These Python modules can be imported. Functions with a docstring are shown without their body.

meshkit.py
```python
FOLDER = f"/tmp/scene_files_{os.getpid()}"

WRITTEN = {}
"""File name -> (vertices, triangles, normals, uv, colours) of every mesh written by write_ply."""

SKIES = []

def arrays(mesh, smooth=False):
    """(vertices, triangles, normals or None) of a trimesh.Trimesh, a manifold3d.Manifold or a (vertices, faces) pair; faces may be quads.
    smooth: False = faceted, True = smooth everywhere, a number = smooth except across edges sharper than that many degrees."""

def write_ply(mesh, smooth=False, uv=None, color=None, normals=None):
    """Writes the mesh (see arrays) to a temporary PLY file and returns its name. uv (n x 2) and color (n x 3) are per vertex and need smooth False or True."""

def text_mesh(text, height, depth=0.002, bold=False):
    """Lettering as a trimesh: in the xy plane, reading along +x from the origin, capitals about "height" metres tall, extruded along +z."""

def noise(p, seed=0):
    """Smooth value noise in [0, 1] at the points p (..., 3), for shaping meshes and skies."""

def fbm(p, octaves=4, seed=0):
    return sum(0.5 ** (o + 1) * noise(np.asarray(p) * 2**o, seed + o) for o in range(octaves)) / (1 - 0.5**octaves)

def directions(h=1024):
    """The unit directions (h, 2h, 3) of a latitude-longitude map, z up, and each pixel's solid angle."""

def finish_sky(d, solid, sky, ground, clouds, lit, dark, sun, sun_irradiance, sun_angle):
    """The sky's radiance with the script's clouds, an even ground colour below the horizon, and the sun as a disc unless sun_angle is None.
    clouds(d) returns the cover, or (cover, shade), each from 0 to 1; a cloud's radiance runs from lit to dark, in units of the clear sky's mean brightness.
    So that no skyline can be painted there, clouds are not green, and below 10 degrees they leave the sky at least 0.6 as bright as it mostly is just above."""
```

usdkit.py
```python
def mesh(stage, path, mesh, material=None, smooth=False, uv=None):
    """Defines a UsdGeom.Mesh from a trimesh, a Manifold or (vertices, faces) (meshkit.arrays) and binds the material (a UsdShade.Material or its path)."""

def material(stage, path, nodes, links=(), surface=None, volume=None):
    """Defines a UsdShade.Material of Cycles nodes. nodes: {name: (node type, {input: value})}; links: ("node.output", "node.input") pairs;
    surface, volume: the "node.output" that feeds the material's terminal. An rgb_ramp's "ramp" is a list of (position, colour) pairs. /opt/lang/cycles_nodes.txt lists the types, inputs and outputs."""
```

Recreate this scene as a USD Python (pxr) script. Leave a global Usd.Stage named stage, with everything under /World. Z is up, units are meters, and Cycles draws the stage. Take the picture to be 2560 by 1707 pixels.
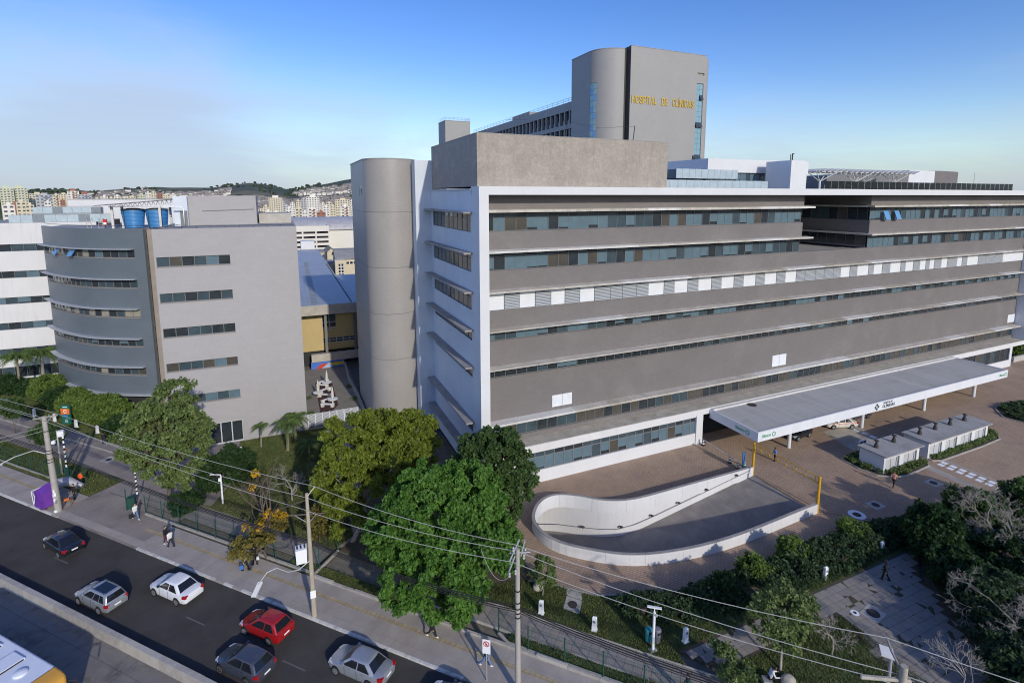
import math, random
import numpy as np
import trimesh
import manifold3d as m3
import usdkit, meshkit
from shapely.geometry import Polygon, LineString, Point
from shapely.ops import unary_union
from pxr import Usd, UsdGeom, UsdLux, UsdShade, Gf, Sdf

stage = Usd.Stage.CreateInMemory()
UsdGeom.SetStageUpAxis(stage, 'Z')
UsdGeom.SetStageMetersPerUnit(stage, 1.0)
WORLD = UsdGeom.Xform.Define(stage, '/World')
LOOKS = UsdGeom.Scope.Define(stage, '/World/Looks')

# ------------------------------------------------------------------ camera
CAM_H = 31.0
PITCH, AZ = math.radians(7.88), math.radians(24.214)
rt = np.array([math.cos(AZ), -math.sin(AZ), 0.0])
fw = np.array([math.sin(AZ) * math.cos(PITCH), math.cos(AZ) * math.cos(PITCH), -math.sin(PITCH)])
up = np.cross(rt, fw)
cam = UsdGeom.Camera.Define(stage, '/World/camera')
cam.AddTransformOp().Set(Gf.Matrix4d(*rt, 0, *up, 0, *(-fw), 0, 0.0, 0.0, CAM_H, 1))
cam.CreateHorizontalApertureAttr(36.0)
cam.CreateVerticalApertureAttr(24.0)
cam.CreateFocalLengthAttr(18.492)
cam.CreateHorizontalApertureOffsetAttr(-0.239)
cam.CreateVerticalApertureOffsetAttr(-2.552)
cam.CreateClippingRangeAttr(Gf.Vec2f(0.1, 60000.0))
cam.CreateExposureAttr(0.55)

# ------------------------------------------------------------------ sun and sky
SUN_AZ, SUN_EL = math.radians(174.0), math.radians(23.5)      # azimuth = atan2(x, y) of the direction towards the sun
sun_dir = np.array([math.sin(SUN_AZ) * math.cos(SUN_EL), math.cos(SUN_AZ) * math.cos(SUN_EL), math.sin(SUN_EL)])
sun = UsdLux.DistantLight.Define(stage, '/World/sun')
sun.CreateIntensityAttr(0.5)
sun.CreateNormalizeAttr(True)
sun.CreateAngleAttr(0.9)
sun.CreateColorAttr(Gf.Vec3f(1.0, 0.93, 0.82))
zx = np.cross([0, 0, 1], sun_dir); zx /= np.linalg.norm(zx); zy = np.cross(sun_dir, zx)
sun.AddTransformOp().Set(Gf.Matrix4d(*zx, 0, *zy, 0, *sun_dir, 0, 0, 0, 200, 1))
dome = UsdLux.DomeLight.Define(stage, '/World/sky')
sky_mat = usdkit.material(stage, '/World/Looks/sky_dome', {
    'tc': ('texture_coordinate', {}),
    'sky': ('sky_texture', {'sky_type': 'single_scattering', 'sun_disc': False, 'sun_elevation': SUN_EL, 'sun_rotation': SUN_AZ,
                            'air_density': 1.0, 'aerosol_density': 0.6, 'ozone_density': 2.0, 'altitude': 60.0}),
    'sat': ('hsv', {'hue': 0.52, 'saturation': 1.35, 'value': 0.86, 'fac': 1.0}),
    'sx': ('separate_xyz', {}),
    # a bank of pale haze cloud along the horizon, its upper edge uneven, with thin streaks above it
    'm1': ('mapping', {'mapping_type': 'point', 'scale': (1.0, 1.0, 0.25), 'location': (0.35, 0.2, 0.0)}),
    'n1': ('noise_texture', {'scale': 1.15, 'detail': 2.0, 'roughness': 0.4}),
    'm2': ('mapping', {'mapping_type': 'point', 'scale': (1.0, 1.0, 5.0)}),
    'n2': ('noise_texture', {'scale': 2.2, 'detail': 7.0, 'roughness': 0.6, 'distortion': 0.5}),
    'h1': ('math', {'math_type': 'multiply_add', 'value2': 0.75, 'value3': -0.27}),
    'h2': ('math', {'math_type': 'multiply_add', 'value2': 0.22}),
    'df': ('math', {'math_type': 'subtract'}),
    'fc': ('map_range', {'range_type': 'smoothstep', 'from_min': -0.03, 'from_max': 0.2, 'to_min': 0.0, 'to_max': 0.86, 'clamp': True}),
    'cc': ('map_range', {'range_type': 'linear', 'from_min': 0.0, 'from_max': 0.22, 'to_min': 0.0, 'to_max': 1.0, 'clamp': True}),
    'col': ('mix', {'mix_type': 'mix', 'color1': (2.1, 2.55, 3.4), 'color2': (2.6, 3.1, 4.0)}),
    'mx': ('mix', {'mix_type': 'mix'}),
    'bg': ('background_shader', {'strength': 0.14}),
}, [('tc.generated', 'm1.vector'), ('m1.vector', 'n1.vector'), ('tc.generated', 'm2.vector'), ('m2.vector', 'n2.vector'), ('tc.generated', 'sx.vector'),
    ('n1.fac', 'h1.value1'), ('n2.fac', 'h2.value1'), ('h1.value', 'h2.value3'), ('h2.value', 'df.value1'), ('sx.z', 'df.value2'), ('df.value', 'fc.value'), ('fc.result', 'mx.fac'),
    ('sx.z', 'cc.value'), ('cc.result', 'col.fac'), ('col.color', 'mx.color2'), ('sky.color', 'sat.color'), ('sat.color', 'mx.color1'), ('mx.color', 'bg.color')], surface='bg.background')
UsdShade.MaterialBindingAPI.Apply(dome.GetPrim()).Bind(sky_mat)
dome.GetPrim().SetCustomDataByKey('kind', 'structure')

# ------------------------------------------------------------------ helpers
COUNT = {}
LOC = {'': np.zeros(3)}


def numbered(parent, name):
    k = COUNT.get((parent, name), 0)
    COUNT[(parent, name)] = k + 1
    return f'{parent}/{name}' + (f'_{k:03d}' if k else '')


def tag(path, label=None, cat=None, group=None, kind=None):
    p = stage.GetPrimAtPath(path)
    for k, v in (('label', label), ('category', cat), ('group', group), ('kind', kind)):
        if v:
            p.SetCustomDataByKey(k, v)
    return path


def thing(name, label=None, cat=None, loc=(0, 0, 0), rotz=0.0, group=None, kind=None):
    path = numbered('/World', name)
    x = UsdGeom.Xform.Define(stage, path)
    x.AddTranslateOp().Set(Gf.Vec3d(*map(float, loc)))
    x.AddRotateZOp().Set(math.degrees(rotz))
    LOC[path] = np.array(loc, float)
    return tag(path, label, cat, group, kind)


def arr(mesh):
    if isinstance(mesh, MB):
        return mesh.arrays()
    return mesh


def part(parent, name, mesh, mat, smooth=False, label=None, kind=None, local=False):
    """A mesh below a thing (or below one of its parts); coordinates are the world's unless local."""
    path = numbered(parent, name)
    v, f, n = meshkit.arrays(arr(mesh), False)
    if not local:
        root = '/'.join(parent.split('/')[:3])
        v = v - LOC.get(root, 0)
    usdkit.mesh(stage, path, (v, f), MATS[mat], smooth)
    return tag(path, label, None, None, kind)


def single(name, mesh, mat, label=None, cat=None, group=None, kind=None, smooth=False):
    path = numbered('/World', name)
    v, f, n = meshkit.arrays(arr(mesh), False)
    usdkit.mesh(stage, path, (v, f), MATS[mat], smooth)
    return tag(path, label, cat, group, kind)


def copy_of(src, loc, rotz=0.0, label=None, group=None, scale=None):
    base = src.rsplit('/', 1)[1]
    base = base[:-4] if base[-4] == '_' and base[-3:].isdigit() else base
    path = numbered('/World', base)
    x = UsdGeom.Xform.Define(stage, path)
    p = x.GetPrim()
    p.GetReferences().AddInternalReference(src)
    p.SetInstanceable(True)
    xf = UsdGeom.Xformable(p)
    xf.ClearXformOpOrder()
    t = xf.AddTranslateOp(); t.Set(Gf.Vec3d(*map(float, loc)))
    r = xf.AddRotateZOp(); r.Set(math.degrees(rotz))
    if scale is not None:
        xf.AddScaleOp().Set(Gf.Vec3f(*scale))
    was = stage.GetPrimAtPath(src).GetCustomData()
    return tag(path, label or was.get('label'), was.get('category'), group or was.get('group'))


class MB:
    """Collects boxes, prisms, tubes and quads into one mesh."""

    def __init__(self):
        self.v, self.f, self.n = [], [], 0

    def add(self, v, f):
        v, f = np.asarray(v, float), np.asarray(f, int)
        if f.shape[1] == 4:
            f = np.vstack([f[:, [0, 1, 2]], f[:, [0, 2, 3]]])
        self.v.append(v); self.f.append(f + self.n); self.n += len(v)
        return self

    def hexa(self, p):
        """p: 8 corners, bottom ring then top ring (anticlockwise from above)."""
        return self.add(p, [[0, 3, 2, 1], [4, 5, 6, 7], [0, 1, 5, 4], [1, 2, 6, 5], [2, 3, 7, 6], [3, 0, 4, 7]])

    def box(self, x0, x1, y0, y1, z0, z1):
        return self.hexa([(x0, y0, z0), (x1, y0, z0), (x1, y1, z0), (x0, y1, z0), (x0, y0, z1), (x1, y0, z1), (x1, y1, z1), (x0, y1, z1)])

    def obox(self, c, ang, lx, ly, z0, z1):
        """Box centred at c=(x,y), turned by ang, with lengths lx, ly."""
        a, b = np.array([math.cos(ang), math.sin(ang)]) * lx / 2, np.array([-math.sin(ang), math.cos(ang)]) * ly / 2
        c = np.array(c[:2], float)
        r = [c - a - b, c + a - b, c + a + b, c - a + b]
        return self.hexa([(*q, z0) for q in r] + [(*q, z1) for q in r])

    def quad(self, a, b, c, d):
        return self.add([a, b, c, d], [[0, 1, 2, 3]])

    def prism(self, poly, z0, z1):
        for p in getattr(poly, 'geoms', [poly]):
            m = trimesh.creation.extrude_polygon(p, z1 - z0, engine='earcut')
            self.add(m.vertices + [0, 0, z0], m.faces)
        return self

    def sheet(self, poly, z):
        for p in getattr(poly, 'geoms', [poly]):
            if p.area < 1e-6:
                continue
            v, f = trimesh.creation.triangulate_polygon(p, engine='earcut')
            a, b, c = v[f[:, 0]], v[f[:, 1]], v[f[:, 2]]
            e, g = b - a, c - a
            flip = e[:, 0] * g[:, 1] - e[:, 1] * g[:, 0] < 0
            f = np.array(f); f[flip] = f[flip][:, ::-1]
            self.add(np.column_stack([v, np.full(len(v), z)]), f)
        return self

    def tube(self, pts, rad, n=6, cap=True):
        pts = np.asarray(pts, float)
        rad = np.broadcast_to(np.asarray(rad, float), len(pts))
        d = np.gradient(pts, axis=0)
        d /= np.maximum(np.linalg.norm(d, axis=1, keepdims=True), 1e-9)
        ref = np.array([0, 0, 1.0]) if abs(d[0][2]) < 0.9 else np.array([1.0, 0, 0])
        th = np.arange(n) * 2 * np.pi / n
        rings = []
        for p, t, r in zip(pts, d, rad):
            a = np.cross(ref, t); a /= max(np.linalg.norm(a), 1e-9)
            b = np.cross(t, a)
            rings.append(p + r * (np.cos(th)[:, None] * a + np.sin(th)[:, None] * b))
        v = np.vstack(rings)
        f = []
        for i in range(len(pts) - 1):
            for j in range(n):
                k = (j + 1) % n
                f.append([i * n + j, i * n + k, (i + 1) * n + k, (i + 1) * n + j])
        self.add(v, f)
        if cap:
            for i, s in ((0, 1), (len(pts) - 1, -1)):
                ring = rings[i]
                self.add(np.vstack([ring, ring.mean(0)]), [[j, n, (j + 1) % n][::s] for j in range(n)])
        return self

    def lathe(self, prof, c=(0, 0, 0), n=16):
        """prof: (radius, z) pairs from bottom to top."""
        th = np.arange(n) * 2 * np.pi / n
        v = np.vstack([np.column_stack([r * np.cos(th), r * np.sin(th), np.full(n, z)]) for r, z in prof]) + np.array(c, float)
        f = [[i * n + j, i * n + (j + 1) % n, (i + 1) * n + (j + 1) % n, (i + 1) * n + j] for i in range(len(prof) - 1) for j in range(n)]
        return self.add(v, f)

    def mesh(self, m):
        return self.add(np.array(m.vertices), np.array(m.faces))

    def moved(self, loc=(0, 0, 0), rz=0.0, s=1.0):
        v, f, _ = meshkit.arrays(self.arrays(), False)
        c, q = math.cos(rz), math.sin(rz)
        v = v * s
        v = np.column_stack([v[:, 0] * c - v[:, 1] * q, v[:, 0] * q + v[:, 1] * c, v[:, 2]]) + np.array(loc, float)
        return MB().add(v, f)

    def arrays(self):
        return np.vstack(self.v), np.vstack(self.f)


def cylinder_y(mb, x, y0, y1, z, r, n=18):
    th = np.arange(n) * 2 * np.pi / n
    ring = np.column_stack([x + r * np.cos(th), np.zeros(n), z + r * np.sin(th)])
    a, b = ring + [0, y0, 0], ring + [0, y1, 0]
    v = np.vstack([a, b, a.mean(0)[None], b.mean(0)[None]])
    f = [[j, (j + 1) % n, n + (j + 1) % n] for j in range(n)] + [[j, n + (j + 1) % n, n + j] for j in range(n)]
    f += [[2 * n, (j + 1) % n, j] for j in range(n)] + [[2 * n + 1, n + j, n + (j + 1) % n] for j in range(n)]
    mb.add(v, f)
    return mb


# ------------------------------------------------------------------ materials
MATS = {}


def M(name, col, rough=0.7, var=0.12, scale=0.6, fine=0.0, fscale=30.0, bump=0.0, bscale=20.0, streak=0.0, metal=0.0, spec=0.4, dirt=None, stretch=(1, 1, 1), extra=None, coat=0.0):
    """Principled surface: two octaves of colour variation, optional vertical streaks of dirt and a little relief."""
    col = np.array(col, float)
    n = {'g': ('geometry', {}), 'mp': ('mapping', {'mapping_type': 'point', 'scale': stretch}),
         'n1': ('noise_texture', {'scale': scale, 'detail': 5.0, 'roughness': 0.6}),
         'r1': ('rgb_ramp', {'ramp': [(0.25, tuple(col * (1 - var))), (0.75, tuple(np.minimum(col * (1 + var), 0.95)))]}),
         'p': ('principled_bsdf', {'roughness': rough, 'metallic': metal, 'specular_ior_level': spec, 'coat_weight': coat})}
    l = [('g.position', 'mp.vector'), ('mp.vector', 'n1.vector'), ('n1.fac', 'r1.fac')]
    out = 'r1.color'
    if fine:
        n['n2'] = ('noise_texture', {'scale': fscale, 'detail': 3.0})
        n['r2'] = ('rgb_ramp', {'ramp': [(0.3, (1 - fine,) * 3), (0.7, (1 + fine,) * 3)]})
        n['m2'] = ('mix_color', {'blend_type': 'multiply', 'fac': 1.0, 'use_clamp': False})
        l += [('g.position', 'n2.vector'), ('n2.fac', 'r2.fac'), (out, 'm2.a'), ('r2.color', 'm2.b')]
        out = 'm2.result'
    if streak:
        n['ms'] = ('mapping', {'mapping_type': 'point', 'scale': (1.6, 1.6, 0.12)})
        n['n3'] = ('noise_texture', {'scale': 1.5, 'detail': 6.0, 'roughness': 0.7})
        n['r3'] = ('rgb_ramp', {'ramp': [(0.52, (0, 0, 0)), (0.75, (streak,) * 3)]})
        n['m3'] = ('mix_color', {'blend_type': 'mix', 'b': dirt if dirt is not None else tuple(col * 0.45)})
        l += [('g.position', 'ms.vector'), ('ms.vector', 'n3.vector'), ('n3.fac', 'r3.fac'), ('r3.color', 'm3.fac'), (out, 'm3.a')]
        out = 'm3.result'
    if extra:
        out = extra(n, l, out)
    l.append((out, 'p.base_color'))
    if bump:
        n['nb'] = ('noise_texture', {'scale': bscale, 'detail': 4.0})
        n['b'] = ('bump', {'strength': bump, 'distance': 0.03})
        l += [('g.position', 'nb.vector'), ('nb.fac', 'b.height'), ('b.normal', 'p.normal')]
    MATS[name] = usdkit.material(stage, f'/World/Looks/{name}', n, l, surface='p.BSDF')


def bricks(c2, mortar, bw, rh, ms=0.03, rot=0.0, plane='xy', fac=1.0, offset=0.5):
    """Adds a course pattern (pavers, tiles) over the colour."""
    def f(n, l, out):
        rotv = {'xy': (0, 0, rot), 'xz': (math.pi / 2, 0, rot)}[plane]
        n['bm'] = ('mapping', {'mapping_type': 'point', 'rotation': rotv})
        n['bt'] = ('brick_texture', {'scale': 1.0, 'brick_width': bw, 'row_height': rh, 'mortar_size': ms, 'color1': (1, 1, 1), 'color2': c2, 'mortar': mortar, 'offset': offset, 'mortar_smooth': 0.3})
        n['bx'] = ('mix_color', {'blend_type': 'multiply', 'fac': fac, 'use_clamp': False})
        l.extend([('g.position', 'bm.vector'), ('bm.vector', 'bt.vector'), (out, 'bx.a'), ('bt.color', 'bx.b')])
        return 'bx.result'
    return f


def blotches(col, scale, lo, hi, amount=1.0, seed=(0, 0, 0)):
    """Irregular patches of another colour (stains, worn areas)."""
    def f(n, l, out):
        i = sum(1 for q in n if q.startswith('zm'))
        a, b, c, d = f'zm{i}', f'zn{i}', f'zr{i}', f'zx{i}'
        n[a] = ('mapping', {'mapping_type': 'point', 'location': seed})
        n[b] = ('noise_texture', {'scale': scale, 'detail': 7.0, 'roughness': 0.65, 'distortion': 0.3})
        n[c] = ('rgb_ramp', {'ramp': [(lo, (0, 0, 0)), (hi, (amount,) * 3)]})
        n[d] = ('mix_color', {'blend_type': 'mix', 'b': col})
        l.extend([('g.position', a + '.vector'), (a + '.vector', b + '.vector'), (b + '.fac', c + '.fac'), (c + '.color', d + '.fac'), (out, d + '.a')])
        return d + '.result'
    return f


def both(*fs):
    def f(n, l, out):
        for k in fs:
            out = k(n, l, out)
        return out
    return f


def LEAF(name, dark, light, scale=1.4, trans=0.45, extra=None):
    n = {'g': ('geometry', {}), 'n1': ('noise_texture', {'scale': scale, 'detail': 4.0, 'roughness': 0.7}),
         'w': ('noise_texture', {'scale': 9.0, 'detail': 1.0}),
         'a': ('math', {'math_type': 'multiply_add', 'value2': 0.55}), 'b': ('math', {'math_type': 'multiply', 'value2': 0.45}),
         'r': ('rgb_ramp', {'ramp': [(0.33, dark), (0.66, light)] + ([(0.8, extra)] if extra else [])}),
         'd': ('principled_bsdf', {'roughness': 0.55, 'specular_ior_level': 0.35}), 't': ('translucent_bsdf', {}), 'x': ('mix_closure', {'fac': trans})}
    l = [('g.position', 'n1.vector'), ('g.position', 'w.vector'), ('w.fac', 'b.value1'), ('n1.fac', 'a.value1'), ('b.value', 'a.value3'), ('a.value', 'r.fac'),
         ('r.color', 'd.base_color'), ('r.color', 't.color'), ('d.BSDF', 'x.closure1'), ('t.BSDF', 'x.closure2')]
    MATS[name] = usdkit.material(stage, f'/World/Looks/{name}', n, l, surface='x.closure')


RS = -math.radians(47.0)                                   # direction of the street
US, NS = np.array([math.cos(RS), math.sin(RS)]), np.array([-math.sin(RS), math.cos(RS)])


def st(s, t):
    """Point s metres along the street, t metres across it."""
    return s * US + t * NS


M('asphalt', (0.066, 0.062, 0.06), 0.95, 0.25, 0.35, 0.25, 60, 0.4, 40, spec=0.12, extra=both(blotches((0.082, 0.078, 0.075), 0.22, 0.5, 0.75, 0.7), blotches((0.045, 0.044, 0.044), 0.9, 0.62, 0.75, 0.6, (5, 3, 0))))
M('bus_concrete', (0.21, 0.195, 0.18), 0.9, 0.2, 0.5, 0.2, 40, 0.4, 30, extra=both(blotches((0.06, 0.062, 0.062), 0.5, 0.5, 0.7, 0.8), bricks((0.93, 0.93, 0.93), (0.75, 0.75, 0.75), 4.0, 2.6, 0.05, -RS, offset=0.0)))
M('sidewalk_concrete', (0.36, 0.325, 0.295), 0.9, 0.16, 0.6, 0.15, 30, 0.3, 30, extra=both(blotches((0.27, 0.24, 0.215), 0.35, 0.5, 0.72, 0.75), bricks((0.97, 0.97, 0.97), (0.86, 0.85, 0.84), 1.9, 1.7, 0.02, -RS, offset=0.0)))
M('kerb_white', (0.62, 0.61, 0.58), 0.8, 0.2, 2.0, 0.15, 30, extra=blotches((0.25, 0.24, 0.22), 1.3, 0.52, 0.7, 0.8))
M('kerb_concrete', (0.36, 0.34, 0.31), 0.9, 0.2, 2.0, 0.15, 30)
M('tactile_yellow', (0.40, 0.33, 0.22), 0.85, 0.25, 1.2, 0.1, 25, extra=bricks((0.9, 0.9, 0.9), (0.7, 0.66, 0.6), 0.4, 0.4, 0.03, -RS, offset=0.0))
M('driveway_pavers', (0.29, 0.255, 0.235), 0.9, 0.18, 0.4, 0.15, 25, 0.3, 25, extra=both(blotches((0.15, 0.137, 0.13), 0.3, 0.5, 0.7, 0.7), bricks((0.9, 0.9, 0.88), (0.68, 0.66, 0.64), 0.24, 0.12, 0.012, -RS)))
M('plaza_pavers', (0.40, 0.29, 0.205), 0.9, 0.16, 0.35, 0.16, 14, 0.3, 25, extra=both(blotches((0.42, 0.33, 0.235), 0.12, 0.45, 0.7, 0.7), blotches((0.26, 0.21, 0.18), 0.28, 0.54, 0.72, 0.6, (9, 2, 0)), bricks((0.86, 0.84, 0.83), (0.6, 0.58, 0.57), 0.42, 0.21, 0.03, 0.0)))
M('ramp_concrete', (0.27, 0.245, 0.215), 0.92, 0.2, 0.6, 0.12, 25, 0.4, 20, extra=both(blotches((0.19, 0.175, 0.165), 0.35, 0.45, 0.66, 0.8), bricks((0.93, 0.93, 0.93), (0.8, 0.8, 0.8), 0.3, 8.0, 0.03, 0.0, offset=0.0)))
M('plain_ground', (0.16, 0.15, 0.12), 0.95, 0.3, 0.02, 0.2, 2)
M('soil', (0.085, 0.068, 0.045), 0.95, 0.3, 0.8, 0.3, 12, 0.6, 12, extra=blotches((0.06, 0.085, 0.03), 0.5, 0.45, 0.65, 0.8))
M('grass_ground', (0.075, 0.105, 0.032), 0.95, 0.25, 0.35, 0.3, 8, extra=blotches((0.17, 0.155, 0.07), 0.3, 0.52, 0.72, 0.65))
M('stone_slab', (0.27, 0.25, 0.225), 0.9, 0.15, 1.5, 0.15, 30, 0.3, 30)
M('stone_slab_dark', (0.245, 0.225, 0.205), 0.9, 0.15, 1.5, 0.15, 30, 0.3, 30)
M('stone_slab_tan', (0.285, 0.255, 0.215), 0.9, 0.15, 1.5, 0.15, 30, 0.3, 30)
M('pale_concrete', (0.42, 0.40, 0.36), 0.9, 0.15, 1.0, 0.1, 25)
M('iron', (0.055, 0.05, 0.048), 0.7, 0.2, 3.0, metal=0.3)
M('white_paint', (0.62, 0.63, 0.64), 0.75, 0.04, 0.4, 0.03, 10, streak=0.12, dirt=(0.42, 0.42, 0.42))
M('white_wall', (0.62, 0.62, 0.62), 0.8, 0.05, 0.3, 0.03, 8, streak=0.35, dirt=(0.40, 0.40, 0.39))
M('side_white', (0.58, 0.63, 0.68), 0.8, 0.06, 0.4, 0.03, 10, streak=0.25, dirt=(0.4, 0.42, 0.45))
M('brown_tile', (0.175, 0.16, 0.155), 0.65, 0.07, 0.3, 0.05, 8, extra=both(blotches((0.225, 0.212, 0.205), 0.15, 0.55, 0.75, 0.6), bricks((0.93, 0.93, 0.93), (0.84, 0.84, 0.84), 0.48, 0.24, 0.02, 0.0, 'xz')))
M('ledge_concrete', (0.47, 0.44, 0.39), 0.9, 0.2, 0.7, 0.15, 12, extra=blotches((0.27, 0.25, 0.21), 0.8, 0.52, 0.72, 0.7))
M('ledge_pale', (0.58, 0.57, 0.54), 0.9, 0.15, 0.7, 0.12, 12, extra=blotches((0.36, 0.34, 0.3), 0.8, 0.56, 0.75, 0.6))
M('ledge_tan', (0.42, 0.385, 0.32), 0.9, 0.2, 0.7, 0.15, 12, extra=blotches((0.25, 0.225, 0.18), 0.8, 0.5, 0.7, 0.7))
M('ledge_grey', (0.3, 0.29, 0.28), 0.9, 0.2, 0.7, 0.15, 12, streak=0.3)
M('raw_concrete', (0.33, 0.295, 0.255), 0.95, 0.14, 0.5, 0.12, 6, 0.3, 8, streak=0.55, dirt=(0.24, 0.215, 0.19), extra=both(blotches((0.42, 0.385, 0.34), 1.1, 0.55, 0.68, 0.7), blotches((0.6, 0.58, 0.54), 2.3, 0.66, 0.74, 0.7, (3, 1, 7))))
M('tower_grey', (0.31, 0.305, 0.295), 0.6, 0.04, 0.2, 0.03, 5, extra=bricks((0.97, 0.97, 0.97), (0.93, 0.93, 0.93), 1.2, 0.6, 0.02, 0.0, 'xz'))
M('cylinder_tile', (0.33, 0.312, 0.29), 0.45, 0.05, 0.3, 0.04, 6, extra=bricks((0.97, 0.97, 0.97), (0.9, 0.9, 0.9), 0.4, 0.2, 0.015, 0.0, 'xz'))
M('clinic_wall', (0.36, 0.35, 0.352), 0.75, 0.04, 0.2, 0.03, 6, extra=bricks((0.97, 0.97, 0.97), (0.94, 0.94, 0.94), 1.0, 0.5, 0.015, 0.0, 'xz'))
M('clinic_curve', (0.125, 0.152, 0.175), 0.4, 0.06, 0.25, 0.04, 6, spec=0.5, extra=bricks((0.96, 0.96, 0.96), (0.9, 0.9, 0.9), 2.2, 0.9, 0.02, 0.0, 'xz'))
M('metal_ledge', (0.5, 0.52, 0.54), 0.5, 0.08, 1.0, metal=0.3)
M('dark_joint', (0.07, 0.065, 0.06), 0.8, 0.1, 1)
M('joint_tan', (0.28, 0.25, 0.22), 0.8, 0.1, 1)
M('frame_grey', (0.17, 0.175, 0.18), 0.5, 0.08, 2)
M('frame_pale', (0.5, 0.51, 0.52), 0.5, 0.08, 2)
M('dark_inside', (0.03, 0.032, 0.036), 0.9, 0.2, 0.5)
M('roof_grey', (0.3, 0.3, 0.3), 0.9, 0.2, 0.3, 0.1, 6, streak=0.0, extra=blotches((0.19, 0.19, 0.19), 0.4, 0.5, 0.7, 0.6))
M('canopy_top', (0.40, 0.40, 0.39), 0.85, 0.1, 0.4, 0.05, 6, stretch=(1.5, 0.15, 1), extra=both(blotches((0.27, 0.265, 0.25), 0.35, 0.52, 0.75, 0.6), bricks((0.96, 0.96, 0.96), (0.86, 0.86, 0.86), 1.5, 9.0, 0.05, 0.0, offset=0.0)))
M('canopy_white', (0.68, 0.70, 0.73), 0.5, 0.04, 0.5, streak=0.1, extra=bricks((0.98, 0.98, 0.98), (0.9, 0.9, 0.9), 1.25, 9.0, 0.02, 0.0, 'xz', offset=0.0))
M('louvre_white', (0.66, 0.68, 0.70), 0.6, 0.05, 1.0)
M('louvre_mid', (0.42, 0.45, 0.48), 0.6, 0.05, 1.0)
M('louvre_grey', (0.13, 0.14, 0.15), 0.6, 0.05, 1.0)
M('zinc', (0.40, 0.48, 0.52), 0.45, 0.12, 1.2, 0.08, 10, metal=0.25)
M('zinc_dark', (0.2, 0.235, 0.26), 0.5, 0.12, 1.2, metal=0.2)
M('gold', (0.55, 0.38, 0.06), 0.4, 0.08, 2, metal=0.35)
M('green_logo', (0.05, 0.32, 0.15), 0.5, 0.02, 1)
M('text_dark', (0.03, 0.045, 0.06), 0.5, 0.02, 1)
M('steel', (0.45, 0.46, 0.47), 0.4, 0.08, 2, metal=0.5)
M('galv', (0.42, 0.43, 0.44), 0.5, 0.1, 2, metal=0.3)
M('pole_concrete', (0.36, 0.34, 0.31), 0.9, 0.12, 2, 0.12, 20, streak=0.3)
M('pole_tan', (0.38, 0.34, 0.27), 0.9, 0.12, 2, 0.12, 20, streak=0.3)
M('black', (0.02, 0.02, 0.022), 0.6, 0.1, 2)
M('black_rubber', (0.018, 0.018, 0.019), 0.8, 0.1, 4)
M('wire_pale', (0.42, 0.42, 0.4), 0.7, 0.05, 2)
M('fence_green', (0.012, 0.06, 0.045), 0.55, 0.1, 2)
M('sign_green', (0.01, 0.13, 0.09), 0.5, 0.05, 2)
M('sign_orange', (0.75, 0.17, 0.03), 0.5, 0.05, 2)
M('sign_white', (0.78, 0.8, 0.82), 0.5, 0.03, 2)
M('sign_blue', (0.05, 0.16, 0.42), 0.5, 0.05, 2)
M('red', (0.5, 0.02, 0.02), 0.5, 0.05, 2)
M('gate_yellow', (0.62, 0.34, 0.02), 0.5, 0.1, 2, streak=0.2)
M('tank_blue', (0.05, 0.22, 0.5), 0.45, 0.06, 1.0)
M('purple', (0.16, 0.045, 0.34), 0.6, 0.12, 2, 0.1, 10)
M('teal', (0.03, 0.22, 0.24), 0.5, 0.08, 2)
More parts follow.
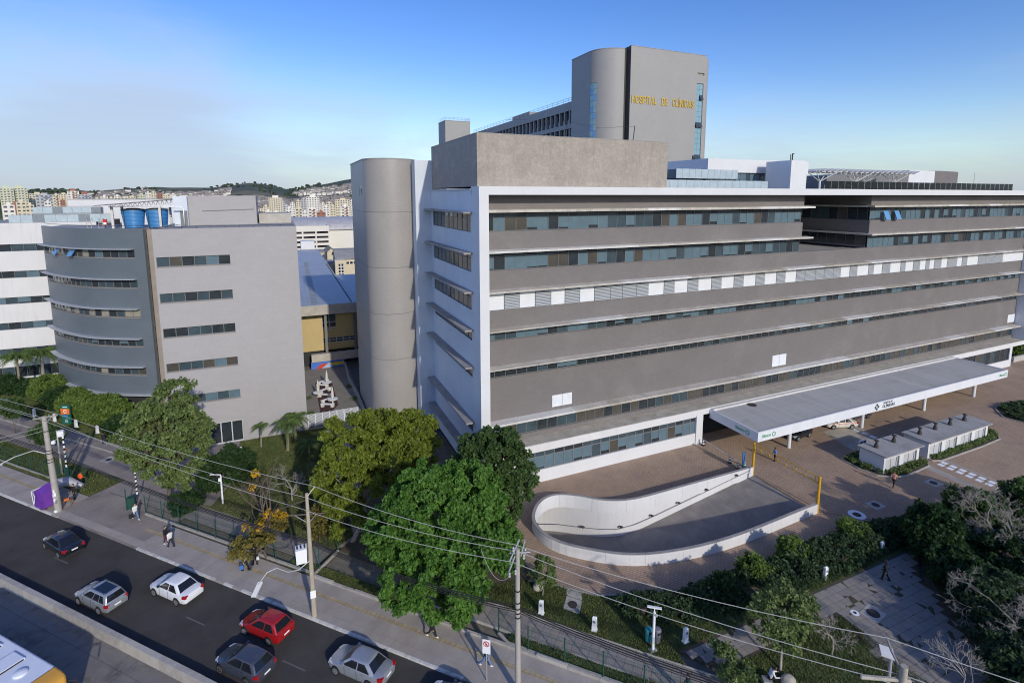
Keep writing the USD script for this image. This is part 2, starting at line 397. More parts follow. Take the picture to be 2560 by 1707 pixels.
M('bin_grey', (0.16, 0.16, 0.19), 0.5, 0.08, 2)
M('yellow_wall', (0.5, 0.39, 0.19), 0.85, 0.06, 0.4, 0.04, 10, streak=0.15)
M('mural_blue', (0.07, 0.16, 0.55), 0.8, 0.05, 2)
M('mural_red', (0.5, 0.06, 0.03), 0.8, 0.05, 2)
M('mural_yellow', (0.6, 0.5, 0.05), 0.8, 0.05, 2)
M('mural_pale', (0.35, 0.42, 0.62), 0.8, 0.05, 2)
M('alley_floor', (0.25, 0.23, 0.2), 0.9, 0.15, 0.5, 0.1, 10, extra=bricks((0.94, 0.94, 0.94), (0.82, 0.82, 0.82), 1.0, 1.0, 0.02))
M('mat_red', (0.075, 0.035, 0.035), 0.9, 0.15, 1)
M('blue_roof', (0.36, 0.39, 0.43), 0.5, 0.08, 0.3, extra=bricks((0.96, 0.96, 0.96), (0.88, 0.88, 0.88), 0.9, 60.0, 0.06, 0.0, offset=0.0))
M('shed_roof', (0.4, 0.4, 0.42), 0.6, 0.12, 0.5, 0.1, 5, streak=0.0, stretch=(2.5, 0.3, 0.3), extra=blotches((0.24, 0.235, 0.24), 0.25, 0.5, 0.7, 0.6))
M('glass_blind', (0.105, 0.165, 0.2), 0.12, 0.12, 0.8, spec=0.6)
M('glass_mid', (0.05, 0.075, 0.09), 0.1, 0.25, 0.6, spec=0.6)
M('glass_dark', (0.028, 0.036, 0.042), 0.08, 0.3, 0.6, spec=0.6)
M('glass_brown', (0.075, 0.07, 0.06), 0.1, 0.25, 0.5, spec=0.6)
M('glass_curtain', (0.3, 0.275, 0.22), 0.3, 0.2, 1.0, spec=0.5)
M('glass_open', (0.12, 0.3, 0.55), 0.1, 0.08, 1.0, spec=0.8)
M('glass_cyan', (0.2, 0.36, 0.43), 0.08, 0.12, 0.3, spec=0.8)
M('car_glass', (0.012, 0.014, 0.018), 0.06, 0.1, 1, spec=0.6)
for nm, c, mt in (('car_black', (0.012, 0.014, 0.02), 0.2), ('car_white', (0.74, 0.76, 0.79), 0.0), ('car_red', (0.33, 0.012, 0.014), 0.1), ('car_silver', (0.40, 0.42, 0.46), 0.5),
                  ('car_graphite', (0.075, 0.085, 0.11), 0.45), ('car_blue_grey', (0.22, 0.28, 0.38), 0.45), ('car_cream', (0.66, 0.62, 0.55), 0.0)):
    M(nm, c, 0.3, 0.02, 1, metal=mt, spec=0.5, coat=0.8)
M('car_trim', (0.03, 0.03, 0.033), 0.6, 0.1, 3)
M('tyre', (0.02, 0.02, 0.02), 0.85, 0.1, 4)
M('rim', (0.4, 0.41, 0.42), 0.35, 0.08, 4, metal=0.7)
M('tail_light', (0.35, 0.01, 0.015), 0.2, 0.05, 4, spec=0.7)
M('head_light', (0.62, 0.64, 0.66), 0.15, 0.05, 4, spec=0.8)
M('bus_white', (0.66, 0.70, 0.78), 0.4, 0.04, 1)
M('bus_orange', (0.62, 0.32, 0.05), 0.45, 0.08, 1)
M('bark', (0.12, 0.095, 0.075), 0.95, 0.25, 3, 0.2, 20, 0.6, 15)
M('bark_pale', (0.3, 0.27, 0.24), 0.95, 0.2, 3, 0.2, 20)
M('twig_pale', (0.34, 0.31, 0.27), 0.95, 0.2, 2)
M('palm_trunk', (0.24, 0.2, 0.15), 0.95, 0.2, 3, 0.2, 12)
for nm, c in (('skin_tan', (0.40, 0.24, 0.16)), ('skin_brown', (0.2, 0.11, 0.07))):
    M(nm, c, 0.6, 0.05, 5)
for nm, c in (('cloth_black', (0.015, 0.015, 0.017)), ('cloth_white', (0.68, 0.68, 0.68)), ('cloth_blue', (0.1, 0.26, 0.62)), ('cloth_jeans', (0.12, 0.2, 0.36)), ('cloth_pink', (0.58, 0.3, 0.22)),
              ('cloth_orange', (0.75, 0.11, 0.02)), ('cloth_navy', (0.02, 0.03, 0.055)), ('cloth_plum', (0.09, 0.03, 0.05)), ('cloth_beige', (0.5, 0.43, 0.32)), ('hair_dark', (0.015, 0.011, 0.01)), ('shoe_white', (0.7, 0.7, 0.7)), ('cloth_brown', (0.14, 0.09, 0.06))):
    M(nm, c, 0.85, 0.1, 6)
M('wood', (0.16, 0.09, 0.05), 0.8, 0.2, 4)
LEAF('leaf_bright', (0.0270, 0.0826, 0.0120), (0.1938, 0.3873, 0.0684), 1.2)
LEAF('leaf_dark', (0.0180, 0.0450, 0.0120), (0.1367, 0.2279, 0.0684), 1.4)
LEAF('leaf_olive', (0.0600, 0.0930, 0.0120), (0.3076, 0.3760, 0.0501), 1.0)
LEAF('leaf_mixed', (0.0360, 0.0696, 0.0168), (0.2363, 0.3121, 0.1013), 1.6, 0.3, (0.14, 0.135, 0.04))
LEAF('leaf_shrub', (0.0120, 0.0374, 0.0120), (0.0639, 0.1276, 0.0365), 1.2)
LEAF('leaf_hedge', (0.0180, 0.0390, 0.0180), (0.1024, 0.1710, 0.0684), 0.9)
LEAF('leaf_light', (0.0450, 0.0900, 0.0150), (0.2506, 0.3645, 0.0799), 1.4)
LEAF('leaf_yellow', (0.4375, 0.2500, 0.0125), (0.8100, 0.5130, 0.0405), 2.0)
LEAF('leaf_autumn', (0.0750, 0.0875, 0.0187), (0.2700, 0.2160, 0.0540), 1.6, 0.3, (0.3, 0.2, 0.03))
LEAF('leaf_palm', (0.0450, 0.0900, 0.0180), (0.1823, 0.2734, 0.0729), 2.0)
LEAF('blade', (0.0500, 0.0750, 0.0187), (0.1620, 0.1890, 0.0607), 0.5, 0.2, (0.2, 0.18, 0.08))
LEAF('leaf_far', (0.0250, 0.0438, 0.0250), (0.0810, 0.1080, 0.0540), 0.05, 0.2)
M('far_white', (0.66, 0.64, 0.58), 0.85, 0.06, 0.1)
M('far_cream', (0.58, 0.52, 0.38), 0.85, 0.06, 0.1)
M('far_green', (0.5, 0.52, 0.37), 0.85, 0.06, 0.1)
M('far_grey', (0.4, 0.41, 0.42), 0.85, 0.06, 0.1)
M('far_brick', (0.3, 0.13, 0.09), 0.85, 0.08, 0.1)
M('far_blue', (0.2, 0.25, 0.34), 0.85, 0.08, 0.1)
M('far_window', (0.07, 0.08, 0.095), 0.3, 0.1, 0.5)
M('roof_tile', (0.2, 0.13, 0.095), 0.9, 0.2, 0.05)
M('roof_light', (0.45, 0.43, 0.4), 0.9, 0.2, 0.05)
M('roof_tile_pale', (0.27, 0.24, 0.21), 0.9, 0.2, 0.05)
M('house_wall', (0.6, 0.55, 0.47), 0.9, 0.08, 0.1)
M('hill_ground', (0.15, 0.14, 0.085), 0.95, 0.2, 0.004, 0.2, 0.03, extra=blotches((0.05, 0.07, 0.045), 0.005, 0.44, 0.54, 0.95))
# ================================================================== GROUND
rng = np.random.default_rng(11)


def poly(*p):
    return Polygon([tuple(map(float, q)) for q in p])


def strip(s0, s1, t0, t1):
    return Polygon([tuple(st(s0, t0)), tuple(st(s1, t0)), tuple(st(s1, t1)), tuple(st(s0, t1))])


def smooth_curve(p, n=4):
    p = np.array(p, float)
    from scipy.interpolate import CubicSpline
    d = np.r_[0, np.cumsum(np.linalg.norm(np.diff(p, axis=0), axis=1))]
    u = np.concatenate([np.linspace(d[i], d[i + 1], n, endpoint=False) for i in range(len(d) - 1)] + [[d[-1]]])
    return np.column_stack([CubicSpline(d, p[:, 0])(u), CubicSpline(d, p[:, 1])(u)])


RAMP = smooth_curve([(46.7, 31.9), (41.8, 31.72), (36, 31.52), (31.9, 31.72), (28.2, 32.35), (25, 33.5), (22.4, 35.4), (20.3, 37.8), (19.85, 39.4), (20.0, 41.1), (20.7, 42.3), (21.7, 43.3),
                     (22.9, 43.85), (24.0, 43.8), (24.9, 43.4), (25.9, 42.7), (27.3, 41.4), (28.9, 40.45), (30.6, 40.0), (33.5, 39.85), (40, 39.78), (46.7, 39.72)], 4)
RAMP_POLY = Polygon(RAMP)
BUILT = unary_union([RAMP_POLY.buffer(0.05)])
far = Polygon([(-9000, -2000), (9000, -2000), (9000, 9000), (-9000, 9000)])
single('ground', MB().sheet(far.difference(BUILT), -0.17), 'plain_ground', kind='structure')
single('street', MB().sheet(strip(-130, 70, 19.4, 26.4), -0.12), 'asphalt', kind='structure')
single('bus_lane', MB().sheet(strip(-130, 70, 4, 19.3), -0.125), 'bus_concrete', kind='structure')
# lane dashes, worn
M('worn_paint', (0.12, 0.12, 0.12), 0.85, 0.2, 3)
d = MB()
for s0 in (-53.5, -46.4, -36.6, -27.0, -18.5):
    d.sheet(strip(s0, s0 + 2.0, 22.93, 23.03), -0.116)
single('lane_marking', d, 'worn_paint', kind='structure')
# low wall between the street and the bus lane, made of cast blocks
w = thing('median_wall', 'long low weathered concrete wall between the dark street and the bus lane', 'wall', (*st(-40, 19.5), -0.13))
for k in range(36):
    s0 = -110 + 4.0 * k
    b = MB()
    c = [st(s0 + .015, 19.25), st(s0 + 3.985, 19.25), st(s0 + 3.985, 19.7), st(s0 + .015, 19.7)]
    hgt = 0.62 + 0.012 * rng.standard_normal()
    b.hexa([(*q, -0.13) for q in c] + [(*(q + (NS * 0.05 if i < 2 else -NS * 0.05)), hgt) for i, q in enumerate(c)])
    part(w, 'block', b, 'kerb_concrete' if k % 3 else 'pale_concrete')
# pavement along the street
side = strip(-130, 70, 26.55, 29.72)
single('sidewalk', MB().sheet(side, 0.0), 'sidewalk_concrete', kind='structure')
tp = thing('tactile_paving', kind='structure')
part(tp, 'tile', MB().sheet(unary_union([strip(-130, -61, 28.3, 28.66), strip(-50, 70, 28.3, 28.66)]), 0.006), 'tactile_yellow', kind='stuff')
k0 = thing('kerb', kind='structure')
for k in range(118):
    s0 = -96 + k
    if -60.4 < s0 + .5 < -48:
        continue
    c = [st(s0 + .012, 26.36), st(s0 + .988, 26.36), st(s0 + .988, 26.55), st(s0 + .012, 26.55)]
    hh = 0.012 + 0.006 * rng.standard_normal()
    part(k0, 'kerb_stone', MB().hexa([(*q, -0.13) for q in c] + [(*q, hh) for q in c]), 'kerb_white' if rng.random() < .85 else 'kerb_concrete')
drop = MB()
for a, b in ((-60.4, -48.0),):
    p = [st(a, 26.4), st(b, 26.4), st(b, 27.3), st(a, 27.3)]
    drop.quad((*p[0], -0.118), (*p[1], -0.118), (*p[2], 0.005), (*p[3], 0.005))
single('dropped_kerb', drop, 'driveway_pavers', kind='structure')
# courtyard, driveway and inner road of grey pavers
inner = unary_union([strip(-61, -48.3, 27.3, 37), strip(-130, -44, 33.2, 36.5), poly((-24, 77), (-12, 59.2), (-3, 49), (4.6, 45), (15.4, 47), (15.4, 73), (1.7, 73), (-16.5, 73))])
single('driveway', MB().sheet(inner.difference(strip(-130, 70, 20, 27.29)), 0.004), 'driveway_pavers', kind='structure')
walk = strip(-130, -47.5, 36.62, 38.0).difference(poly((-14, 60), (20, 60), (20, 74), (-14.5, 74)))
single('inner_sidewalk', MB().sheet(walk, 0.12), 'driveway_pavers', kind='structure')
k1 = thing('inner_kerb', kind='structure')
for k in range(56):
    s0 = -121 + 1.2 * k
    c = [st(s0 + .012, 36.5), st(s0 + 1.188, 36.5), st(s0 + 1.188, 36.62), st(s0 + .012, 36.62)]
    part(k1, 'kerb_stone', MB().hexa([(*q, -0.1) for q in c] + [(*q, .125) for q in c]), 'kerb_concrete')
# planted areas
left_lawn = unary_union([strip(-140, -57.5, 38.0, 70).difference(poly((-34, 104), (-29.7, 96.4), (-25.4, 90.3), (-20.4, 87.2), (-13.7, 86), (-13.7, 40), (40, 40), (40, 140), (-34, 140))),
                         strip(-130, -61.2, 29.8, 33.1)])
garden = poly((-6.4, 72.4), (4.35, 72.4), (4.4, 47), (2.2, 45.3), (-10.3, 58.6), (-8.0, 57.8), (-7.4, 59.4), (-6.5, 62)).difference(strip(-60, -20, 29.5, 33.1))
bed = unary_union([poly((-8.2, 57.6), (-7.2, 59.4), (-6.3, 62), (2.5, 54), (4.5, 49.5), (2.6, 45.6)).difference(strip(-60, -20, 29.5, 33.1)),
                   poly((3.0, 45.4), (14.5, 31.2), (17.6, 34.5), (17.2, 38), (18, 46.5), (6.5, 60), (6.0, 48)).difference(strip(-40, 40, 29, 29.75))])
right_lawn = poly(st(-19.5, 32.9), (16.9, 35.2), (18.4, 33.95), (20.74, 31.6), (25.8, 29.5), (31.5, 28.85), (36.5, 28.6), (41.7, 28.3), (47.6, 28.4), (53, 26.7), (53, 24.9), (23.2, 24.9), st(-1.8, 32.9))
front_strip = strip(-34, 60, 29.8, 30.95).difference(poly((3, 45), (12.2, 30), (13.4, 31), (4, 47)))
lower_lawn = poly((24.8, 22.45), (36.5, 22.45), (36.0, 10), (30, 5), (28, 14), st(4.8, 32.9))
park = poly((47, 22), (53, 24.9), (53, 26.7), (57.5, 24.8), (75, 20), (110, 12), (110, -20), (36, -20), (36.2, 10), (44.6, 19.8))
for nm, pg, z, mt in (('left_lawn', left_lawn, 0.02, 'grass_ground'), ('garden_lawn', garden, 0.02, 'grass_ground'), ('soil_bed', bed, 0.026, 'soil'), ('right_lawn', right_lawn, 0.03, 'grass_ground'),
                      ('verge', front_strip, 0.02, 'grass_ground'), ('lower_lawn', lower_lawn, 0.02, 'grass_ground'), ('park_soil', park, 0.03, 'soil')):
    single(nm, MB().sheet(pg, z), mt, kind='structure')
# brown paved forecourt
plaza = poly((15.4, 47), (17.2, 38), (16.6, 35.2), (18.4, 33.9), (20.74, 31.58), (25.8, 29.45), (31.5, 28.8), (36.5, 28.55), (41.7, 28.25), (47.6, 28.35), (53, 26.65), (57.5, 24.8), (75, 20), (110, 12), (200, 0), (200, 49.9), (15.4, 49.9)).difference(BUILT)
single('forecourt', MB().sheet(plaza, 0.008), 'plaza_pavers', kind='structure')
single('forecourt_kerb', MB().prism(LineString([(16.7, 35.1), (18.4, 33.9), (20.74, 31.58), (25.8, 29.45), (31.5, 28.8)]).buffer(.07), -.05, .09), 'kerb_concrete', kind='structure')
# slab paths: every slab its own piece
TONES = ['stone_slab', 'stone_slab', 'stone_slab', 'stone_slab_dark', 'stone_slab_tan']


def slabs(host, origin, a, b, nu, nv, inside, lim=300):
    made, rest = 0, MB()
    for i in range(nu):
        for j in range(nv):
            q = origin + a * (i + .5) + b * (j + .5)
            if not inside(q):
                continue
            e = 0.012
            A, Bv = a * (0.5 - e / np.linalg.norm(a)), b * (0.5 - e / np.linalg.norm(b))
            r = [q - A - Bv, q + A - Bv, q + A + Bv, q - A + Bv]
            z = 0.034 + 0.006 * rng.random()
            m = MB().hexa([(*x, -.03) for x in r] + [(*x, z + .003 * rng.standard_normal()) for x in r])
            if made < lim:
                part(host, 'slab', m, TONES[rng.integers(5)])
                made += 1
            else:
                rest.add(*m.arrays())
    if rest.n:
        part(host, 'slab', rest, 'stone_slab', kind='stuff')


pth = thing('slab_path', kind='structure')
part(pth, 'bedding', MB().sheet(unary_union([strip(-60, -31.5, 31.0, 32.9), strip(-19.5, 30, 31.0, 32.85)]), 0.024), 'soil')
slabs(pth, st(-19.4, 31.02), US * 0.6, NS * 0.6, 60, 3, lambda q: True, 180)
part(pth, 'slab', MB().sheet(strip(-60, -31.6, 31.05, 32.85), 0.032), 'stone_slab_dark', kind='stuff')
pk = thing('path_kerb', kind='structure')
for k in range(28):
    for t in (30.88, 32.86):
        s0 = -20 + k
        c = [st(s0 + .01, t), st(s0 + .99, t), st(s0 + .99, t + .1), st(s0 + .01, t + .1)]
        part(pk, 'kerb_stone', MB().hexa([(*q, -.1) for q in c] + [(*q, .07) for q in c]), 'pale_concrete')
p2 = thing('garden_path', kind='structure')
ppoly = unary_union([poly((23.2, 24.9), (50.2, 24.9), (46.4, 22.4), (24.8, 22.45)), poly((36.4, 22.5), (46.4, 22.5), (44.4, 19.6), (36, 8), (31, 9))])
part(p2, 'bedding', MB().sheet(ppoly, 0.033), 'soil')
slabs(p2, np.array([23.0, 8.0]), np.array([.64, 0]), np.array([0, .64]), 43, 27, lambda q: ppoly.buffer(-.3).contains(Point(q)), 290)
# light crossing bands and painted tiles on the forecourt
single('concrete_band', MB().sheet(unary_union([poly((66.0, 32.75), (67.1, 32.75), (66.3, 20), (65.0, 20)), poly((69.9, 32.9), (70.3, 32.9), (70.1, 20), (69.7, 20))]), 0.013), 'sidewalk_concrete', kind='structure')
zt = thing('painted_tiles', kind='structure')
for k in range(12):
    y = 32.3 - 0.92 * k
    for x, dy in ((68.45, 0.0), (69.3, 0.12)):
        part(zt, 'tile', MB().box(x - .32, x + .32, y + dy - .3, y + dy + .3, 0.0, 0.018), 'sign_white')
for k in range(5):
    part(zt, 'tile', MB().box(68.2 + .02 * k, 68.9, 37.6 + 1.1 * k, 38.3 + 1.1 * k, 0.0, 0.018), 'sign_white')
single('drain_channel', MB().sheet(unary_union([poly((68.83, 40), (68.93, 40), (68.93, 20), (68.83, 20)), poly((47.0, 31.75), (47.06, 31.8), (53, 26.9), (52.94, 26.85)), poly((46.9, 39.5), (46.97, 39.5), (47.4, 31.9), (47.33, 31.9))]), 0.014), 'iron', kind='structure')
single('tan_patch', MB().sheet(poly((62.5, 38.7), (68.4, 38.6), (70.0, 43.5), (64.0, 43.9)), 0.012), 'ledge_tan', kind='structure')

# ------------------------------------------------------------------ sunken ramp with its curved white wall
ramp = thing('ramp_wall', 'curved white parapet wall that loops round the sunken car ramp', 'wall', (33, 36, 0))
line = LineString(RAMP)
out = LineString(RAMP).buffer(0.13, cap_style=2, join_style=1)
# parapet as segments between joints
segs = np.linspace(0, line.length, 19)
from shapely.ops import substring
for i in range(18):
    sg = substring(line, segs[i] + .008, segs[i + 1] - .008).buffer(0.13, cap_style=2, join_style=1)
    part(ramp, 'parapet', MB().prism(sg, -0.34, 1.0), 'white_wall', smooth=40)
    part(ramp, 'coping', MB().prism(substring(line, segs[i] + .004, segs[i + 1] - .004).buffer(0.145, cap_style=2, join_style=1), 1.0, 1.04), 'ledge_grey')
# retaining wall below: follows the curve on the right, set back under the slab on the left loop
north = smooth_curve([(46.7, 39.72), (40, 39.78), (33.5, 39.85), (30.6, 40.0), (28.9, 40.45), (27.4, 41.4), (26.0, 42.75), (24.4, 44.3), (22.2, 45.7), (19.4, 46.4), (15.5, 46.6)], 5)
south = smooth_curve([(15.5, 36.4), (19.0, 35.4), (22.4, 34.2), (25.4, 33.1), (28.4, 32.25), (31.9, 31.72), (36, 31.52), (41.8, 31.72), (46.7, 31.9)], 5)
wl = MB()
for ln_ in (north, south):
    for a, b in zip(ln_[:-1], ln_[1:]):
        wl.quad((*a, -5.2), (*b, -5.2), (*b, -0.1), (*a, -0.1))
wl.quad((15.5, 36.4, -5.2), (15.5, 46.6, -5.2), (15.5, 46.6, -.1), (15.5, 36.4, -.1))
part(ramp, 'retaining_wall', wl, 'white_wall', smooth=40)


def ramp_z(x):
    return np.interp(x, [15, 22, 26, 46.6], [-4.0, -3.75, -3.35, 0.0])


fl = MB()
xs = np.linspace(15.0, 46.65, 42)
for a, b in zip(xs[:-1], xs[1:]):
    fl.quad((a, 31.0, ramp_z(a)), (b, 31.0, ramp_z(b)), (b, 47.0, ramp_z(b)), (a, 47.0, ramp_z(a)))
single('ramp_floor', fl, 'ramp_concrete', kind='structure')
# dark service channel and lamps along the inner wall
inner_line = [(46.0, 39.55), (43, 39.57), (40, 39.6), (36, 39.65), (33.5, 39.68), (30.7, 39.82), (29.0, 40.25), (27.45, 41.15), (26.0, 42.55), (24.3, 44.1), (22.1, 45.5), (19.3, 46.2)]
ip = [(x, y, ramp_z(x) + (0.85 if x > 28 else 0.95)) for x, y in inner_line]
cond = single('conduit', MB().tube(ip, 0.03, 6), 'frame_grey', 'thin grey conduit running along the inner white wall of the ramp', 'pipe')
for k, (x, y) in enumerate([(43.9, 39.55), (39.7, 39.6), (36.0, 39.63), (32.6, 39.7), (29.2, 40.1), (26.1, 42.3), (22.3, 45.2)]):
    place = ['nearest the yellow gate', 'second from the yellow gate', 'third from the yellow gate', 'on the straight, before the wall bends', 'where the wall starts to bend', 'on the curve of the wall', 'deep in the loop of the wall'][k]
    l = thing('wall_lamp', f'small round dark lamp on the inner ramp wall, {place}', 'lamp', (x, y, ramp_z(x) + 1.15), group='lamps on the ramp wall')
    m = MB().tube([(0, 0, -.25), (0, -.12, .05)], .03)
    part(l, 'bracket', m, 'frame_grey', local=True)
    part(l, 'shade', MB().lathe([(.02, .16), (.17, .05), (.18, .0), (.1, -.02)], (0, -.15, 0), 12), 'iron', local=True, smooth=50)
# ================================================================== BUILDINGS
rng = np.random.default_rng(5)


class Facade:
    """A wall line in plan (polyline); u runs along it, d outwards (to the right of the direction of travel)."""

    def __init__(self, pts):
        self.p = np.array(pts, float)
        self.L = np.r_[0, np.cumsum(np.linalg.norm(np.diff(self.p, axis=0), axis=1))]
        t = np.gradient(self.p, axis=0) if len(pts) > 2 else np.repeat(self.p[1:] - self.p[:1], 2, 0)
        t = t / np.linalg.norm(t, axis=1, keepdims=True)
        self.nrm = np.column_stack([t[:, 1], -t[:, 0]])
        self.length = self.L[-1]
        self.curved = len(pts) > 2

    def at(self, u, d=0.0):
        x = [np.interp(u, self.L, self.p[:, k]) + d * np.interp(u, self.L, self.nrm[:, k]) for k in (0, 1)]
        if u > self.length or u < 0:
            i = -1 if u > self.length else 0
            e = self.p[-1] - self.p[-2] if i else self.p[1] - self.p[0]
            e = e / np.linalg.norm(e)
            x = self.p[i] + e * (u - (self.length if i else 0)) + d * self.nrm[i]
        return np.array(x)

    def solid(self, mb, u0, u1, z0, z1, d0, d1, step=1.0):
        n = max(1, int(math.ceil((u1 - u0) / step))) if self.curved else 1
        us = np.linspace(u0, u1, n + 1)
        v, f = [], []
        for u in us:
            a, b = self.at(u, d1), self.at(u, d0)
            v += [(*a, z0), (*b, z0), (*b, z1), (*a, z1)]
        for i in range(n):
            for j in range(4):
                k = (j + 1) % 4
                f.append([4 * i + j, 4 * i + k, 4 * i + 4 + k, 4 * i + 4 + j][::-1])
        f.append([0, 1, 2, 3][::-1]); f.append([4 * n, 4 * n + 1, 4 * n + 2, 4 * n + 3])
        mb.add(v, f)
        return mb

    def wall(self, mb, u0, u1, z0, z1, openings, d0=-0.3, d1=0.0):
        us = sorted({u0, u1, *[o[0] for o in openings], *[o[1] for o in openings]})
        zs = sorted({z0, z1, *[o[2] for o in openings], *[o[3] for o in openings]})
        for za, zb in zip(zs[:-1], zs[1:]):
            run = None
            for ua, ub in zip(us[:-1], us[1:]):
                hole = any(o[0] - 1e-6 <= ua and ub <= o[1] + 1e-6 and o[2] - 1e-6 <= za and zb <= o[3] + 1e-6 for o in openings)
                if hole:
                    if run:
                        self.solid(mb, *run, za, zb, d0, d1); run = None
                else:
                    run = (run[0] if run else ua, ub)
            if run:
                self.solid(mb, *run, za, zb, d0, d1)
        return mb


def pane_pick(w):
    return ['glass_blind', 'glass_mid', 'glass_dark', 'glass_brown', 'glass_curtain', 'glass_open'][rng.choice(6, p=w)]


def window_row(host, fc, u0, u1, z0, z1, n, w, d=-0.16, transom=0.0, frame='frame_grey', lim=None, name='window_band', bar=0.05, far_from=1e9):
    """A band of windows: a frame with mullions and, below it, each pane a piece of its own."""
    fm = MB()
    edges = np.linspace(u0, u1, n + 1)
    fc.solid(fm, u0, u1, z0, z0 + bar, d - .04, d + .05)
    fc.solid(fm, u0, u1, z1 - bar, z1, d - .04, d + .05)
    for e in edges:
        fc.solid(fm, e - bar / 2, e + bar / 2, z0 + bar, z1 - bar, d - .04, d + .045)
    zt = z1 - transom if transom else z1
    if transom:
        fc.solid(fm, u0 + bar / 2, u1 - bar / 2, zt - bar / 2, zt + bar / 2, d - .03, d + .04)
    band = part(host, name, fm, frame)
    rest = {}
    for i in range(n):
        a, b = edges[i] + bar / 2, edges[i + 1] - bar / 2
        rows = [(z0 + bar, (zt - bar / 2 if transom else z1 - bar), True)] + ([(zt + bar / 2, z1 - bar, False)] if transom else [])
        for za, zb, low in rows:
            mt = pane_pick(w) if low else ('glass_mid' if rng.random() < .55 else 'glass_dark')
            tilt = 0.012 * rng.standard_normal()
            m = MB()
            if mt == 'glass_open':
                q0, q1 = fc.at(a, d + .5), fc.at(b, d + .5)
                t0, t1 = fc.at(a, d), fc.at(b, d)
                m.quad((*q0, za + .1), (*q1, za + .1), (*t1, zb), (*t0, zb))
                mt = 'glass_open'
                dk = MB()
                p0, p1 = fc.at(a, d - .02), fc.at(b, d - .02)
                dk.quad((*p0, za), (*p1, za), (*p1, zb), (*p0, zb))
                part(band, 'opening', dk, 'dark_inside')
            else:
                p0, p1 = fc.at(a, d + tilt), fc.at(b, d - tilt)
                m.quad((*p0, za), (*p1, za), (*p1, zb), (*p0, zb))
                if mt == 'glass_blind' and rng.random() < .35 and low:      # blind not drawn to the sill
                    h = za + (zb - za) * rng.uniform(.08, .3)
                    m = MB().quad((*p0, h), (*p1, h), (*p1, zb), (*p0, zb))
                    g = MB().quad((*p0, za), (*p1, za), (*p1, h), (*p0, h))
                    (rest.setdefault('glass_dark', MB()).add(*g.arrays()))
            if fc.at(a)[0] > far_from or not low:
                rest.setdefault(mt, MB()).add(*m.arrays())
            else:
                part(band, 'pane', m, mt)
    for mt, m in rest.items():
        part(band, 'pane', m, mt, kind='stuff')
    return band


# ------------------------------------------------------------------ the large hospital block
H = thing('hospital_block', 'long grey tiled hospital block in a white frame, with bands of windows under concrete ledges', 'building', (17.4, 48, 0))
front = Facade([(18.4, 50.0), (124.8, 50.0)])
NX0, NX1 = 65.2 - 18.4, 79.55 - 18.4
core = MB().box(17.75, 65.0, 50.45, 65.7, 0, 31.05).box(65.0, 79.8, 50.45, 65.7, 0, 23.0).box(65.0, 79.8, 66.0, 90, 0, 31.05).box(79.8, 124.7, 50.45, 90, 0, 31.05).box(17.75, 65.0, 65.7, 90, 0, 31.05)
part(H, 'inner_wall', core, 'dark_inside')
bands = [(4.9, 5.0), (7.11, 11.84), (13.18, 15.9), (17.26, 19.22)]
bz = {'wall': [(0, 106.4, 7.11, 11.84), (0, 106.4, 13.18, 15.9), (0, 106.4, 17.26, 19.22), (0, 106.4, 21.37, 23.35), (0, 106.4, 4.3, 5.0)]}
for u0, u1, z0, z1 in bz['wall']:
    part(H, 'spandrel', front.solid(MB(), u0, u1, z0, z1, -.45, 0), 'brown_tile')
for u0, u1 in ((0, NX0), (NX1, 106.4)):
    for z0, z1 in ((25.51, 27.4), (29.66, 31.11)):
        part(H, 'spandrel', front.solid(MB(), u0, u1, z0, z1, -.45, 0), 'brown_tile')
# notch: side of the right volume, floor and back wall
side_r = Facade([(79.55, 66.0), (79.55, 50.45)])
for z0, z1 in ((23.35, 23.6), (25.51, 27.4), (29.66, 31.11)):
    part(H, 'spandrel', side_r.solid(MB(), 0, 15.55, z0, z1, -.4, 0), 'brown_tile')
back = Facade([(65.0, 65.9), (79.4, 65.9)])
for z0, z1 in ((23.0, 23.8), (25.51, 27.4), (29.66, 31.11)):
    part(H, 'spandrel', back.solid(MB(), 0, 14.2, z0, z1, -.3, 0), 'brown_tile')
part(H, 'terrace', MB().box(65.2, 79.5, 50.4, 65.7, 23.0, 23.12), 'roof_grey')
part(H, 'spandrel', MB().box(65.0, 65.2, 50.45, 65.7, 23.1, 31.1), 'brown_tile')
W_HI, W_LO = [.52, .2, .2, .08, 0, 0], [.5, .15, .25, .1, 0, 0]
PW = 1.266
window_row(H, front, 0.05, NX0 - .3, 27.42, 29.36, 37, [.62, .13, .17, .08, 0, 0], transom=.52)
window_row(H, front, 0.05, NX0 - .3, 23.37, 25.24, 37, [.5, .2, .22, .08, 0, 0], transom=.45)
window_row(H, front, NX1 + .1, 106.2, 27.42, 29.36, 36, [.6, .18, .18, .04, 0, 0], transom=.5, far_from=104)
window_row(H, front, NX1 + .1, 106.2, 23.37, 25.24, 36, [.42, .25, .25, .08, 0, 0], transom=.45, far_from=104)
for u in (NX1 + 2.6, NX1 + 5.2):                                   # two casements pushed open
    m = MB().quad((18.4 + u, 49.2, 27.5), (18.4 + u + 1.1, 49.2, 27.5), (18.4 + u + 1.1, 49.75, 28.8), (18.4 + u, 49.75, 28.8))
    part(H, 'open_casement', m, 'glass_open')
window_row(H, side_r, .1, 15.5, 27.42, 29.36, 10, [0, .2, .6, .2, 0, 0])
window_row(H, side_r, .1, 15.5, 23.62, 25.24, 10, [0, .2, .6, .2, 0, 0])
window_row(H, back, .1, 14.1, 27.42, 29.36, 9, [0, .2, .6, .2, 0, 0])
window_row(H, back, .1, 14.1, 23.82, 25.24, 9, [0, .2, .6, .2, 0, 0])
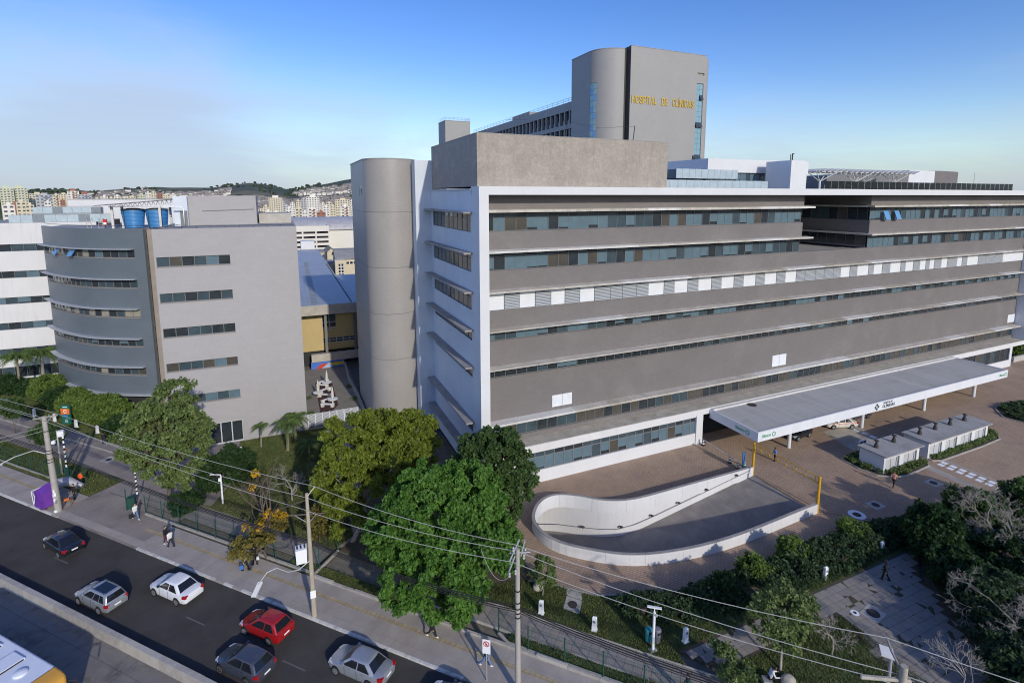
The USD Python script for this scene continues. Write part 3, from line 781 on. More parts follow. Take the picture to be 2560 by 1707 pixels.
window_row(H, front, 0.05, 106.2, 15.93, 17.02, 84, [.45, .18, .37, 0, 0, 0], far_from=88)
window_row(H, front, 0.05, 106.2, 11.87, 12.96, 84, [.06, .14, .8, 0, 0, 0], far_from=88)
window_row(H, front, 0.05, 106.2, 5.03, 6.82, 84, [.03, .22, .25, .5, 0, 0], far_from=88)
# louvre band
LV = [18.5, 20.76, 22.52, 24.36, 26.28, 28.01, 29.92, 31.81, 33.99, 35.64, 37.63, 39.34, 41.64, 43.25, 45.3, 47.01, 49.15, 50.84, 52.96, 54.68, 56.82, 58.5, 60.66, 62.42, 64.51, 66.29, 68.39, 70.25, 72.21, 73.84, 75.81, 77.54, 80.09, 81.38, 83.36,
      85.34, 87.91, 89.19, 91.17, 92.98, 94.49, 95.58, 96.84, 98.84, 100.49, 103.36, 104.81, 106.39, 109.69, 112.08, 117.68, 124.7]
GREY = {1, 3, 5, 7, 8, 9, 10, 12, 14, 16, 18, 20, 22, 24, 25, 26, 27, 28, 30, 32, 34, 36, 38, 40, 42, 44, 46, 48, 49}
for i in range(len(LV) - 1):
    a, b = LV[i] + .03, LV[i + 1] - .03
    m = MB()
    if i in GREY:
        for k in range(11):
            z = 19.26 + k * 0.166
            m.hexa([(a, 49.86, z), (b, 49.86, z), (b, 49.93, z + .03), (a, 49.93, z + .03), (a, 49.86, z + .08), (b, 49.86, z + .08), (b, 49.93, z + .11), (a, 49.93, z + .11)])
        part(H, 'louvre', m, 'louvre_mid')
        part(H, 'louvre_back', MB().quad((a, 50.1, 19.22), (b, 50.1, 19.22), (b, 50.1, 21.1), (a, 50.1, 21.1)), 'louvre_grey')
    else:
        m.box(a, b, 49.9, 50.0, 19.24, 21.08)
        for k in range(5):
            m.box(a, b, 49.88, 49.9, 19.4 + k * .34, 19.42 + k * .34)
        part(H, 'panel', m, 'louvre_white')
# ledges, in cast lengths of different tone
for z0, z1, runs in ((29.35, 29.66, ((18.4, 66.05), (78.6, 124.8))), (25.25, 25.51, ((18.4, 66.05), (78.6, 124.8))), (21.13, 21.37, ((18.4, 124.8),)), (17.07, 17.26, ((18.4, 124.8),)),
                     (13.0, 13.18, ((18.4, 124.8),)), (6.85, 7.11, ((18.4, 124.8),))):
    for a, b in runs:
        x = a
        while x < b - .3:
            e = min(b, x + rng.uniform(2.5, 8.5))
            if b - e < 1.2:
                e = b
            dy = 0.012 * rng.standard_normal()
            m = MB().hexa([(x + .006, 48.86 + dy, z0), (e - .006, 48.86 + dy, z0), (e - .006, 50.0, z0), (x + .006, 50.0, z0), (x + .006, 48.86 + dy, z1 - .05), (e - .006, 48.86 + dy, z1 - .05), (e - .006, 50.0, z1), (x + .006, 50.0, z1)])
            part(H, 'ledge', m, ['ledge_concrete', 'ledge_concrete', 'ledge_pale', 'ledge_tan'][rng.integers(4)])
            x = e
for z0, z1 in ((29.35, 29.6), (25.25, 25.48)):
    part(H, 'ledge', MB().box(78.55, 79.55, 50.0, 65.5, z0, z1), 'ledge_concrete')
# white frame
part(H, 'frame_beam', MB().box(17.4, 125.8, 48.0, 50.3, 31.11, 31.92), 'white_paint')
part(H, 'frame_beam', MB().box(18.4, 124.8, 48.0, 50.0, 3.75, 4.47), 'white_wall')
part(H, 'frame_post', MB().box(17.4, 18.4, 48.0, 50.2, 0, 31.11), 'white_paint')
part(H, 'frame_post', MB().box(124.8, 125.8, 48.0, 50.2, 3.75, 31.11), 'white_paint')
part(H, 'beam_top', MB().box(18.42, 124.78, 48.06, 49.98, 4.47, 4.5), 'ledge_tan')
part(H, 'roof', MB().box(17.45, 65.0, 50.3, 90, 31.05, 31.6).box(65.0, 125.7, 50.3, 90, 31.06, 31.6), 'roof_grey')
# ground floor
gf = Facade([(18.4, 48.12), (46.98, 48.12)])
gm = MB()
gf.wall(gm, 0, 28.58, 0, 3.75, [(4.0, 28.05, 1.42, 3.55)], -.3, 0)
part(H, 'plinth_wall', gm, 'white_paint')
window_row(H, gf, 4.0, 28.05, 1.42, 3.55, 20, [.72, .06, .04, .18, 0, 0], transom=.62, bar=.09)
part(H, 'pillar', MB().box(46.0, 47.05, 47.98, 49.2, 0, 3.75), 'white_paint')
gf2 = Facade([(100.8, 48.12), (120.8, 48.12)])
gm = MB()
gf2.wall(gm, 0, 20, 0, 3.75, [(.3, 19.2, 1.3, 3.6)], -.3, 0)
part(H, 'plinth_wall', gm, 'white_paint')
window_row(H, gf2, .3, 19.2, 1.3, 3.6, 12, [0, .1, .8, .1, 0, 0])
part(H, 'plinth_wall', MB().box(120.5, 120.8, 48.4, 60, 0, 3.75), 'side_white')
porch = Facade([(47.05, 56.0), (101, 56.0)])
pm = MB()
porch.wall(pm, 0, 53.9, 0, 4.3, [(3, 20, 0.1, 2.9), (24, 50, .1, 2.9)], -.3, 0)
part(H, 'porch_wall', pm, 'white_wall')
window_row(H, porch, 3, 20, .1, 2.9, 9, [0, .2, .7, .1, 0, 0])
window_row(H, porch, 24, 50, .1, 2.9, 14, [0, .2, .7, .1, 0, 0])
part(H, 'porch_pier', MB().box(49.3, 53.2, 51.5, 51.9, 0, 2.6), 'white_wall')
# vents on the tiled wall
for x0, x1, z0, z1 in ((26.57, 29.12, 7.5, 8.85), (61.06, 63.78, 7.46, 9.05), (122.2, 124.6, 7.6, 9.1)):
    m = MB()
    xm = (x0 + x1) / 2
    for a, b in ((x0, xm - .02), (xm + .02, x1)):
        m.box(a, b, 49.95, 50.02, z0, z1)
        for k in range(10):
            m.box(a + .03, b - .03, 49.93, 49.95, z0 + .06 + k * (z1 - z0 - .1) / 10, z0 + .1 + k * (z1 - z0 - .1) / 10)
    part(H, 'vent', m, 'louvre_white')
# side facade
side = Facade([(17.4, 65.9), (17.4, 50.2)])
rows = [(27.35, 29.15), (23.28, 25.1), (19.3, 21.0), (16.05, 17.0), (12.1, 13.0), (6.0, 7.05), (2.1, 3.7)]
sm = MB()
side.wall(sm, 0, 15.7, 0.9, 31.57, [(.85, 15.35, a, b) for a, b in rows], -.3, 0)
part(H, 'side_wall', sm, 'side_white')
for a, b in rows:
    window_row(H, side, .85, 15.35, a, b, 9, [0, 0, .12, .88, 0, 0], transom=.45 if b - a > 1.5 else 0, bar=.04)
for z in (29.42, 25.33, 21.33, 17.36, 13.42, 7.4, 3.86):
    for a, b, mt in ((0, 5.2, 'ledge_grey'), (5.22, 9.4, 'ledge_grey'), (9.42, 15.9, 'ledge_grey')):
        part(H, 'ledge', side.solid(MB(), a, b, z - .16, z, 0, .95), mt)
part(H, 'side_base', MB().box(17.9, 18.3, 50.2, 65.9, 0, .9), 'ledge_grey')
part(H, 'end_wall', MB().box(15.45, 17.4, 65.9, 78, .2, 35.4).box(17.4, 17.62, 65.9, 78, 31.6, 35.4), 'side_white')
part(H, 'gutter', MB().box(17.3, 17.62, 50.2, 65.85, 31.6, 31.72), 'white_paint')
part(H, 'roof_box', MB().box(17.62, 40.8, 49.07, 66.0, 31.93, 37.02), 'raw_concrete')
part(H, 'roof_box_cap', MB().box(17.6, 40.82, 49.05, 66.02, 37.02, 37.08), 'ledge_grey')
for x in (29.0, 38.0):
    part(H, 'guy_post', MB().tube([(x, 52, 37.05), (x + .25, 52, 39.1)], .05), 'iron')
part(H, 'guy_wire', MB().tube([(22, 52, 38.9), (29.25, 52, 39.05), (33.5, 52, 38.6), (38.25, 52, 39.05)], .015, 4), 'iron')

# ------------------------------------------------------------------ entrance canopy and its lettering
C = thing('entrance_canopy', 'long flat white canopy over the hospital entrance, lettered in green on its edge', 'canopy', (48.1, 40.6, 0))
part(C, 'deck', MB().box(48.25, 101.2, 40.75, 48.0, 3.5, 4.22), 'canopy_top')
part(C, 'fascia', MB().box(48.1, 101.35, 40.55, 40.75, 3.18, 4.34), 'canopy_white')
part(C, 'fascia', MB().box(48.1, 48.25, 40.75, 47.98, 3.18, 4.34), 'canopy_white')
part(C, 'fascia', MB().box(101.2, 101.35, 40.75, 47.98, 3.18, 4.34), 'canopy_white')
part(C, 'upstand', MB().box(48.25, 101.2, 47.5, 47.97, 4.22, 4.42), 'ledge_pale')
part(C, 'hatch', MB().lathe([(.55, 4.22), (.55, 4.3), (0, 4.3)], (54.2, 46.9, 0), 14), 'iron')
for x in (56, 70, 84, 97):
    for y in (42.6, 47.0):
        part(C, 'column', MB().lathe([(.22, 0), (.22, 3.5)], (x, y, 0), 12), 'white_paint', smooth=40)


def lettering(text, h, width=None, depth=.02, bold=True):
    m = meshkit.text_mesh(text, h, depth, bold)
    v = np.array(m.vertices)
    v[:, 0] -= v[:, 0].min()
    if width:
        v[:, 0] *= width / v[:, 0].max()
    return v, np.array(m.faces)


def on_front(v, x, y, z):
    return np.column_stack([v[:, 0] + x, np.full(len(v), y) - v[:, 2], v[:, 1] + z])


def on_left(v, x, y, z):                                             # on a wall facing -x, reading towards the viewer's right (-y)
    return np.column_stack([np.full(len(v), x) - v[:, 2], y - v[:, 0], v[:, 1] + z])


def ring_mesh(r, t, n=20, depth=.02):
    th = np.linspace(0, 2 * np.pi, n, endpoint=False)
    o, i = np.column_stack([r * np.cos(th), r * np.sin(th)]), np.column_stack([(r - t) * np.cos(th), (r - t) * np.sin(th)])
    p = Polygon(o, [i])
    m = trimesh.creation.extrude_polygon(p, depth, engine='earcut')
    return np.array(m.vertices), np.array(m.faces)


v, f = lettering('Bloco', .32, 1.35)
part(C, 'lettering', (on_front(v, 48.8, 40.54, 3.6), f), 'green_logo')
part(C, 'lettering', (on_left(v, 48.09, 43.8, 3.6), f), 'green_logo')
part(C, 'lettering', (on_front(v * .9, 99.0, 40.54, 3.6), f), 'green_logo')
v, f = ring_mesh(.28, .085)
v2 = v + [.28, .28, 0]
part(C, 'emblem', (on_front(v2, 50.35, 40.54, 3.46), f), 'green_logo')
part(C, 'emblem', (on_left(v2, 48.09, 42.3, 3.46), f), 'green_logo')
part(C, 'emblem', (on_front(v2, 100.4, 40.54, 3.46), f), 'green_logo')
v, f = lettering('HOSPITAL DE', .22, 1.9, bold=False)
part(C, 'lettering', (on_front(v, 70.75, 40.54, 3.98), f), 'text_dark')
v, f = lettering('CLÍNICAS', .36, 2.6)
part(C, 'lettering', (on_front(v, 70.6, 40.54, 3.46), f), 'text_dark')
lg = MB()
for k in range(4):
    a = k * math.pi / 2
    lg.hexa([(69.4 + math.cos(a + q) * r, 40.5, 3.77 + math.sin(a + q) * r) for r, q in ((.16, -.5), (.44, -.32), (.44, .32), (.16, .5))] + [(69.4 + math.cos(a + q) * r, 40.54, 3.77 + math.sin(a + q) * r) for r, q in ((.16, -.5), (.44, -.32), (.44, .32), (.16, .5))])
    lg.add([(69.4 + math.cos(a + .785) * .3 + .07 * math.cos(t), 40.52, 3.77 + math.sin(a + .785) * .3 + .07 * math.sin(t)) for t in np.linspace(0, 6.28, 7)[:-1]], [[0, 1, 2], [0, 2, 3], [0, 3, 4], [0, 4, 5]])
part(C, 'emblem', lg, 'text_dark')

# ------------------------------------------------------------------ round stair tower
S = thing('stair_tower', 'tall beige tiled stair tower with a rounded front beside the white side wall', 'building', (9.7, 66.7, 0))
th = np.linspace(math.pi, 2 * math.pi, 37)
rnd = [(13.03 + 3.33 * math.cos(t), 70 + 3.33 * math.sin(t)) for t in th]
outl = Polygon([(9.7, 82.0)] + rnd + [(16.36, 82.0)])
for z0, z1 in ((0, 9.96), (10, 15.96), (16, 21.96), (22, 28.96), (29, 35.5)):
    part(S, 'wall', MB().prism(outl, z0, z1), 'cylinder_tile', smooth=30)
part(S, 'joint', MB().prism(outl.buffer(-.03), .5, 35.4), 'dark_joint', smooth=30)
part(S, 'roof_edge', MB().prism(outl.buffer(.05).difference(outl.buffer(-.25)), 35.5, 35.62), 'ledge_grey')
for y, w, z0, z1 in ((73.3, .28, 31.0, 32.1), (71.6, .9, 31.2, 32.3)):
    part(S, 'window', MB().box(9.68, 9.72, y - w / 2, y + w / 2, z0, z1), 'glass_dark')

# ------------------------------------------------------------------ the tower with the gilt name
T = thing('ward_tower', 'tall plain grey hospital tower with gilt lettering and a rounded corner, behind the roof', 'building', (69, 105, 0))
fr = Facade([(75.6, 105.0), (99.9, 105.0)])
fm = MB()
fr.wall(fm, 0, 22.6, 20, 65.2, [(19.82, 21.97, 36.0, 58.55), (19.95, 22.1, 60.45, 61.05)], -.5, 0)
part(T, 'front_wall', fm, 'tower_grey')
corner = Polygon([(98.2, 105.0)] + [(98.2 + 1.7 * math.sin(a), 106.7 - 1.7 * math.cos(a)) for a in np.linspace(0.1, math.pi / 2, 8)] + [(99.9, 118), (98.2, 118)])
part(T, 'corner_wall', MB().prism(corner, 20, 64.6), 'tower_grey', smooth=40)
part(T, 'inner_wall', MB().box(75.9, 98.2, 105.55, 118, 20, 65.0), 'tower_grey')
part(T, 'reveal', MB().box(75.55, 75.62, 105.02, 107.5, 20, 65.2), 'dark_joint')
part(T, 'reveal', MB().box(74.5, 75.55, 106.6, 107.2, 20, 64.8), 'dark_joint')
q = [(74.55 - 6.0 * math.sin(a), 112.0 - 6.0 * math.cos(a)) for a in np.linspace(0, math.pi / 2, 22)]
rc = Polygon(q + [(68.55, 120), (74.55, 120)])
part(T, 'round_wall', MB().prism(rc, 20, 64.6), 'tower_grey', smooth=30)
part(T, 'roof_edge', MB().prism(rc.buffer(.06).difference(rc.buffer(-.3)), 64.6, 64.75), 'ledge_grey')
part(T, 'roof_edge', MB().box(75.55, 98.3, 104.95, 105.6, 65.2, 65.32), 'ledge_grey')
sb = part(T, 'window_band', MB().box(95.42, 97.57, 105.2, 105.25, 36, 58.5), 'frame_grey')
for k in range(17):
    for j in range(2):
        z0 = 36.05 + k * 1.32
        x0 = 95.47 + j * 1.04
        if k in (3, 9, 14) and (j == 1 or k != 14):
            m = MB().quad((x0, 104.55, z0 + .05), (x0 + .98, 104.55, z0 + .05), (x0 + .98, 105.1, z0 + 1.25), (x0, 105.1, z0 + 1.25))
            part(sb, 'pane', m, 'glass_mid')
        else:
            part(sb, 'pane', MB().quad((x0, 105.18, z0), (x0 + .98, 105.18, z0), (x0 + .98, 105.18, z0 + 1.24), (x0, 105.18, z0 + 1.24)), 'glass_cyan')
part(T, 'window', MB().quad((95.6, 105.3, 60.45), (97.7, 105.3, 60.45), (97.7, 105.3, 61.05), (95.6, 105.3, 61.05)), 'glass_curtain')
# panes on the rounded corner
cw = Facade(q[::-1])
uL = cw.length
sb2 = part(T, 'window_band', cw.solid(MB(), .8, 2.9, 30, 57.4, 0, .03, .4), 'frame_grey', smooth=False)
for k in range(20):
    for j in range(2):
        z0, u0 = 30.1 + 1.36 * k, .86 + j * 1.02
        part(sb2, 'pane', cw.solid(MB(), u0, u0 + .96, z0, z0 + 1.28, .03, .05, .5), 'glass_cyan' if (k + j) % 3 else 'glass_open')
# gilt letters
wt = {' ': .62, 'I': .34, 'Í': .34, 'L': .75, 'E': .78, 'S': .9, 'C': .95, 'A': .98, 'P': .88, 'T': .85, 'H': .98, 'O': 1.05, 'N': 1.0, 'D': .98}
txt = 'HOSPITAL  DE  CLÍNICAS'
tot = sum(wt[c] for c in txt)
x = 76.05
for ch in txt:
    wch = wt[ch] * 18.75 / tot
    if ch != ' ':
        v, f = lettering(ch, 1.62, wch * .86, .16)
        part(T, 'letter', (on_front(v, x, 104.99, 52.55), f), 'gold')
    x += wch
# long wing with fins
wing = MB()
part(T, 'wing_wall', MB().box(71.2, 84, 118, 200, 10, 55.0), 'dark_inside')
for z0, z1 in ((53.1, 55.3), (48.55, 49.7), (43.8, 44.9), (30, 40)):
    part(T, 'wing_band', MB().box(70.4, 71.3, 112, 200, z0, z1), 'tower_grey')
for k in range(31):
    y = 116 + 2.7 * k
    part(T, 'fin', MB().box(70.5, 71.25, y, y + .55, 40, 48.55).box(70.5, 71.25, y, y + .55, 49.7, 53.1), 'tower_grey')
    part(T, 'glazing', MB().box(71.0, 71.24, y + .55, y + 2.7, 49.7, 50.9).box(71.0, 71.24, y + .55, y + 2.7, 44.9, 46.3), 'glass_mid')
rl = MB()
for z in (55.85, 56.4):
    rl.tube([(70.6, 113, z), (70.6, 200, z)], .045, 4)
for k in range(30):
    rl.tube([(70.6, 113 + 3 * k, 55.3), (70.6, 113 + 3 * k, 56.4)], .04, 4)
part(T, 'railing', rl, 'galv')
part(T, 'roof_room', MB().box(70.6, 76, 112.4, 121, 55.3, 57.2).box(71, 76, 150, 163, 55.3, 56.5), 'tower_grey')
L = thing('lift_house', 'plain pale box on the far roof, left of the long wing', 'building', (57.6, 195, 30))
part(L, 'wall', MB().box(57.6, 67.4, 195, 204, 25, 58.9), 'tower_grey')
rl = MB()
for z in (59.5, 60.0):
    rl.tube([(57.7, 195.1, z), (67.3, 195.1, z), (67.3, 203, z)], .05, 4)
    rl.tube([(57.7, 195.1, z), (57.7, 203, z)], .05, 4)
for xx in np.linspace(57.7, 67.3, 7):
    rl.tube([(xx, 195.1, 58.9), (xx, 195.1, 60)], .04, 4)
part(L, 'railing', rl, 'galv')
part(L, 'cap', MB().box(57.5, 67.5, 194.9, 204.1, 58.7, 58.92), 'ledge_grey')

# ------------------------------------------------------------------ things on the hospital roof
R = thing('roof_hall', 'low white rooftop hall with a dark window strip, blue-shaded on its left side', 'building', (59.2, 62, 31.6))
part(R, 'wall', MB().box(59.2, 75.8, 62.0, 88, 34.6, 36.62), 'white_paint')
part(R, 'wall', MB().box(73.5, 75.8, 62.02, 66, 31.6, 34.6), 'white_paint')
part(R, 'inner_wall', MB().box(59.4, 73.5, 62.6, 87.5, 31.6, 34.6), 'dark_inside')
ff = Facade([(59.4, 62.4), (73.5, 62.4)])
window_row(R, ff, 0, 14.1, 32.0, 34.55, 14, [.2, .4, .4, 0, 0, 0], d=0)
part(R, 'flue', MB().tube([(59.8, 66, 36.6), (59.8, 66, 37.3)], .12), 'iron')
R2 = thing('roof_lift_block', 'tall plain white block rising beside the white rooftop hall', 'building', (69.6, 56, 31.6))
part(R2, 'wall', MB().box(69.65, 72.7, 56.0, 60.5, 31.6, 36.25).box(72.7, 73.4, 56.02, 60.4, 34.2, 36.1).box(72.7, 73.15, 56.04, 60.2, 31.6, 34.2), 'white_paint')
part(R2, 'flue', MB().tube([(70.6, 57, 36.2), (70.6, 57, 37.2)], .06).tube([(71.0, 57, 36.2), (71.0, 57, 37.3)], .1).tube([(71.0, 57, 37.3), (71.3, 57, 37.3)], .08), 'iron')
for nm, y, x0, x1, z0, z1, n in (('lower row, along the roof edge', 52.5, 41.5, 61.0, 31.9, 32.98, 15), ('upper row, set back', 55.0, 47.2, 58.0, 33.3, 34.52, 10)):
    sc = thing('duct_screen', f'pale blue zinc screen on the roof, {nm}', 'screen', (x0, y, 31.6))
    for k in range(n):
        a, b = x0 + (x1 - x0) * k / n, x0 + (x1 - x0) * (k + 1) / n
        part(sc, 'panel', MB().box(a + .015, b - .015, y, y + .08, z0, z1 + .01 * (k % 2)), 'zinc')
    part(sc, 'duct', MB().box(x0 + .1, x1 - .1, y + .1, y + 2.0, z0 + .02, z1 - .05), 'zinc_dark')
    if z0 > 33:
        for xx in np.linspace(x0 + .6, x1 - .6, 6):
            part(sc, 'support', MB().tube([(xx, y - .2, 32.0), (xx, y - .2, 33.28), (xx + .8, y - .2, 33.28), (xx + .8, y - .2, 32.0)], .05, 5), 'black')
        part(sc, 'duct', MB().box(x0, x1, y + .5, y + 2.2, 31.9, 33.0), 'zinc')
P = thing('roof_pergola', 'light rooftop pergola of tilted slats on branching pale columns', 'pergola', (75, 56, 31.6))
for k, (x, y) in enumerate(((76.15, 56), (84.5, 56), (89.1, 57.5), (95.3, 56.5))):
    part(P, 'column', MB().tube([(x, y, 31.6), (x, y, 33.3)], .16, 8), 'ledge_pale', smooth=40)
    for dx, dy in ((-2.6, -1.2), (-.9, 1.6), (2.2, -1.4), (3.2, 1.2)):
        part(P, 'branch', MB().tube([(x, y, 33.2), (x + dx, y + dy, 34.75)], .07, 6), 'ledge_pale')
for k in range(19):
    x = 75.0 + 1.28 * k
    part(P, 'slat', MB().hexa([(x, 54.6, 34.75), (x + 1.05, 54.6, 35.1), (x + 1.05, 59.5, 35.1), (x, 59.5, 34.75), (x, 54.6, 34.8), (x + 1.05, 54.6, 35.15), (x + 1.05, 59.5, 35.15), (x, 59.5, 34.8)]), 'ledge_pale')
for y in (55.2, 58.8):
    part(P, 'beam', MB().box(74.8, 99, y, y + .12, 34.62, 34.74), 'ledge_pale')
D = thing('roof_block', 'grey rooftop block with one white face and a curved brown end, behind a glass balustrade', 'building', (88.8, 64, 31.6))
part(D, 'wall', MB().hexa([(88.8, 64, 31.6), (105.5, 60.05, 31.6), (106, 70, 31.6), (88.8, 72, 31.6), (88.8, 64, 34.6), (105.5, 60.05, 35.64), (106, 70, 35.64), (88.8, 72, 34.6)]), 'frame_grey')
part(D, 'white_wall', MB().box(105.5, 113.5, 60, 66, 31.6, 35.66), 'white_paint')
part(D, 'vent_opening', MB().box(107.3, 108.2, 59.97, 60.0, 32.4, 33.0).box(108.9, 109.8, 59.97, 60.0, 32.4, 33.0), 'dark_inside')
part(D, 'curved_wall', MB().prism(Polygon([(113.5, 60.6)] + [(113.5 + 14 * math.sin(a), 64 - 3.6 * math.cos(a)) for a in np.linspace(.1, 1.55, 14)] + [(127, 70), (113.5, 70)]), 31.6, 35.75), 'brown_tile', smooth=40)
B = thing('glass_balustrade', 'greenish glass balustrade along the front edge of the roof terrace', 'balustrade', (65, 50, 31.9))
MATS['glass_rail'] = usdkit.material(stage, '/World/Looks/glass_rail', {'t': ('transparent_bsdf', {'color': (.72, .86, .84)}), 'gl': ('glossy_bsdf', {'roughness': .05}), 'fr': ('fresnel', {'IOR': 1.5}), 'x': ('mix_closure', {})},
                                     [('fr.fac', 'x.fac'), ('t.BSDF', 'x.closure1'), ('gl.BSDF', 'x.closure2')], surface='x.closure')
for k in range(34):
    x = 69.0 + 1.45 * k
    part(B, 'pane', MB().box(x + .02, x + 1.43, 50.0, 50.012, 31.95, 33.05), 'glass_rail')
    if k % 2 == 0:
        part(B, 'clip_post', MB().box(x - .02, x + .02, 50.0, 50.05, 31.9, 32.5), 'galv')
A = thing('antenna_mast', 'thin mast standing on the far right of the hospital roof', 'mast', (127, 60, 31.6))
part(A, 'pole', MB().tube([(127, 60, 31.6), (127, 60, 35.6)], .05, 6), 'galv')
# ------------------------------------------------------------------ the clinic with the curved front
rng = np.random.default_rng(8)
Q = thing('curved_block', 'blue-grey clinic block with a curved front and five window strips under thin ledges', 'building', (-20, 80, 31))
cp = smooth_curve([(-27.6, 85.0), (-26.6, 83.1), (-24.75, 80.3), (-22.6, 77.6), (-19.75, 75.0), (-17.8, 73.85), (-15.9, 72.85), (-14.5, 72.3)], 6)
cv = Facade(cp)
uE = cv.length
uw1 = uE - 1.15
rows = [(23.96, 24.92), (20.46, 21.43), (17.0, 17.97), (13.5, 14.42), (10.03, 11.0)]
cm = MB()
cv.wall(cm, 0, uE, 7.7, 27.3, [(.5, uw1, a, b) for a, b in rows], -.35, 0)
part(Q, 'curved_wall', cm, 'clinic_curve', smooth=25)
for k, (a, b) in enumerate(rows):
    w = [.05, .25, .2, .12, .38, 0] if k in (0, 2) else [.08, .3, .4, .12, .1, 0]
    band = window_row(Q, cv, .5, uw1, a, b, 17, w, d=-.18, bar=.045)
    for j in range(15):
        u0, u1 = -.5 + j * (uw1 + .5) / 15, -.5 + (j + 1) * (uw1 + .5) / 15 - .02
        part(Q, 'ledge', cv.solid(MB(), u0, u1, b + .02, b + .1, 0.0, .55, .8), 'metal_ledge')
    part(Q, 'sill', cv.solid(MB(), .45, uw1 + .03, a - .08, a, -.05, .05, .8), 'joint_tan')
for u, z0 in ((5.2, 23.96), (8.8, 23.96)):
    q0, q1, t0, t1 = cv.at(u, .6), cv.at(u + .9, .6), cv.at(u, .02), cv.at(u + .9, .02)
    part(Q, 'open_casement', MB().quad((*q0, z0 + .1), (*q1, z0 + .1), (*t1, z0 + .9), (*t0, z0 + .9)), 'glass_open')
for j in range(16):
    u0, u1 = -.5 + j * (uE + .3) / 16, -.5 + (j + 1) * (uE + .3) / 16 - .02
    part(Q, 'ledge', cv.solid(MB(), u0, u1, 7.6, 7.72, -1.3, .55, .8), 'metal_ledge')
gm = MB()
cv.wall(gm, 1.0, uE, 5.17, 7.6, [(1.6, uE - .4, 5.5, 7.2)], -1.7, -1.4)
part(Q, 'ground_wall', gm, 'frame_grey')
window_row(Q, cv, 1.6, uE - .4, 5.5, 7.2, 14, [0, .25, .75, 0, 0, 0], d=-1.5)
part(Q, 'column', MB().lathe([(.25, 5.17), (.25, 7.6)], (*cv.at(1.2, -.4), 0), 12), 'pale_concrete', smooth=40)
inside = Polygon(list(map(tuple, [cv.at(u, -.4) for u in np.linspace(0, uE, 40)])) + [(-14.6, 86), (-27.0, 90)])
part(Q, 'inner_wall', MB().prism(inside, 5.2, 27.0), 'dark_inside')
part(Q, 'roof', MB().prism(inside, 27.0, 27.1), 'roof_grey')
part(Q, 'joint', MB().box(-14.49, -14.25, 72.6, 74.0, 5.2, 27.2), 'dark_joint')
part(Q, 'joint', MB().box(-14.25, -13.2, 72.9, 74.2, 5.2, 27.2), 'joint_tan')
K = thing('clinic_building', 'plain pale grey clinic with five short window strips and a glazed entrance', 'building', (-13.7, 72.6, 0))
fl = Facade([(-13.73, 72.6), (1.65, 72.6)])
rows = [(22.76, 23.91), (18.5, 19.62), (14.28, 15.4), (10.05, 11.12), (5.8, 6.88)]
fm = MB()
fl.wall(fm, 0, 15.38, 0, 27.2, [(.2, 7.75, a, b) for a, b in rows] + [(.5, 7.75, .06, 2.88)], -.4, 0)
part(K, 'flat_wall', fm, 'clinic_wall')
for k, (a, b) in enumerate(rows):
    window_row(K, fl, .2, 7.75, a, b, 6, [[.1, .35, .45, .1, 0, 0], [0, .75, .25, 0, 0, 0], [0, .3, .7, 0, 0, 0], [.1, .25, .45, .2, 0, 0], [.2, .5, .3, 0, 0, 0]][k], d=-.2, bar=.06)
    part(K, 'sill', MB().box(-13.62, -5.92, 72.55, 72.62, a - .07, a), 'joint_tan')
ent = window_row(K, fl, .5, 7.75, .06, 2.88, 6, [0, 0, 1, 0, 0, 0], d=-.12, bar=.12, frame='frame_pale', name='entrance')
v, f = lettering('HOSPITAL DE', .13, .75, .01)
part(ent, 'lettering', (on_front(v, -10.55, 72.7, 1.35), f), 'sign_white')
v, f = lettering('CLÍNICAS', .15, .7, .01)
part(ent, 'lettering', (on_front(v, -10.5, 72.7, 1.12), f), 'sign_white')
part(ent, 'emblem', MB().add([(-10.15, 72.69, 2.05), (-9.85, 72.69, 2.3), (-10.15, 72.69, 2.55), (-10.45, 72.69, 2.3)], [[0, 1, 2, 3]]).add([(-10.15, 72.68, 2.2), (-10.05, 72.68, 2.3), (-10.15, 72.68, 2.4), (-10.25, 72.68, 2.3)], [[0, 1, 2, 3]]), 'sign_white')
part(K, 'inner_wall', MB().box(-13.5, 1.3, 73.05, 90, 0, 27.0), 'dark_inside')
part(K, 'side_wall', MB().box(1.3, 1.65, 73.0, 90, 0, 27.2), 'clinic_wall')
part(K, 'roof', MB().box(-13.6, 1.3, 73.0, 90, 27.0, 27.12), 'roof_grey')
part(K, 'side_wall', MB().box(-13.72, -13.5, 73.0, 90, 0, 27.2), 'clinic_wall')
part(Q, 'railing', MB().tube([*[(*cv.at(u, -.3), 27.62) for u in np.linspace(0, uE, 14)]], .025, 4), 'iron')
rl = MB().tube([(-13.6, 73.0, 27.42), (1.4, 73.0, 27.42)], .025, 4)
for x in np.linspace(-13.9, 1.4, 11):
    rl.tube([(x, 73.0, 27.1), (x, 73.0, 27.42)], .02, 4)
part(K, 'railing', rl, 'iron')
part(K, 'penthouse', MB().box(-11.15, -3.1, 82.0, 89, 27.1, 31.03), 'clinic_wall')
part(K, 'penthouse', MB().box(-12.7, -11.15, 81.0, 88, 27.1, 30.95), 'side_white')
part(K, 'pipe', MB().tube([(-13.6, 79.5, 29.65), (-11.7, 79.5, 29.65), (-11.4, 79.5, 29.4), (-11.4, 79.5, 27.2)], .1, 8), 'sign_white', smooth=50)
part(K, 'pipe', MB().tube([(-9.6, 81.9, 29.0), (-3.4, 81.9, 29.2)], .03, 5), 'frame_grey')
part(K, 'door', MB().box(-12.0, -11.2, 80.9, 81.0, 27.15, 29.1), 'frame_grey')
part(K, 'low_wall', MB().box(-2.9, 1.3, 84, 89.5, 27.1, 28.5), 'pale_concrete')
rs = MB()
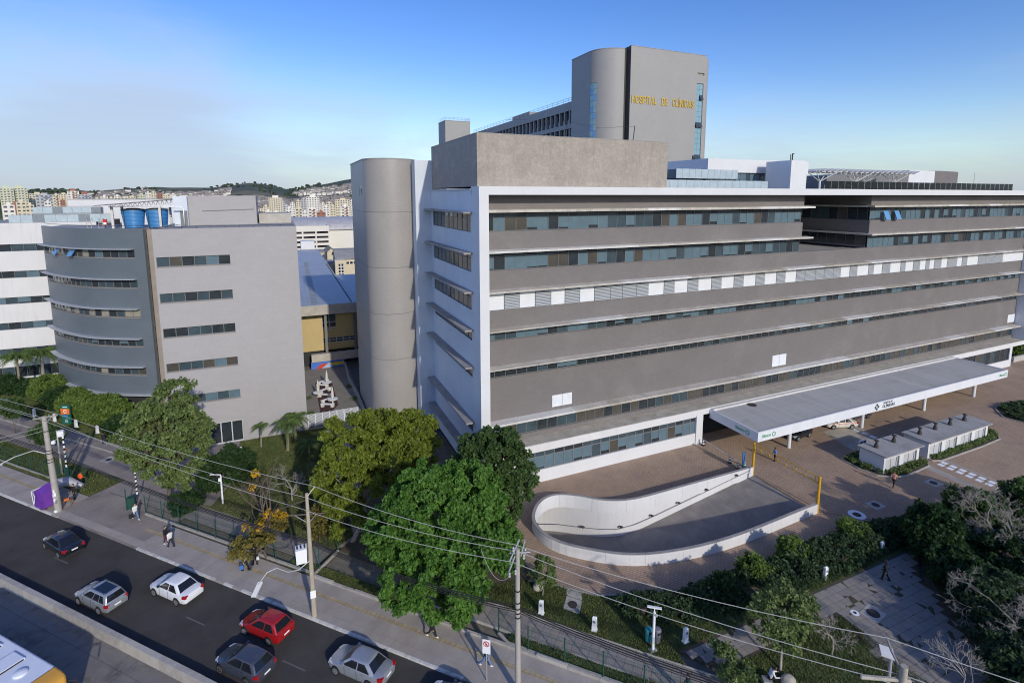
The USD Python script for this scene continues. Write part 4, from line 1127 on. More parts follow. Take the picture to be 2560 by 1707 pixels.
for k in range(6):
    rs.hexa([(-13.9 + .5 * k, 73.3, 27.2 + .07 * k), (-13.45 + .5 * k, 73.3, 27.27 + .07 * k), (-13.45 + .5 * k, 75, 27.3 + .07 * k), (-13.9 + .5 * k, 75, 27.2 + .07 * k), (-13.9 + .5 * k, 73.3, 27.24 + .07 * k), (-13.45 + .5 * k, 73.3, 27.31 + .07 * k), (-13.45 + .5 * k, 75, 27.34 + .07 * k), (-13.9 + .5 * k, 75, 27.24 + .07 * k)])
single('solar_panels', rs, 'glass_dark', 'thin dark tilted panels lying on the clinic roof edge', 'panel')
# roof shelter, water tanks, cabinet, ladders
RC = thing('tank_shelter', 'sloping sheet roof on pale posts over the blue water tanks', 'shelter', (-16, 78, 27.1))
part(RC, 'roof', MB().hexa([(-19.6, 75.5, 29.85), (-12.0, 75.5, 30.55), (-12.0, 81, 30.55), (-19.6, 81, 29.85), (-19.6, 75.5, 29.92), (-12.0, 75.5, 30.62), (-12.0, 81, 30.62), (-19.6, 81, 29.92)]), 'frame_grey')
tr = MB()
for k in range(14):
    x = -18.4 + .46 * k
    tr.tube([(x, 76.6, 29.75), (x + .23, 76.6, 29.95 + .042 * (k + 1))], .025, 4).tube([(x + .23, 76.6, 29.95 + .042 * (k + 1)), (x + .46, 76.6, 29.78)], .025, 4)
part(RC, 'truss', tr.tube([(-18.5, 76.6, 29.74), (-12.2, 76.6, 29.78)], .04, 4), 'sign_white')
for x, y in ((-18.3, 77), (-17.65, 78.6), (-13.45, 76.6), (-12.9, 80)):
    part(RC, 'post', MB().box(x - .12, x + .12, y - .12, y + .12, 27.1, 29.8), 'ledge_pale')
TANKS, LADDERS = [], []
for x, y, side_ in ((-16.55, 78.6, 'left one, beside the pale post'), (-14.1, 78.6, 'right one, partly behind a post')):
    t = thing('water_tank', f'ribbed blue water tank under the roof shelter, {side_}', 'tank', (x, y, 27.1))
    TANKS.append(t)
    prof = []
    for k in range(13):
        z = k * .165
        r = .98 + .24 * z / 2.1
        prof += [(r, z), (r + .03, z + .05), (r + .03, z + .1), (r + .01, z + .15)]
    part(t, 'body', MB().lathe(prof, (0, 0, .05), 28), 'tank_blue', local=True, smooth=30)
    part(t, 'lid', MB().lathe([(1.28, 2.2), (1.2, 2.3), (.5, 2.42), (0, 2.44)], (0, 0, 0), 28), 'zinc_dark', local=True, smooth=30)
    part(t, 'pipe', MB().tube([(-.75, -1.0, 2.0), (-.75, -1.0, .1)], .035, 6), 'iron', local=True)
hc = thing('hose_cabinet', 'small bright red hose cabinet on the clinic roof beside the shelter', 'cabinet', (-18.75, 76, 27.1))
part(hc, 'box', MB().box(-.25, .12, -.1, .15, .55, 1.2), 'red', local=True)
part(hc, 'door', MB().box(-.2, .07, -.12, -.1, .6, .85), 'sign_white', local=True)
part(hc, 'stand', MB().box(-.1, 0, 0, .05, 0, .55), 'iron', local=True)
for i, x in enumerate((-20.6, -19.5)):
    ld = thing('roof_ladder', f'small hooped metal ladder on the clinic roof, {"farther from" if i == 0 else "nearer to"} the red cabinet', 'ladder', (x, 77, 27.1))
    LADDERS.append(ld)
    a = np.linspace(0, math.pi, 9)
    part(ld, 'rail', MB().tube([(-.2, 0, 0), *[(-.2, .3 - .3 * math.cos(q), .95 + .3 * math.sin(q)) for q in a]], .03, 5), 'wire_pale', local=True)
    part(ld, 'rail', MB().tube([(.2, 0, 0), *[(.2, .3 - .3 * math.cos(q), .95 + .3 * math.sin(q)) for q in a]], .03, 5), 'wire_pale', local=True)
    for z in (.2, .5, .8):
        part(ld, 'rung', MB().tube([(-.2, 0, z), (.2, 0, z)], .02, 5), 'wire_pale', local=True)

def pushed_back(path, k):
    """Moves a thing k times as far from the viewpoint and makes it k times as large."""
    xf = UsdGeom.Xformable(stage.GetPrimAtPath(path))
    p = LOC[path]
    xf.GetOrderedXformOps()[0].Set(Gf.Vec3d(p[0] * k, p[1] * k, CAM_H - (CAM_H - p[2]) * k))
    xf.AddScaleOp().Set(Gf.Vec3f(k, k, k))


for p_ in (Q, RC, hc, *TANKS, *LADDERS):
    pushed_back(p_, 1.2)

# ------------------------------------------------------------------ the white block at the far left
W = thing('white_office_block', 'white block with dark window strips at the far left, behind the palms', 'building', (-60, 114, 0))
wf = Facade([(-66, 114.0), (-29.5, 114.0)])
rows = [(21.85, 23.05), (17.4, 18.55), (13.0, 14.15), (8.65, 9.85), (3.8, 5.4), (.3, 2.2)]
wm = MB()
wf.wall(wm, 0, 36.5, 0, 26.55, [(.5, 36, a, b) for a, b in rows], -.3, 0)
part(W, 'wall', wm, 'white_wall')
for a, b in rows:
    window_row(W, wf, .5, 36, a, b, 22, [.12, .4, .48, 0, 0, 0], d=-.2)
part(W, 'inner_wall', MB().box(-65.7, -29.7, 114.35, 130, 0, 26.4), 'dark_inside')
part(W, 'roof', MB().box(-65.7, -29.7, 114.3, 130, 26.4, 26.5), 'roof_grey')
for nm, y, x0, x1, z0, z1, n in (('lower row, behind the curved clinic', 116.5, -42.0, -27.8, 26.4, 27.75, 9), ('upper row, behind the blue tanks', 121, -40.2, -30.4, 27.9, 29.0, 7)):
    sc = thing('duct_screen', f'pale blue zinc screen on the left roofs, {nm}', 'screen', (x0, y, 26))
    for k in range(n):
        a, b = x0 + (x1 - x0) * k / n, x0 + (x1 - x0) * (k + 1) / n
        part(sc, 'panel', MB().box(a + .015, b - .015, y, y + .08, z0, z1 + .01 * (k % 2)), 'zinc' if k % 4 != 2 else 'zinc_dark')
    part(sc, 'duct', MB().box(x0 + .1, x1 - .1, y + .1, y + 2.0, z0 - .3, z1 - .05), 'zinc_dark')
    part(sc, 'pipe', MB().tube([(x0 + 1, y + .4, z1 + .12), (x1, y + .4, z1 + .12)], .07, 6), 'wire_pale')
LW = thing('long_white_hall', 'long plain white rooftop hall behind the zinc screens and tanks', 'building', (-38, 132, 20))
part(LW, 'wall', MB().box(-38.3, -9.5, 132, 145, 20, 30.3), 'white_paint')
part(LW, 'roof', MB().box(-38.4, -9.4, 131.9, 145.1, 30.3, 30.38), 'roof_grey')

# ------------------------------------------------------------------ yellow wing and the alley
Y = thing('yellow_wing', 'low yellow wing with concrete beams and a long bluish metal roof beyond the alley', 'building', (2.4, 98.5, 0))
part(Y, 'roof', MB().box(2.0, 11.4, 98.5, 205, 11.6, 11.75), 'blue_roof')
part(Y, 'roof', MB().box(11.5, 16.5, 98.5, 137, 11.3, 11.5), 'blue_roof')
part(Y, 'beam', MB().box(2.0, 16.5, 98.4, 99.3, 9.95, 11.6), 'pale_concrete')
part(Y, 'beam', MB().box(3.55, 16.5, 98.4, 99.2, 1.36, 2.72), 'pale_concrete')
yf = Facade([(2.0, 101.0), (16.5, 101.0)])
ym = MB()
yf.wall(ym, 0, 14.5, 2.72, 9.95, [(3.75, 6.2, 6.9, 9.7), (3.75, 9.7, 4.0, 5.0)], -.3, 0)
part(Y, 'wall', ym, 'yellow_wall')
window_row(Y, yf, 3.75, 6.2, 6.9, 9.7, 2, [0, .1, .9, 0, 0, 0], transom=1.8, frame='frame_pale', bar=.12)
window_row(Y, yf, 3.75, 9.7, 4.0, 5.0, 5, [0, .1, .9, 0, 0, 0], transom=.5, frame='frame_pale', bar=.12)
part(Y, 'inner_wall', MB().box(2.0, 11.3, 101.4, 204, 0, 11.5).box(11.3, 16.5, 101.4, 136.5, 0, 11.2), 'dark_inside')
for x in (6.25, 11.35):
    part(Y, 'column', MB().box(x - .22, x + .22, 99.3, 99.8, 2.72, 9.95), 'frame_grey')
part(Y, 'air_conditioner', MB().box(6.7, 7.4, 100.6, 101.0, 6.4, 6.85), 'galv')
part(Y, 'mural_wall', MB().box(3.4, 9.1, 98.7, 98.95, 0, 1.36), 'mural_blue')
for pts_, mt in ((((4.1, .02), (5.2, .02), (6.3, .85), (5.2, .85)), 'mural_red'), (((5.2, .02), (6.8, .02), (7.3, .35), (6.3, .85)), 'mural_pale'), (((6.3, .9), (7.4, .3), (9.05, .35), (9.05, .9)), 'mural_yellow')):
    part(Y, 'mural', MB().add([(a, 98.69, b) for a, b in pts_], [[0, 1, 2, 3]]), mt)
for k in range(44):
    y = 100 + 1.5 * k
    x = 4.0 + .018 * (y - 100)
    part(Y, 'skylight', MB().box(x, x + 1.15, y, y + .42, 11.752, 11.80), 'frame_grey')
for k in range(30):
    part(Y, 'skylight', MB().box(10.75 + .004 * k, 11.0 + .004 * k, 99.5 + 2 * k, 100.7 + 2 * k, 11.752, 11.82), 'dark_joint')
part(Y, 'plant_room', MB().box(5.9, 10.5, 205.5, 211, 8, 14.7), 'white_paint')
single('alley_floor', MB().sheet(poly((1.7, 73.9), (9.6, 73.9), (9.6, 98.7), (1.7, 98.7)), 0.012), 'alley_floor', kind='structure')
part(thing('alley_mat', kind='structure'), 'mat', MB().sheet(poly((3.55, 77.9), (5.0, 77.3), (6.2, 79.8), (6.2, 91.0), (3.6, 91.2)), 0.022), 'mat_red')
aw = thing('alley_wall', 'low curving concrete wall beside the stair tower in the alley', 'wall', (9.3, 74, 0))
part(aw, 'wall', MB().prism(LineString([(9.35, 73.9), (9.3, 82), (8.9, 90), (9.2, 98.6)]).buffer(.12, cap_style=2), 0, .75), 'pale_concrete', smooth=40)
for k, (x, y) in enumerate(((4.7, 79.6), (4.8, 81.7), (4.6, 83.9), (4.8, 86.2), (4.6, 88.4), (4.8, 90.3))):
    where = ['nearest the white gate', 'second from the white gate', 'third from the white gate', 'fourth from the white gate', 'second from the mural', 'nearest the mural'][k]
    b = thing('slab_bench', f'white concrete bench set slantwise in the alley, {where}', 'bench', (x, y, 0), group='white benches in the alley')
    sgn = 1 if k % 2 else -1
    part(b, 'seat', MB().obox((0, 0), sgn * .5, 2.0, .42, .42, .52), 'sign_white', local=True)
    for e in (-1, 1):
        part(b, 'leg', MB().obox((e * .75 * math.cos(sgn * .5), e * .75 * math.sin(sgn * .5)), sgn * .5, .4, .42, 0, .42), 'ledge_pale', local=True)
for k, (x, y) in enumerate(((5.5, 80.6), (3.7, 84.4), (5.3, 88.6))):
    where = ['near the white gate', 'on the left side of the benches', 'near the mural'][k]
    t = thing('table_parasol', f'round white table with a folded pale parasol, {where}', 'table', (x, y, 0), group='parasol tables in the alley')
    part(t, 'tabletop', MB().lathe([(0, .72), (.75, .72), (.75, .78), (0, .78)], n=20), 'sign_white', local=True)
    part(t, 'leg', MB().lathe([(.25, 0), (.1, .2), (.08, .72)], n=10), 'ledge_pale', local=True)
    part(t, 'parasol', MB().lathe([(.05, .78), (.24, 1.2), (.14, 2.3), (.03, 2.75), (0, 2.8)], n=12), 'ledge_pale', local=True, smooth=40)
G = thing('alley_gate', 'white metal gate of grilled panels closing the alley beside the clinic', 'gate', (1.75, 73.2, 0))
for k in range(7):
    x0, x1 = 1.75 + .93 * k, 1.75 + .93 * (k + 1)
    part(G, 'post', MB().box(x0 - .04, x0 + .04, 73.16, 73.24, 0, 1.85), 'sign_white')
    m = MB()
    for z in np.arange(.12, 1.8, .105):
        m.box(x0 + .05, x1 - .05, 73.18, 73.22, z, z + .045)
    part(G, 'panel', m, 'louvre_white')
part(G, 'post', MB().box(8.22, 8.3, 73.16, 73.24, 0, 1.85), 'sign_white')

# ------------------------------------------------------------------ buildings beyond the alley
PK = thing('parking_block', 'white block with three rows of dark openings under a grey barrel roof', 'building', (5, 240, 0))
pf = Facade([(2.0, 240), (18.4, 240)])
pm = MB()
ro = [(15.1, 16.0), (13.1, 14.0), (11.1, 12.0), (9.1, 10.0)]
pf.wall(pm, 0, 16.4, 0, 18.4, [(a, a + 4.7, z0, z1) for a in (.8, 6.1, 11.4) for z0, z1 in ro], -.4, 0)
part(PK, 'wall', pm, 'far_white')
part(PK, 'inner_wall', MB().box(2.2, 18.2, 241, 249, 0, 18), 'dark_inside')
part(PK, 'side_wall', MB().box(18.0, 18.4, 240.5, 250, 0, 18.4), 'far_white')
SH = thing('barrel_shed', 'long shed with a stained grey barrel roof and a white wall below', 'building', (2, 250, 0))
a = np.linspace(0, math.pi, 15)
prof = [(2 + 14 * 1.0 - 0, 0)]
rv = MB()
for i in range(14):
    y0, z0 = 262 - 14 * math.cos(a[i]), 16 + 5.4 * math.sin(a[i])
    y1, z1 = 262 - 14 * math.cos(a[i + 1]), 16 + 5.4 * math.sin(a[i + 1])
    rv.quad((0, y0, z0), (45, y0, z0), (45, y1, z1), (0, y1, z1))
part(SH, 'roof', rv, 'shed_roof', smooth=40)
part(SH, 'wall', MB().box(18.6, 45, 248.2, 249, 0, 16.05), 'far_white')
part(SH, 'eave', MB().box(18.6, 45, 247.6, 248.2, 15.9, 16.1), 'frame_grey')


def gable(host, x0, x1, y0, y1, zw, zr, wall, roof, along='y', over=.4):
    part(host, 'wall', MB().box(x0, x1, y0, y1, 0, zw), wall)
    m = MB()
    if along == 'y':
        xm = (x0 + x1) / 2
        m.quad((x0 - over, y0 - over, zw - .15), (xm, y0 - over, zr), (xm, y1 + over, zr), (x0 - over, y1 + over, zw - .15))
        m.quad((xm, y0 - over, zr), (x1 + over, y0 - over, zw - .15), (x1 + over, y1 + over, zw - .15), (xm, y1 + over, zr))
        part(host, 'gable', MB().add([(x0, y0, zw), (x1, y0, zw), (xm, y0, zr - .15)], [[0, 1, 2]]), wall)
        part(host, 'gable', MB().add([(x0, y1, zw), (x1, y1, zw), (xm, y1, zr - .15)], [[0, 2, 1]]), wall)
    else:
        ym_ = (y0 + y1) / 2
        m.quad((x0 - over, y0 - over, zw - .15), (x1 + over, y0 - over, zw - .15), (x1 + over, ym_, zr), (x0 - over, ym_, zr))
        m.quad((x0 - over, ym_, zr), (x1 + over, ym_, zr), (x1 + over, y1 + over, zw - .15), (x0 - over, y1 + over, zw - .15))
        part(host, 'gable', MB().add([(x0, y0, zw), (x0, ym_, zr - .15), (x0, y1, zw)], [[0, 1, 2]]), wall)
        part(host, 'gable', MB().add([(x1, y0, zw), (x1, y1, zw), (x1, ym_, zr - .15)], [[0, 1, 2]]), wall)
    part(host, 'roof', m, roof)


def win(host, x, y, z, w, h, nx, nz, gap=.25):
    b = part(host, 'window', MB().box(x - .08, x + nx * (w + gap) - gap + .08, y - .02, y + .02, z - .08, z + nz * (h + gap) - gap + .08), 'far_white')
    for i in range(nx):
        for j in range(nz):
            part(b, 'pane', MB().quad((x + i * (w + gap), y - .04, z + j * (h + gap)), (x + i * (w + gap) + w, y - .04, z + j * (h + gap)), (x + i * (w + gap) + w, y - .04, z + j * (h + gap) + h), (x + i * (w + gap), y - .04, z + j * (h + gap) + h)), 'glass_dark')


h1 = thing('tan_house', 'tan two-winged house with gable roofs and tall grid windows beyond the metal roof', 'house', (14, 160, 0))
gable(h1, 14.2, 26, 162, 175, 12.6, 14.7, 'far_cream', 'roof_grey', 'x')
part(h1, 'wall', MB().box(13.4, 16.2, 159, 161.8, 0, 12.6), 'far_cream')
win(h1, 14.3, 158.98, 8.0, .55, .7, 2, 4)
win(h1, 16.8, 161.98, 11.0, .8, .7, 3, 1)
win(h1, 16.8, 161.98, 5.0, .9, .8, 2, 2)
h2 = thing('cream_gable_house', 'small cream house with a plain gable, left of the tan house', 'house', (14, 200, 0))
gable(h2, 14.3, 17.2, 200, 212, 11.0, 12.4, 'far_cream', 'roof_tile_pale', 'y')
h3 = thing('annex_roofs', 'cluster of low pale annexes with flat roofs along the metal roof edge', 'building', (12, 150, 0))
part(h3, 'wall', MB().box(12.4, 15.5, 138, 158, 0, 6.2).box(17, 30, 150, 158, 0, 5.0), 'far_cream')
part(h3, 'roof', MB().box(12.2, 15.7, 137.8, 158.1, 6.2, 6.4).box(16.9, 30, 149.8, 158.1, 5.0, 5.2), 'zinc')
part(h3, 'wall', MB().box(12.6, 14.6, 178, 186, 0, 9.6).box(11.8, 30, 222, 234, 0, 8.6), 'far_cream')
part(h3, 'roof', MB().box(12.4, 14.8, 177.8, 186.2, 9.6, 9.8).box(11.6, 30.2, 221.8, 234.2, 8.6, 9.0), 'roof_grey')
win(h3, 18, 149.98, 2.0, .9, .8, 4, 2)

# ------------------------------------------------------------------ the city and the hills
FPX = 1327.5


def ray_at(px, r):
    """Point r metres away on the ground in the direction that lies px (of 2560) across the view."""
    az = AZ + math.atan((px - 1297) / FPX)
    return np.array([math.sin(az) * r, math.cos(az) * r]), az


RIDGE = ([-500, -100, 0, 66, 140, 190, 232, 300, 390, 430, 530, 575, 600, 627, 655, 690, 722, 745, 775, 820, 877, 960, 1100, 1300, 1700, 2200, 2700, 3200],
         [480, 481, 481, 479, 474, 475, 479, 473, 469, 471, 473, 467, 462, 459, 461, 467, 475, 475, 466, 461, 451, 452, 462, 472, 478, 480, 481, 482])


def hill_z(px, r):
    tanel = (490 - np.interp(px, *RIDGE)) / FPX * np.cos(np.arctan((px - 1297) / FPX))
    top = 31 + tanel * 2600
    s = np.clip((r - 900) / 1700, 0, 1)
    s = s * s * (3 - 2 * s)
    e = np.clip((r - 2600) / 1200, 0, 1)
    return np.maximum(0, top) * s * (1 - .5 * e) - .3


pxs = np.linspace(-520, 3100, 260)
rs_ = np.concatenate([np.linspace(850, 2700, 44), np.linspace(2800, 4200, 6)])
V, Fh = [], []
for px in pxs:
    for r in rs_:
        q, az = ray_at(px, r)
        z = hill_z(px, r)
        z += (meshkit.fbm(np.array([q[0] / 260, q[1] / 260, .5]), 3, 4) - .5) * 18 * np.clip((r - 900) / 900, 0, 1) * (1 if r < 2500 else .35)
        V.append((*q, max(z, -.3)))
nr = len(rs_)
for i in range(len(pxs) - 1):
    for j in range(nr - 1):
        Fh.append([i * nr + j, (i + 1) * nr + j, (i + 1) * nr + j + 1, i * nr + j + 1])
single('hills', (np.array(V), np.array(Fh)), 'hill_ground', kind='structure', smooth=True)
HV = np.array(V).reshape(len(pxs), nr, 3)


def hill_at(px, r):
    i = int(np.clip(np.searchsorted(pxs, px), 0, len(pxs) - 1))
    return float(np.interp(r, rs_, HV[i, :, 2]))


def block(name, label, px0, px1, ytop, r, wall, floors=None, trim=None, roof=None, group=None, depth=None, cols=None):
    pm_ = (px0 + px1) / 2
    q, az = ray_at(pm_, r)
    cosd = math.cos(az - AZ)
    w = (px1 - px0) / FPX * r * cosd * .92
    zt = 31 + (490 - ytop) / FPX * r * cosd
    dp = depth or w * .8
    b = thing(name, label, 'building', (*q, 0), -az, group)
    z0 = -.5
    part(b, 'wall', MB().box(-w / 2, w / 2, 0, dp, z0, zt), wall, local=True)
    if roof:
        part(b, 'roof_house', MB().box(-w * .22, w * .22, dp * .3, dp * .8, zt, zt + 3.2), roof, local=True)
    else:
        part(b, 'roof_house', MB().box(-w * .15, w * .2, dp * .3, dp * .7, zt, zt + 1.8), wall, local=True)
    nf = floors or max(3, int(zt / 3.1))
    nc = cols or max(2, int(w / 3.0))
    m = MB()
    for k in range(nf):
        z = zt - (k + 1) * 3.0 + .9
        if z < 2:
            break
        for c in range(nc):
            x = -w / 2 + (c + .22) * w / nc
            m.box(x, x + w / nc * .56, -.06, 0.02, z, z + 1.25)
        for c in range(3):
            y = (c + .22) * dp / 3
            m.box(w / 2 - .02, w / 2 + .06, y, y + dp / 3 * .5, z, z + 1.25)
            m.box(-w / 2 - .06, -w / 2 + .02, y, y + dp / 3 * .5, z, z + 1.25)
    part(b, 'window', m, 'far_window', local=True, kind='stuff')
    if trim:
        m = MB()
        for k in range(nf):
            z = zt - (k + 1) * 3.0
            if z < 2:
                break
            m.box(-w * .06, w * .3, -1.0, -.08, z, z + .95)
        part(b, 'balcony', m, trim, local=True, kind='stuff')
    return b


block('apartment_tower', 'cream apartment tower with balconies at the far left, left one of twins', 4, 32, 471, 900, 'far_green', trim='far_white', roof='far_green')
block('apartment_tower', 'cream apartment tower with balconies at the far left, right one of twins', 33, 66, 470, 905, 'far_green', trim='far_white', roof='far_green')
block('apartment_block', 'beige apartment block just right of the twin cream towers', 76, 108, 484, 950, 'far_cream', trim='far_brick')
block('apartment_block', 'grey and white apartment block with blue glazing right of the twin towers', 92, 128, 487, 700, 'far_grey', trim='far_blue')
block('apartment_block', 'narrow pale apartment block left of the brick-topped tower', 133, 146, 487, 800, 'far_cream', trim='far_brick')
block('apartment_block', 'wide beige apartment block left of the brick-topped tower', 147, 170, 485, 1000, 'far_cream')
block('apartment_tower', 'white tower with a brick-red top rising above the left roofs', 171, 196, 478, 890, 'far_white', trim='far_brick', roof='far_brick')
block('office_block', 'dark grey office block right of the brick-topped tower', 197, 226, 486, 850, 'far_grey', trim='far_blue', roof='far_brick')
block('apartment_block', 'low white apartment block with small square windows at the far left edge', 5, 30, 512, 500, 'far_white')
block('apartment_tower', 'tall cream tower with two rows of windows right of the clinic penthouse', 671, 705, 494, 900, 'far_cream', trim='far_white', roof='far_white')
block('apartment_tower', 'broad bright white tower, tallest beyond the barrel shed', 765, 798, 492, 800, 'far_white', roof='far_white')
block('apartment_block', 'narrow ochre block left of the broad white tower', 739, 751, 502, 800, 'far_cream')
block('apartment_block', 'slim grey-white block touching the broad white tower', 752, 764, 497, 950, 'far_grey')
block('apartment_block', 'wide cream block beside the rounded stair tower', 836, 875, 499, 720, 'far_cream', trim='far_white')
block('apartment_block', 'red and white striped block below the broad white tower', 768, 789, 521, 600, 'far_white', trim='far_brick')
block('apartment_block', 'yellowish block with dark openings below the ochre block', 736, 754, 521, 560, 'far_cream', trim='far_grey')
block('apartment_block', 'pale block with a red stripe below the wide cream block', 850, 872, 515, 600, 'far_white', trim='far_brick')
block('office_block', 'brown low block with a gap in its middle, below the white tower', 789, 812, 530, 520, 'far_brick')
block('apartment_block', 'pale green blocks beyond the tank shelter roof', 345, 362, 486, 1100, 'far_green')
block('apartment_block', 'pink-red block right of the pale green one beyond the tank shelter', 394, 406, 484, 1100, 'far_brick')
fil = [(40, 60, 505, 620, 'far_cream'), (62, 80, 512, 560, 'far_cream'), (28, 42, 508, 640, 'far_brick'), (110, 124, 505, 640, 'far_white'), (150, 160, 500, 760, 'far_brick'), (232, 250, 497, 900, 'far_cream'), (252, 268, 491, 1000, 'far_white'), (270, 284, 495, 950, 'far_cream'), (286, 300, 489, 1050, 'far_white'),
       (303, 318, 494, 980, 'far_cream'), (320, 338, 492, 1060, 'far_cream'), (365, 376, 481, 1250, 'far_white'), (378, 390, 480, 1250, 'far_cream'), (408, 424, 488, 1150, 'far_cream'), (426, 440, 486, 1200, 'far_white'), (656, 670, 515, 760, 'far_cream'), (706, 722, 514, 800, 'far_grey'), (712, 728, 520, 680, 'far_white'), (724, 736, 508, 900, 'far_white'),
       (660, 676, 528, 560, 'far_white'), (680, 696, 530, 560, 'far_white'), (754, 766, 530, 560, 'far_white'), (800, 812, 508, 820, 'far_white'), (814, 830, 507, 800, 'far_cream'), (806, 822, 516, 700, 'far_white'), (824, 838, 515, 700, 'far_cream'), (872, 886, 502, 760, 'far_white'), (740, 748, 512, 900, 'far_white'), (700, 712, 505, 1000, 'far_grey'), (838, 848, 522, 600, 'far_cream')]
for a, b, yt, r, mt in fil:
    block('low_apartment_block', 'pale low apartment block in the sunlit city beyond the roofs', a, b, yt, r, mt, group='low blocks in the far city')
# houses on the hillside
HOUSE = []
for k, (wm_, rm_) in enumerate((('house_wall', 'roof_tile_pale'), ('far_white', 'roof_tile_pale'), ('far_cream', 'roof_tile'), ('far_white', 'roof_light'))):
    h = thing('hillside_house', 'small pale house with a pitched roof on the far hillside', 'house', (-300 - 30 * k, 1300, -400), 0, 'houses on the hillside')
    w_, d_ = 10 + 2 * k, 9
    part(h, 'wall', MB().box(-w_ / 2, w_ / 2, -d_ / 2, d_ / 2, -6, 5.5), wm_, local=True)
    m = MB().quad((-w_ / 2 - .5, -d_ / 2 - .6, 5.3), (w_ / 2 + .5, -d_ / 2 - .6, 5.3), (w_ / 2 + .5, 0, 7.8), (-w_ / 2 - .5, 0, 7.8)).quad((-w_ / 2 - .5, 0, 7.8), (w_ / 2 + .5, 0, 7.8), (w_ / 2 + .5, d_ / 2 + .6, 5.3), (-w_ / 2 - .5, d_ / 2 + .6, 5.3))
    part(h, 'roof', m, rm_, local=True)
    part(h, 'window', MB().box(-w_ * .3, -w_ * .12, -d_ / 2 - .05, -d_ / 2, 1.5, 3.2).box(w_ * .1, w_ * .3, -d_ / 2 - .05, -d_ / 2, 1.5, 3.2), 'far_window', local=True)
    HOUSE.append(h)
spots = []
tries = 0
while len(spots) < 1500 and tries < 60000:
    tries += 1
    px = rng.uniform(225, 640) if rng.random() < .42 else rng.uniform(640, 892)
    r = rng.uniform(1000, 2350)
    frac = (r - 900) / 1700
    if px > 735 and frac > .58 or 575 < px < 735 and frac > .45 or px < 575 and frac > .66:
        continue
    q, az = ray_at(px, r)
    if meshkit.noise(np.array([q[0] / 130, q[1] / 130, 3.1])) < .36:
        continue
    spots.append((*q, hill_at(px, r), -az + rng.uniform(-.7, .7), rng.uniform(.75, 1.25)))
spots.sort(key=lambda s: s[0] ** 2 + s[1] ** 2)
used = set()
for i, s in enumerate(spots[:285]):
    k = i % 4
    if k not in used:
        used.add(k)
        p = stage.GetPrimAtPath(HOUSE[k])
        xf = UsdGeom.Xformable(p).GetOrderedXformOps()
        xf[0].Set(Gf.Vec3d(s[0], s[1], s[2])); xf[1].Set(math.degrees(s[3]))
    else:
        copy_of(HOUSE[k], s[:3], s[3], scale=(s[4],) * 3)
for mt, k in (('far_white', 0), ('house_wall', 1), ('far_cream', 2)):
    pass
more_w, more_r = MB(), MB()
for s in spots[285:]:
    b = MB().box(-6, 6, -4.5, 4.5, -6, 5.5)
    more_w.add(*b.moved(s[:3], s[3], s[4]).arrays())
    b = MB().quad((-6.5, -5, 5.3), (6.5, -5, 5.3), (6.5, 0, 7.8), (-6.5, 0, 7.8)).quad((-6.5, 0, 7.8), (6.5, 0, 7.8), (6.5, 5, 5.3), (-6.5, 5, 5.3))
    more_r.add(*b.moved(s[:3], s[3], s[4]).arrays())
hs = thing('hillside_houses', 'mass of small houses higher on the hillsides', 'houses', (0, 0, 0), kind='stuff')
part(hs, 'wall', more_w, 'far_white', kind='stuff')
part(hs, 'roof', more_r, 'roof_tile_pale', kind='stuff')
# far woods
tw = MB()
ico = trimesh.creation.icosphere(1)
for k in range(2600):
    px = rng.uniform(0, 900)
    r = rng.uniform(420, 2500)
    q, az = ray_at(px, r)
    if meshkit.noise(np.array([q[0] / 110, q[1] / 110, 9.7])) < (.5 if r > 900 else .62):
        continue
    z = hill_at(px, r) if r > 850 else 0
    s = rng.uniform(3, 6.5)
    v = ico.vertices * (1 + .25 * rng.standard_normal((len(ico.vertices), 1))) * [s, s, s * .8] + [*q, z + s * .6]
    tw.add(v, ico.faces)
single('far_woods', tw, 'leaf_far', 'dark woods scattered between far houses and hills', 'woods', kind='stuff')
# ================================================================== TREES AND PLANTS


def leaves(rng, centres, radii, per, size, aspect=1.7, droop=.35, squash=.75):
    """Leaf-sized folded diamonds gathered in clumps round the centres."""
    centres = np.asarray(centres, float)
    n = len(centres) * per
    c = np.repeat(centres, per, 0)
    r = np.repeat(np.broadcast_to(radii, len(centres)), per)[:, None]
    d = rng.standard_normal((n, 3)); d /= np.linalg.norm(d, axis=1, keepdims=True)
    pos = c + d * r * rng.random((n, 1)) ** .45 * [1, 1, squash]
    ax = d * .8 + rng.standard_normal((n, 3)) * .6
    ax[:, 2] -= droop
    ax /= np.linalg.norm(ax, axis=1, keepdims=True)
    nn = rng.standard_normal((n, 3)) * .6 + [0, 0, .9]
    bi = np.cross(ax, nn); bi /= np.maximum(np.linalg.norm(bi, axis=1, keepdims=True), 1e-6)
    nn = np.cross(bi, ax)
    s = size * rng.uniform(.6, 1.35, (n, 1))
    tip, tail = pos + ax * s * .5 * aspect, pos - ax * s * .5 * aspect
    a, b = pos + bi * s * .5 + nn * s * .12, pos - bi * s * .5 + nn * s * .12
    v = np.stack([tail, a, tip, b], 1).reshape(-1, 3)
    i = np.arange(n)[:, None] * 4
    f = np.vstack([i + [0, 1, 2], i + [0, 2, 3]])
    return v, f


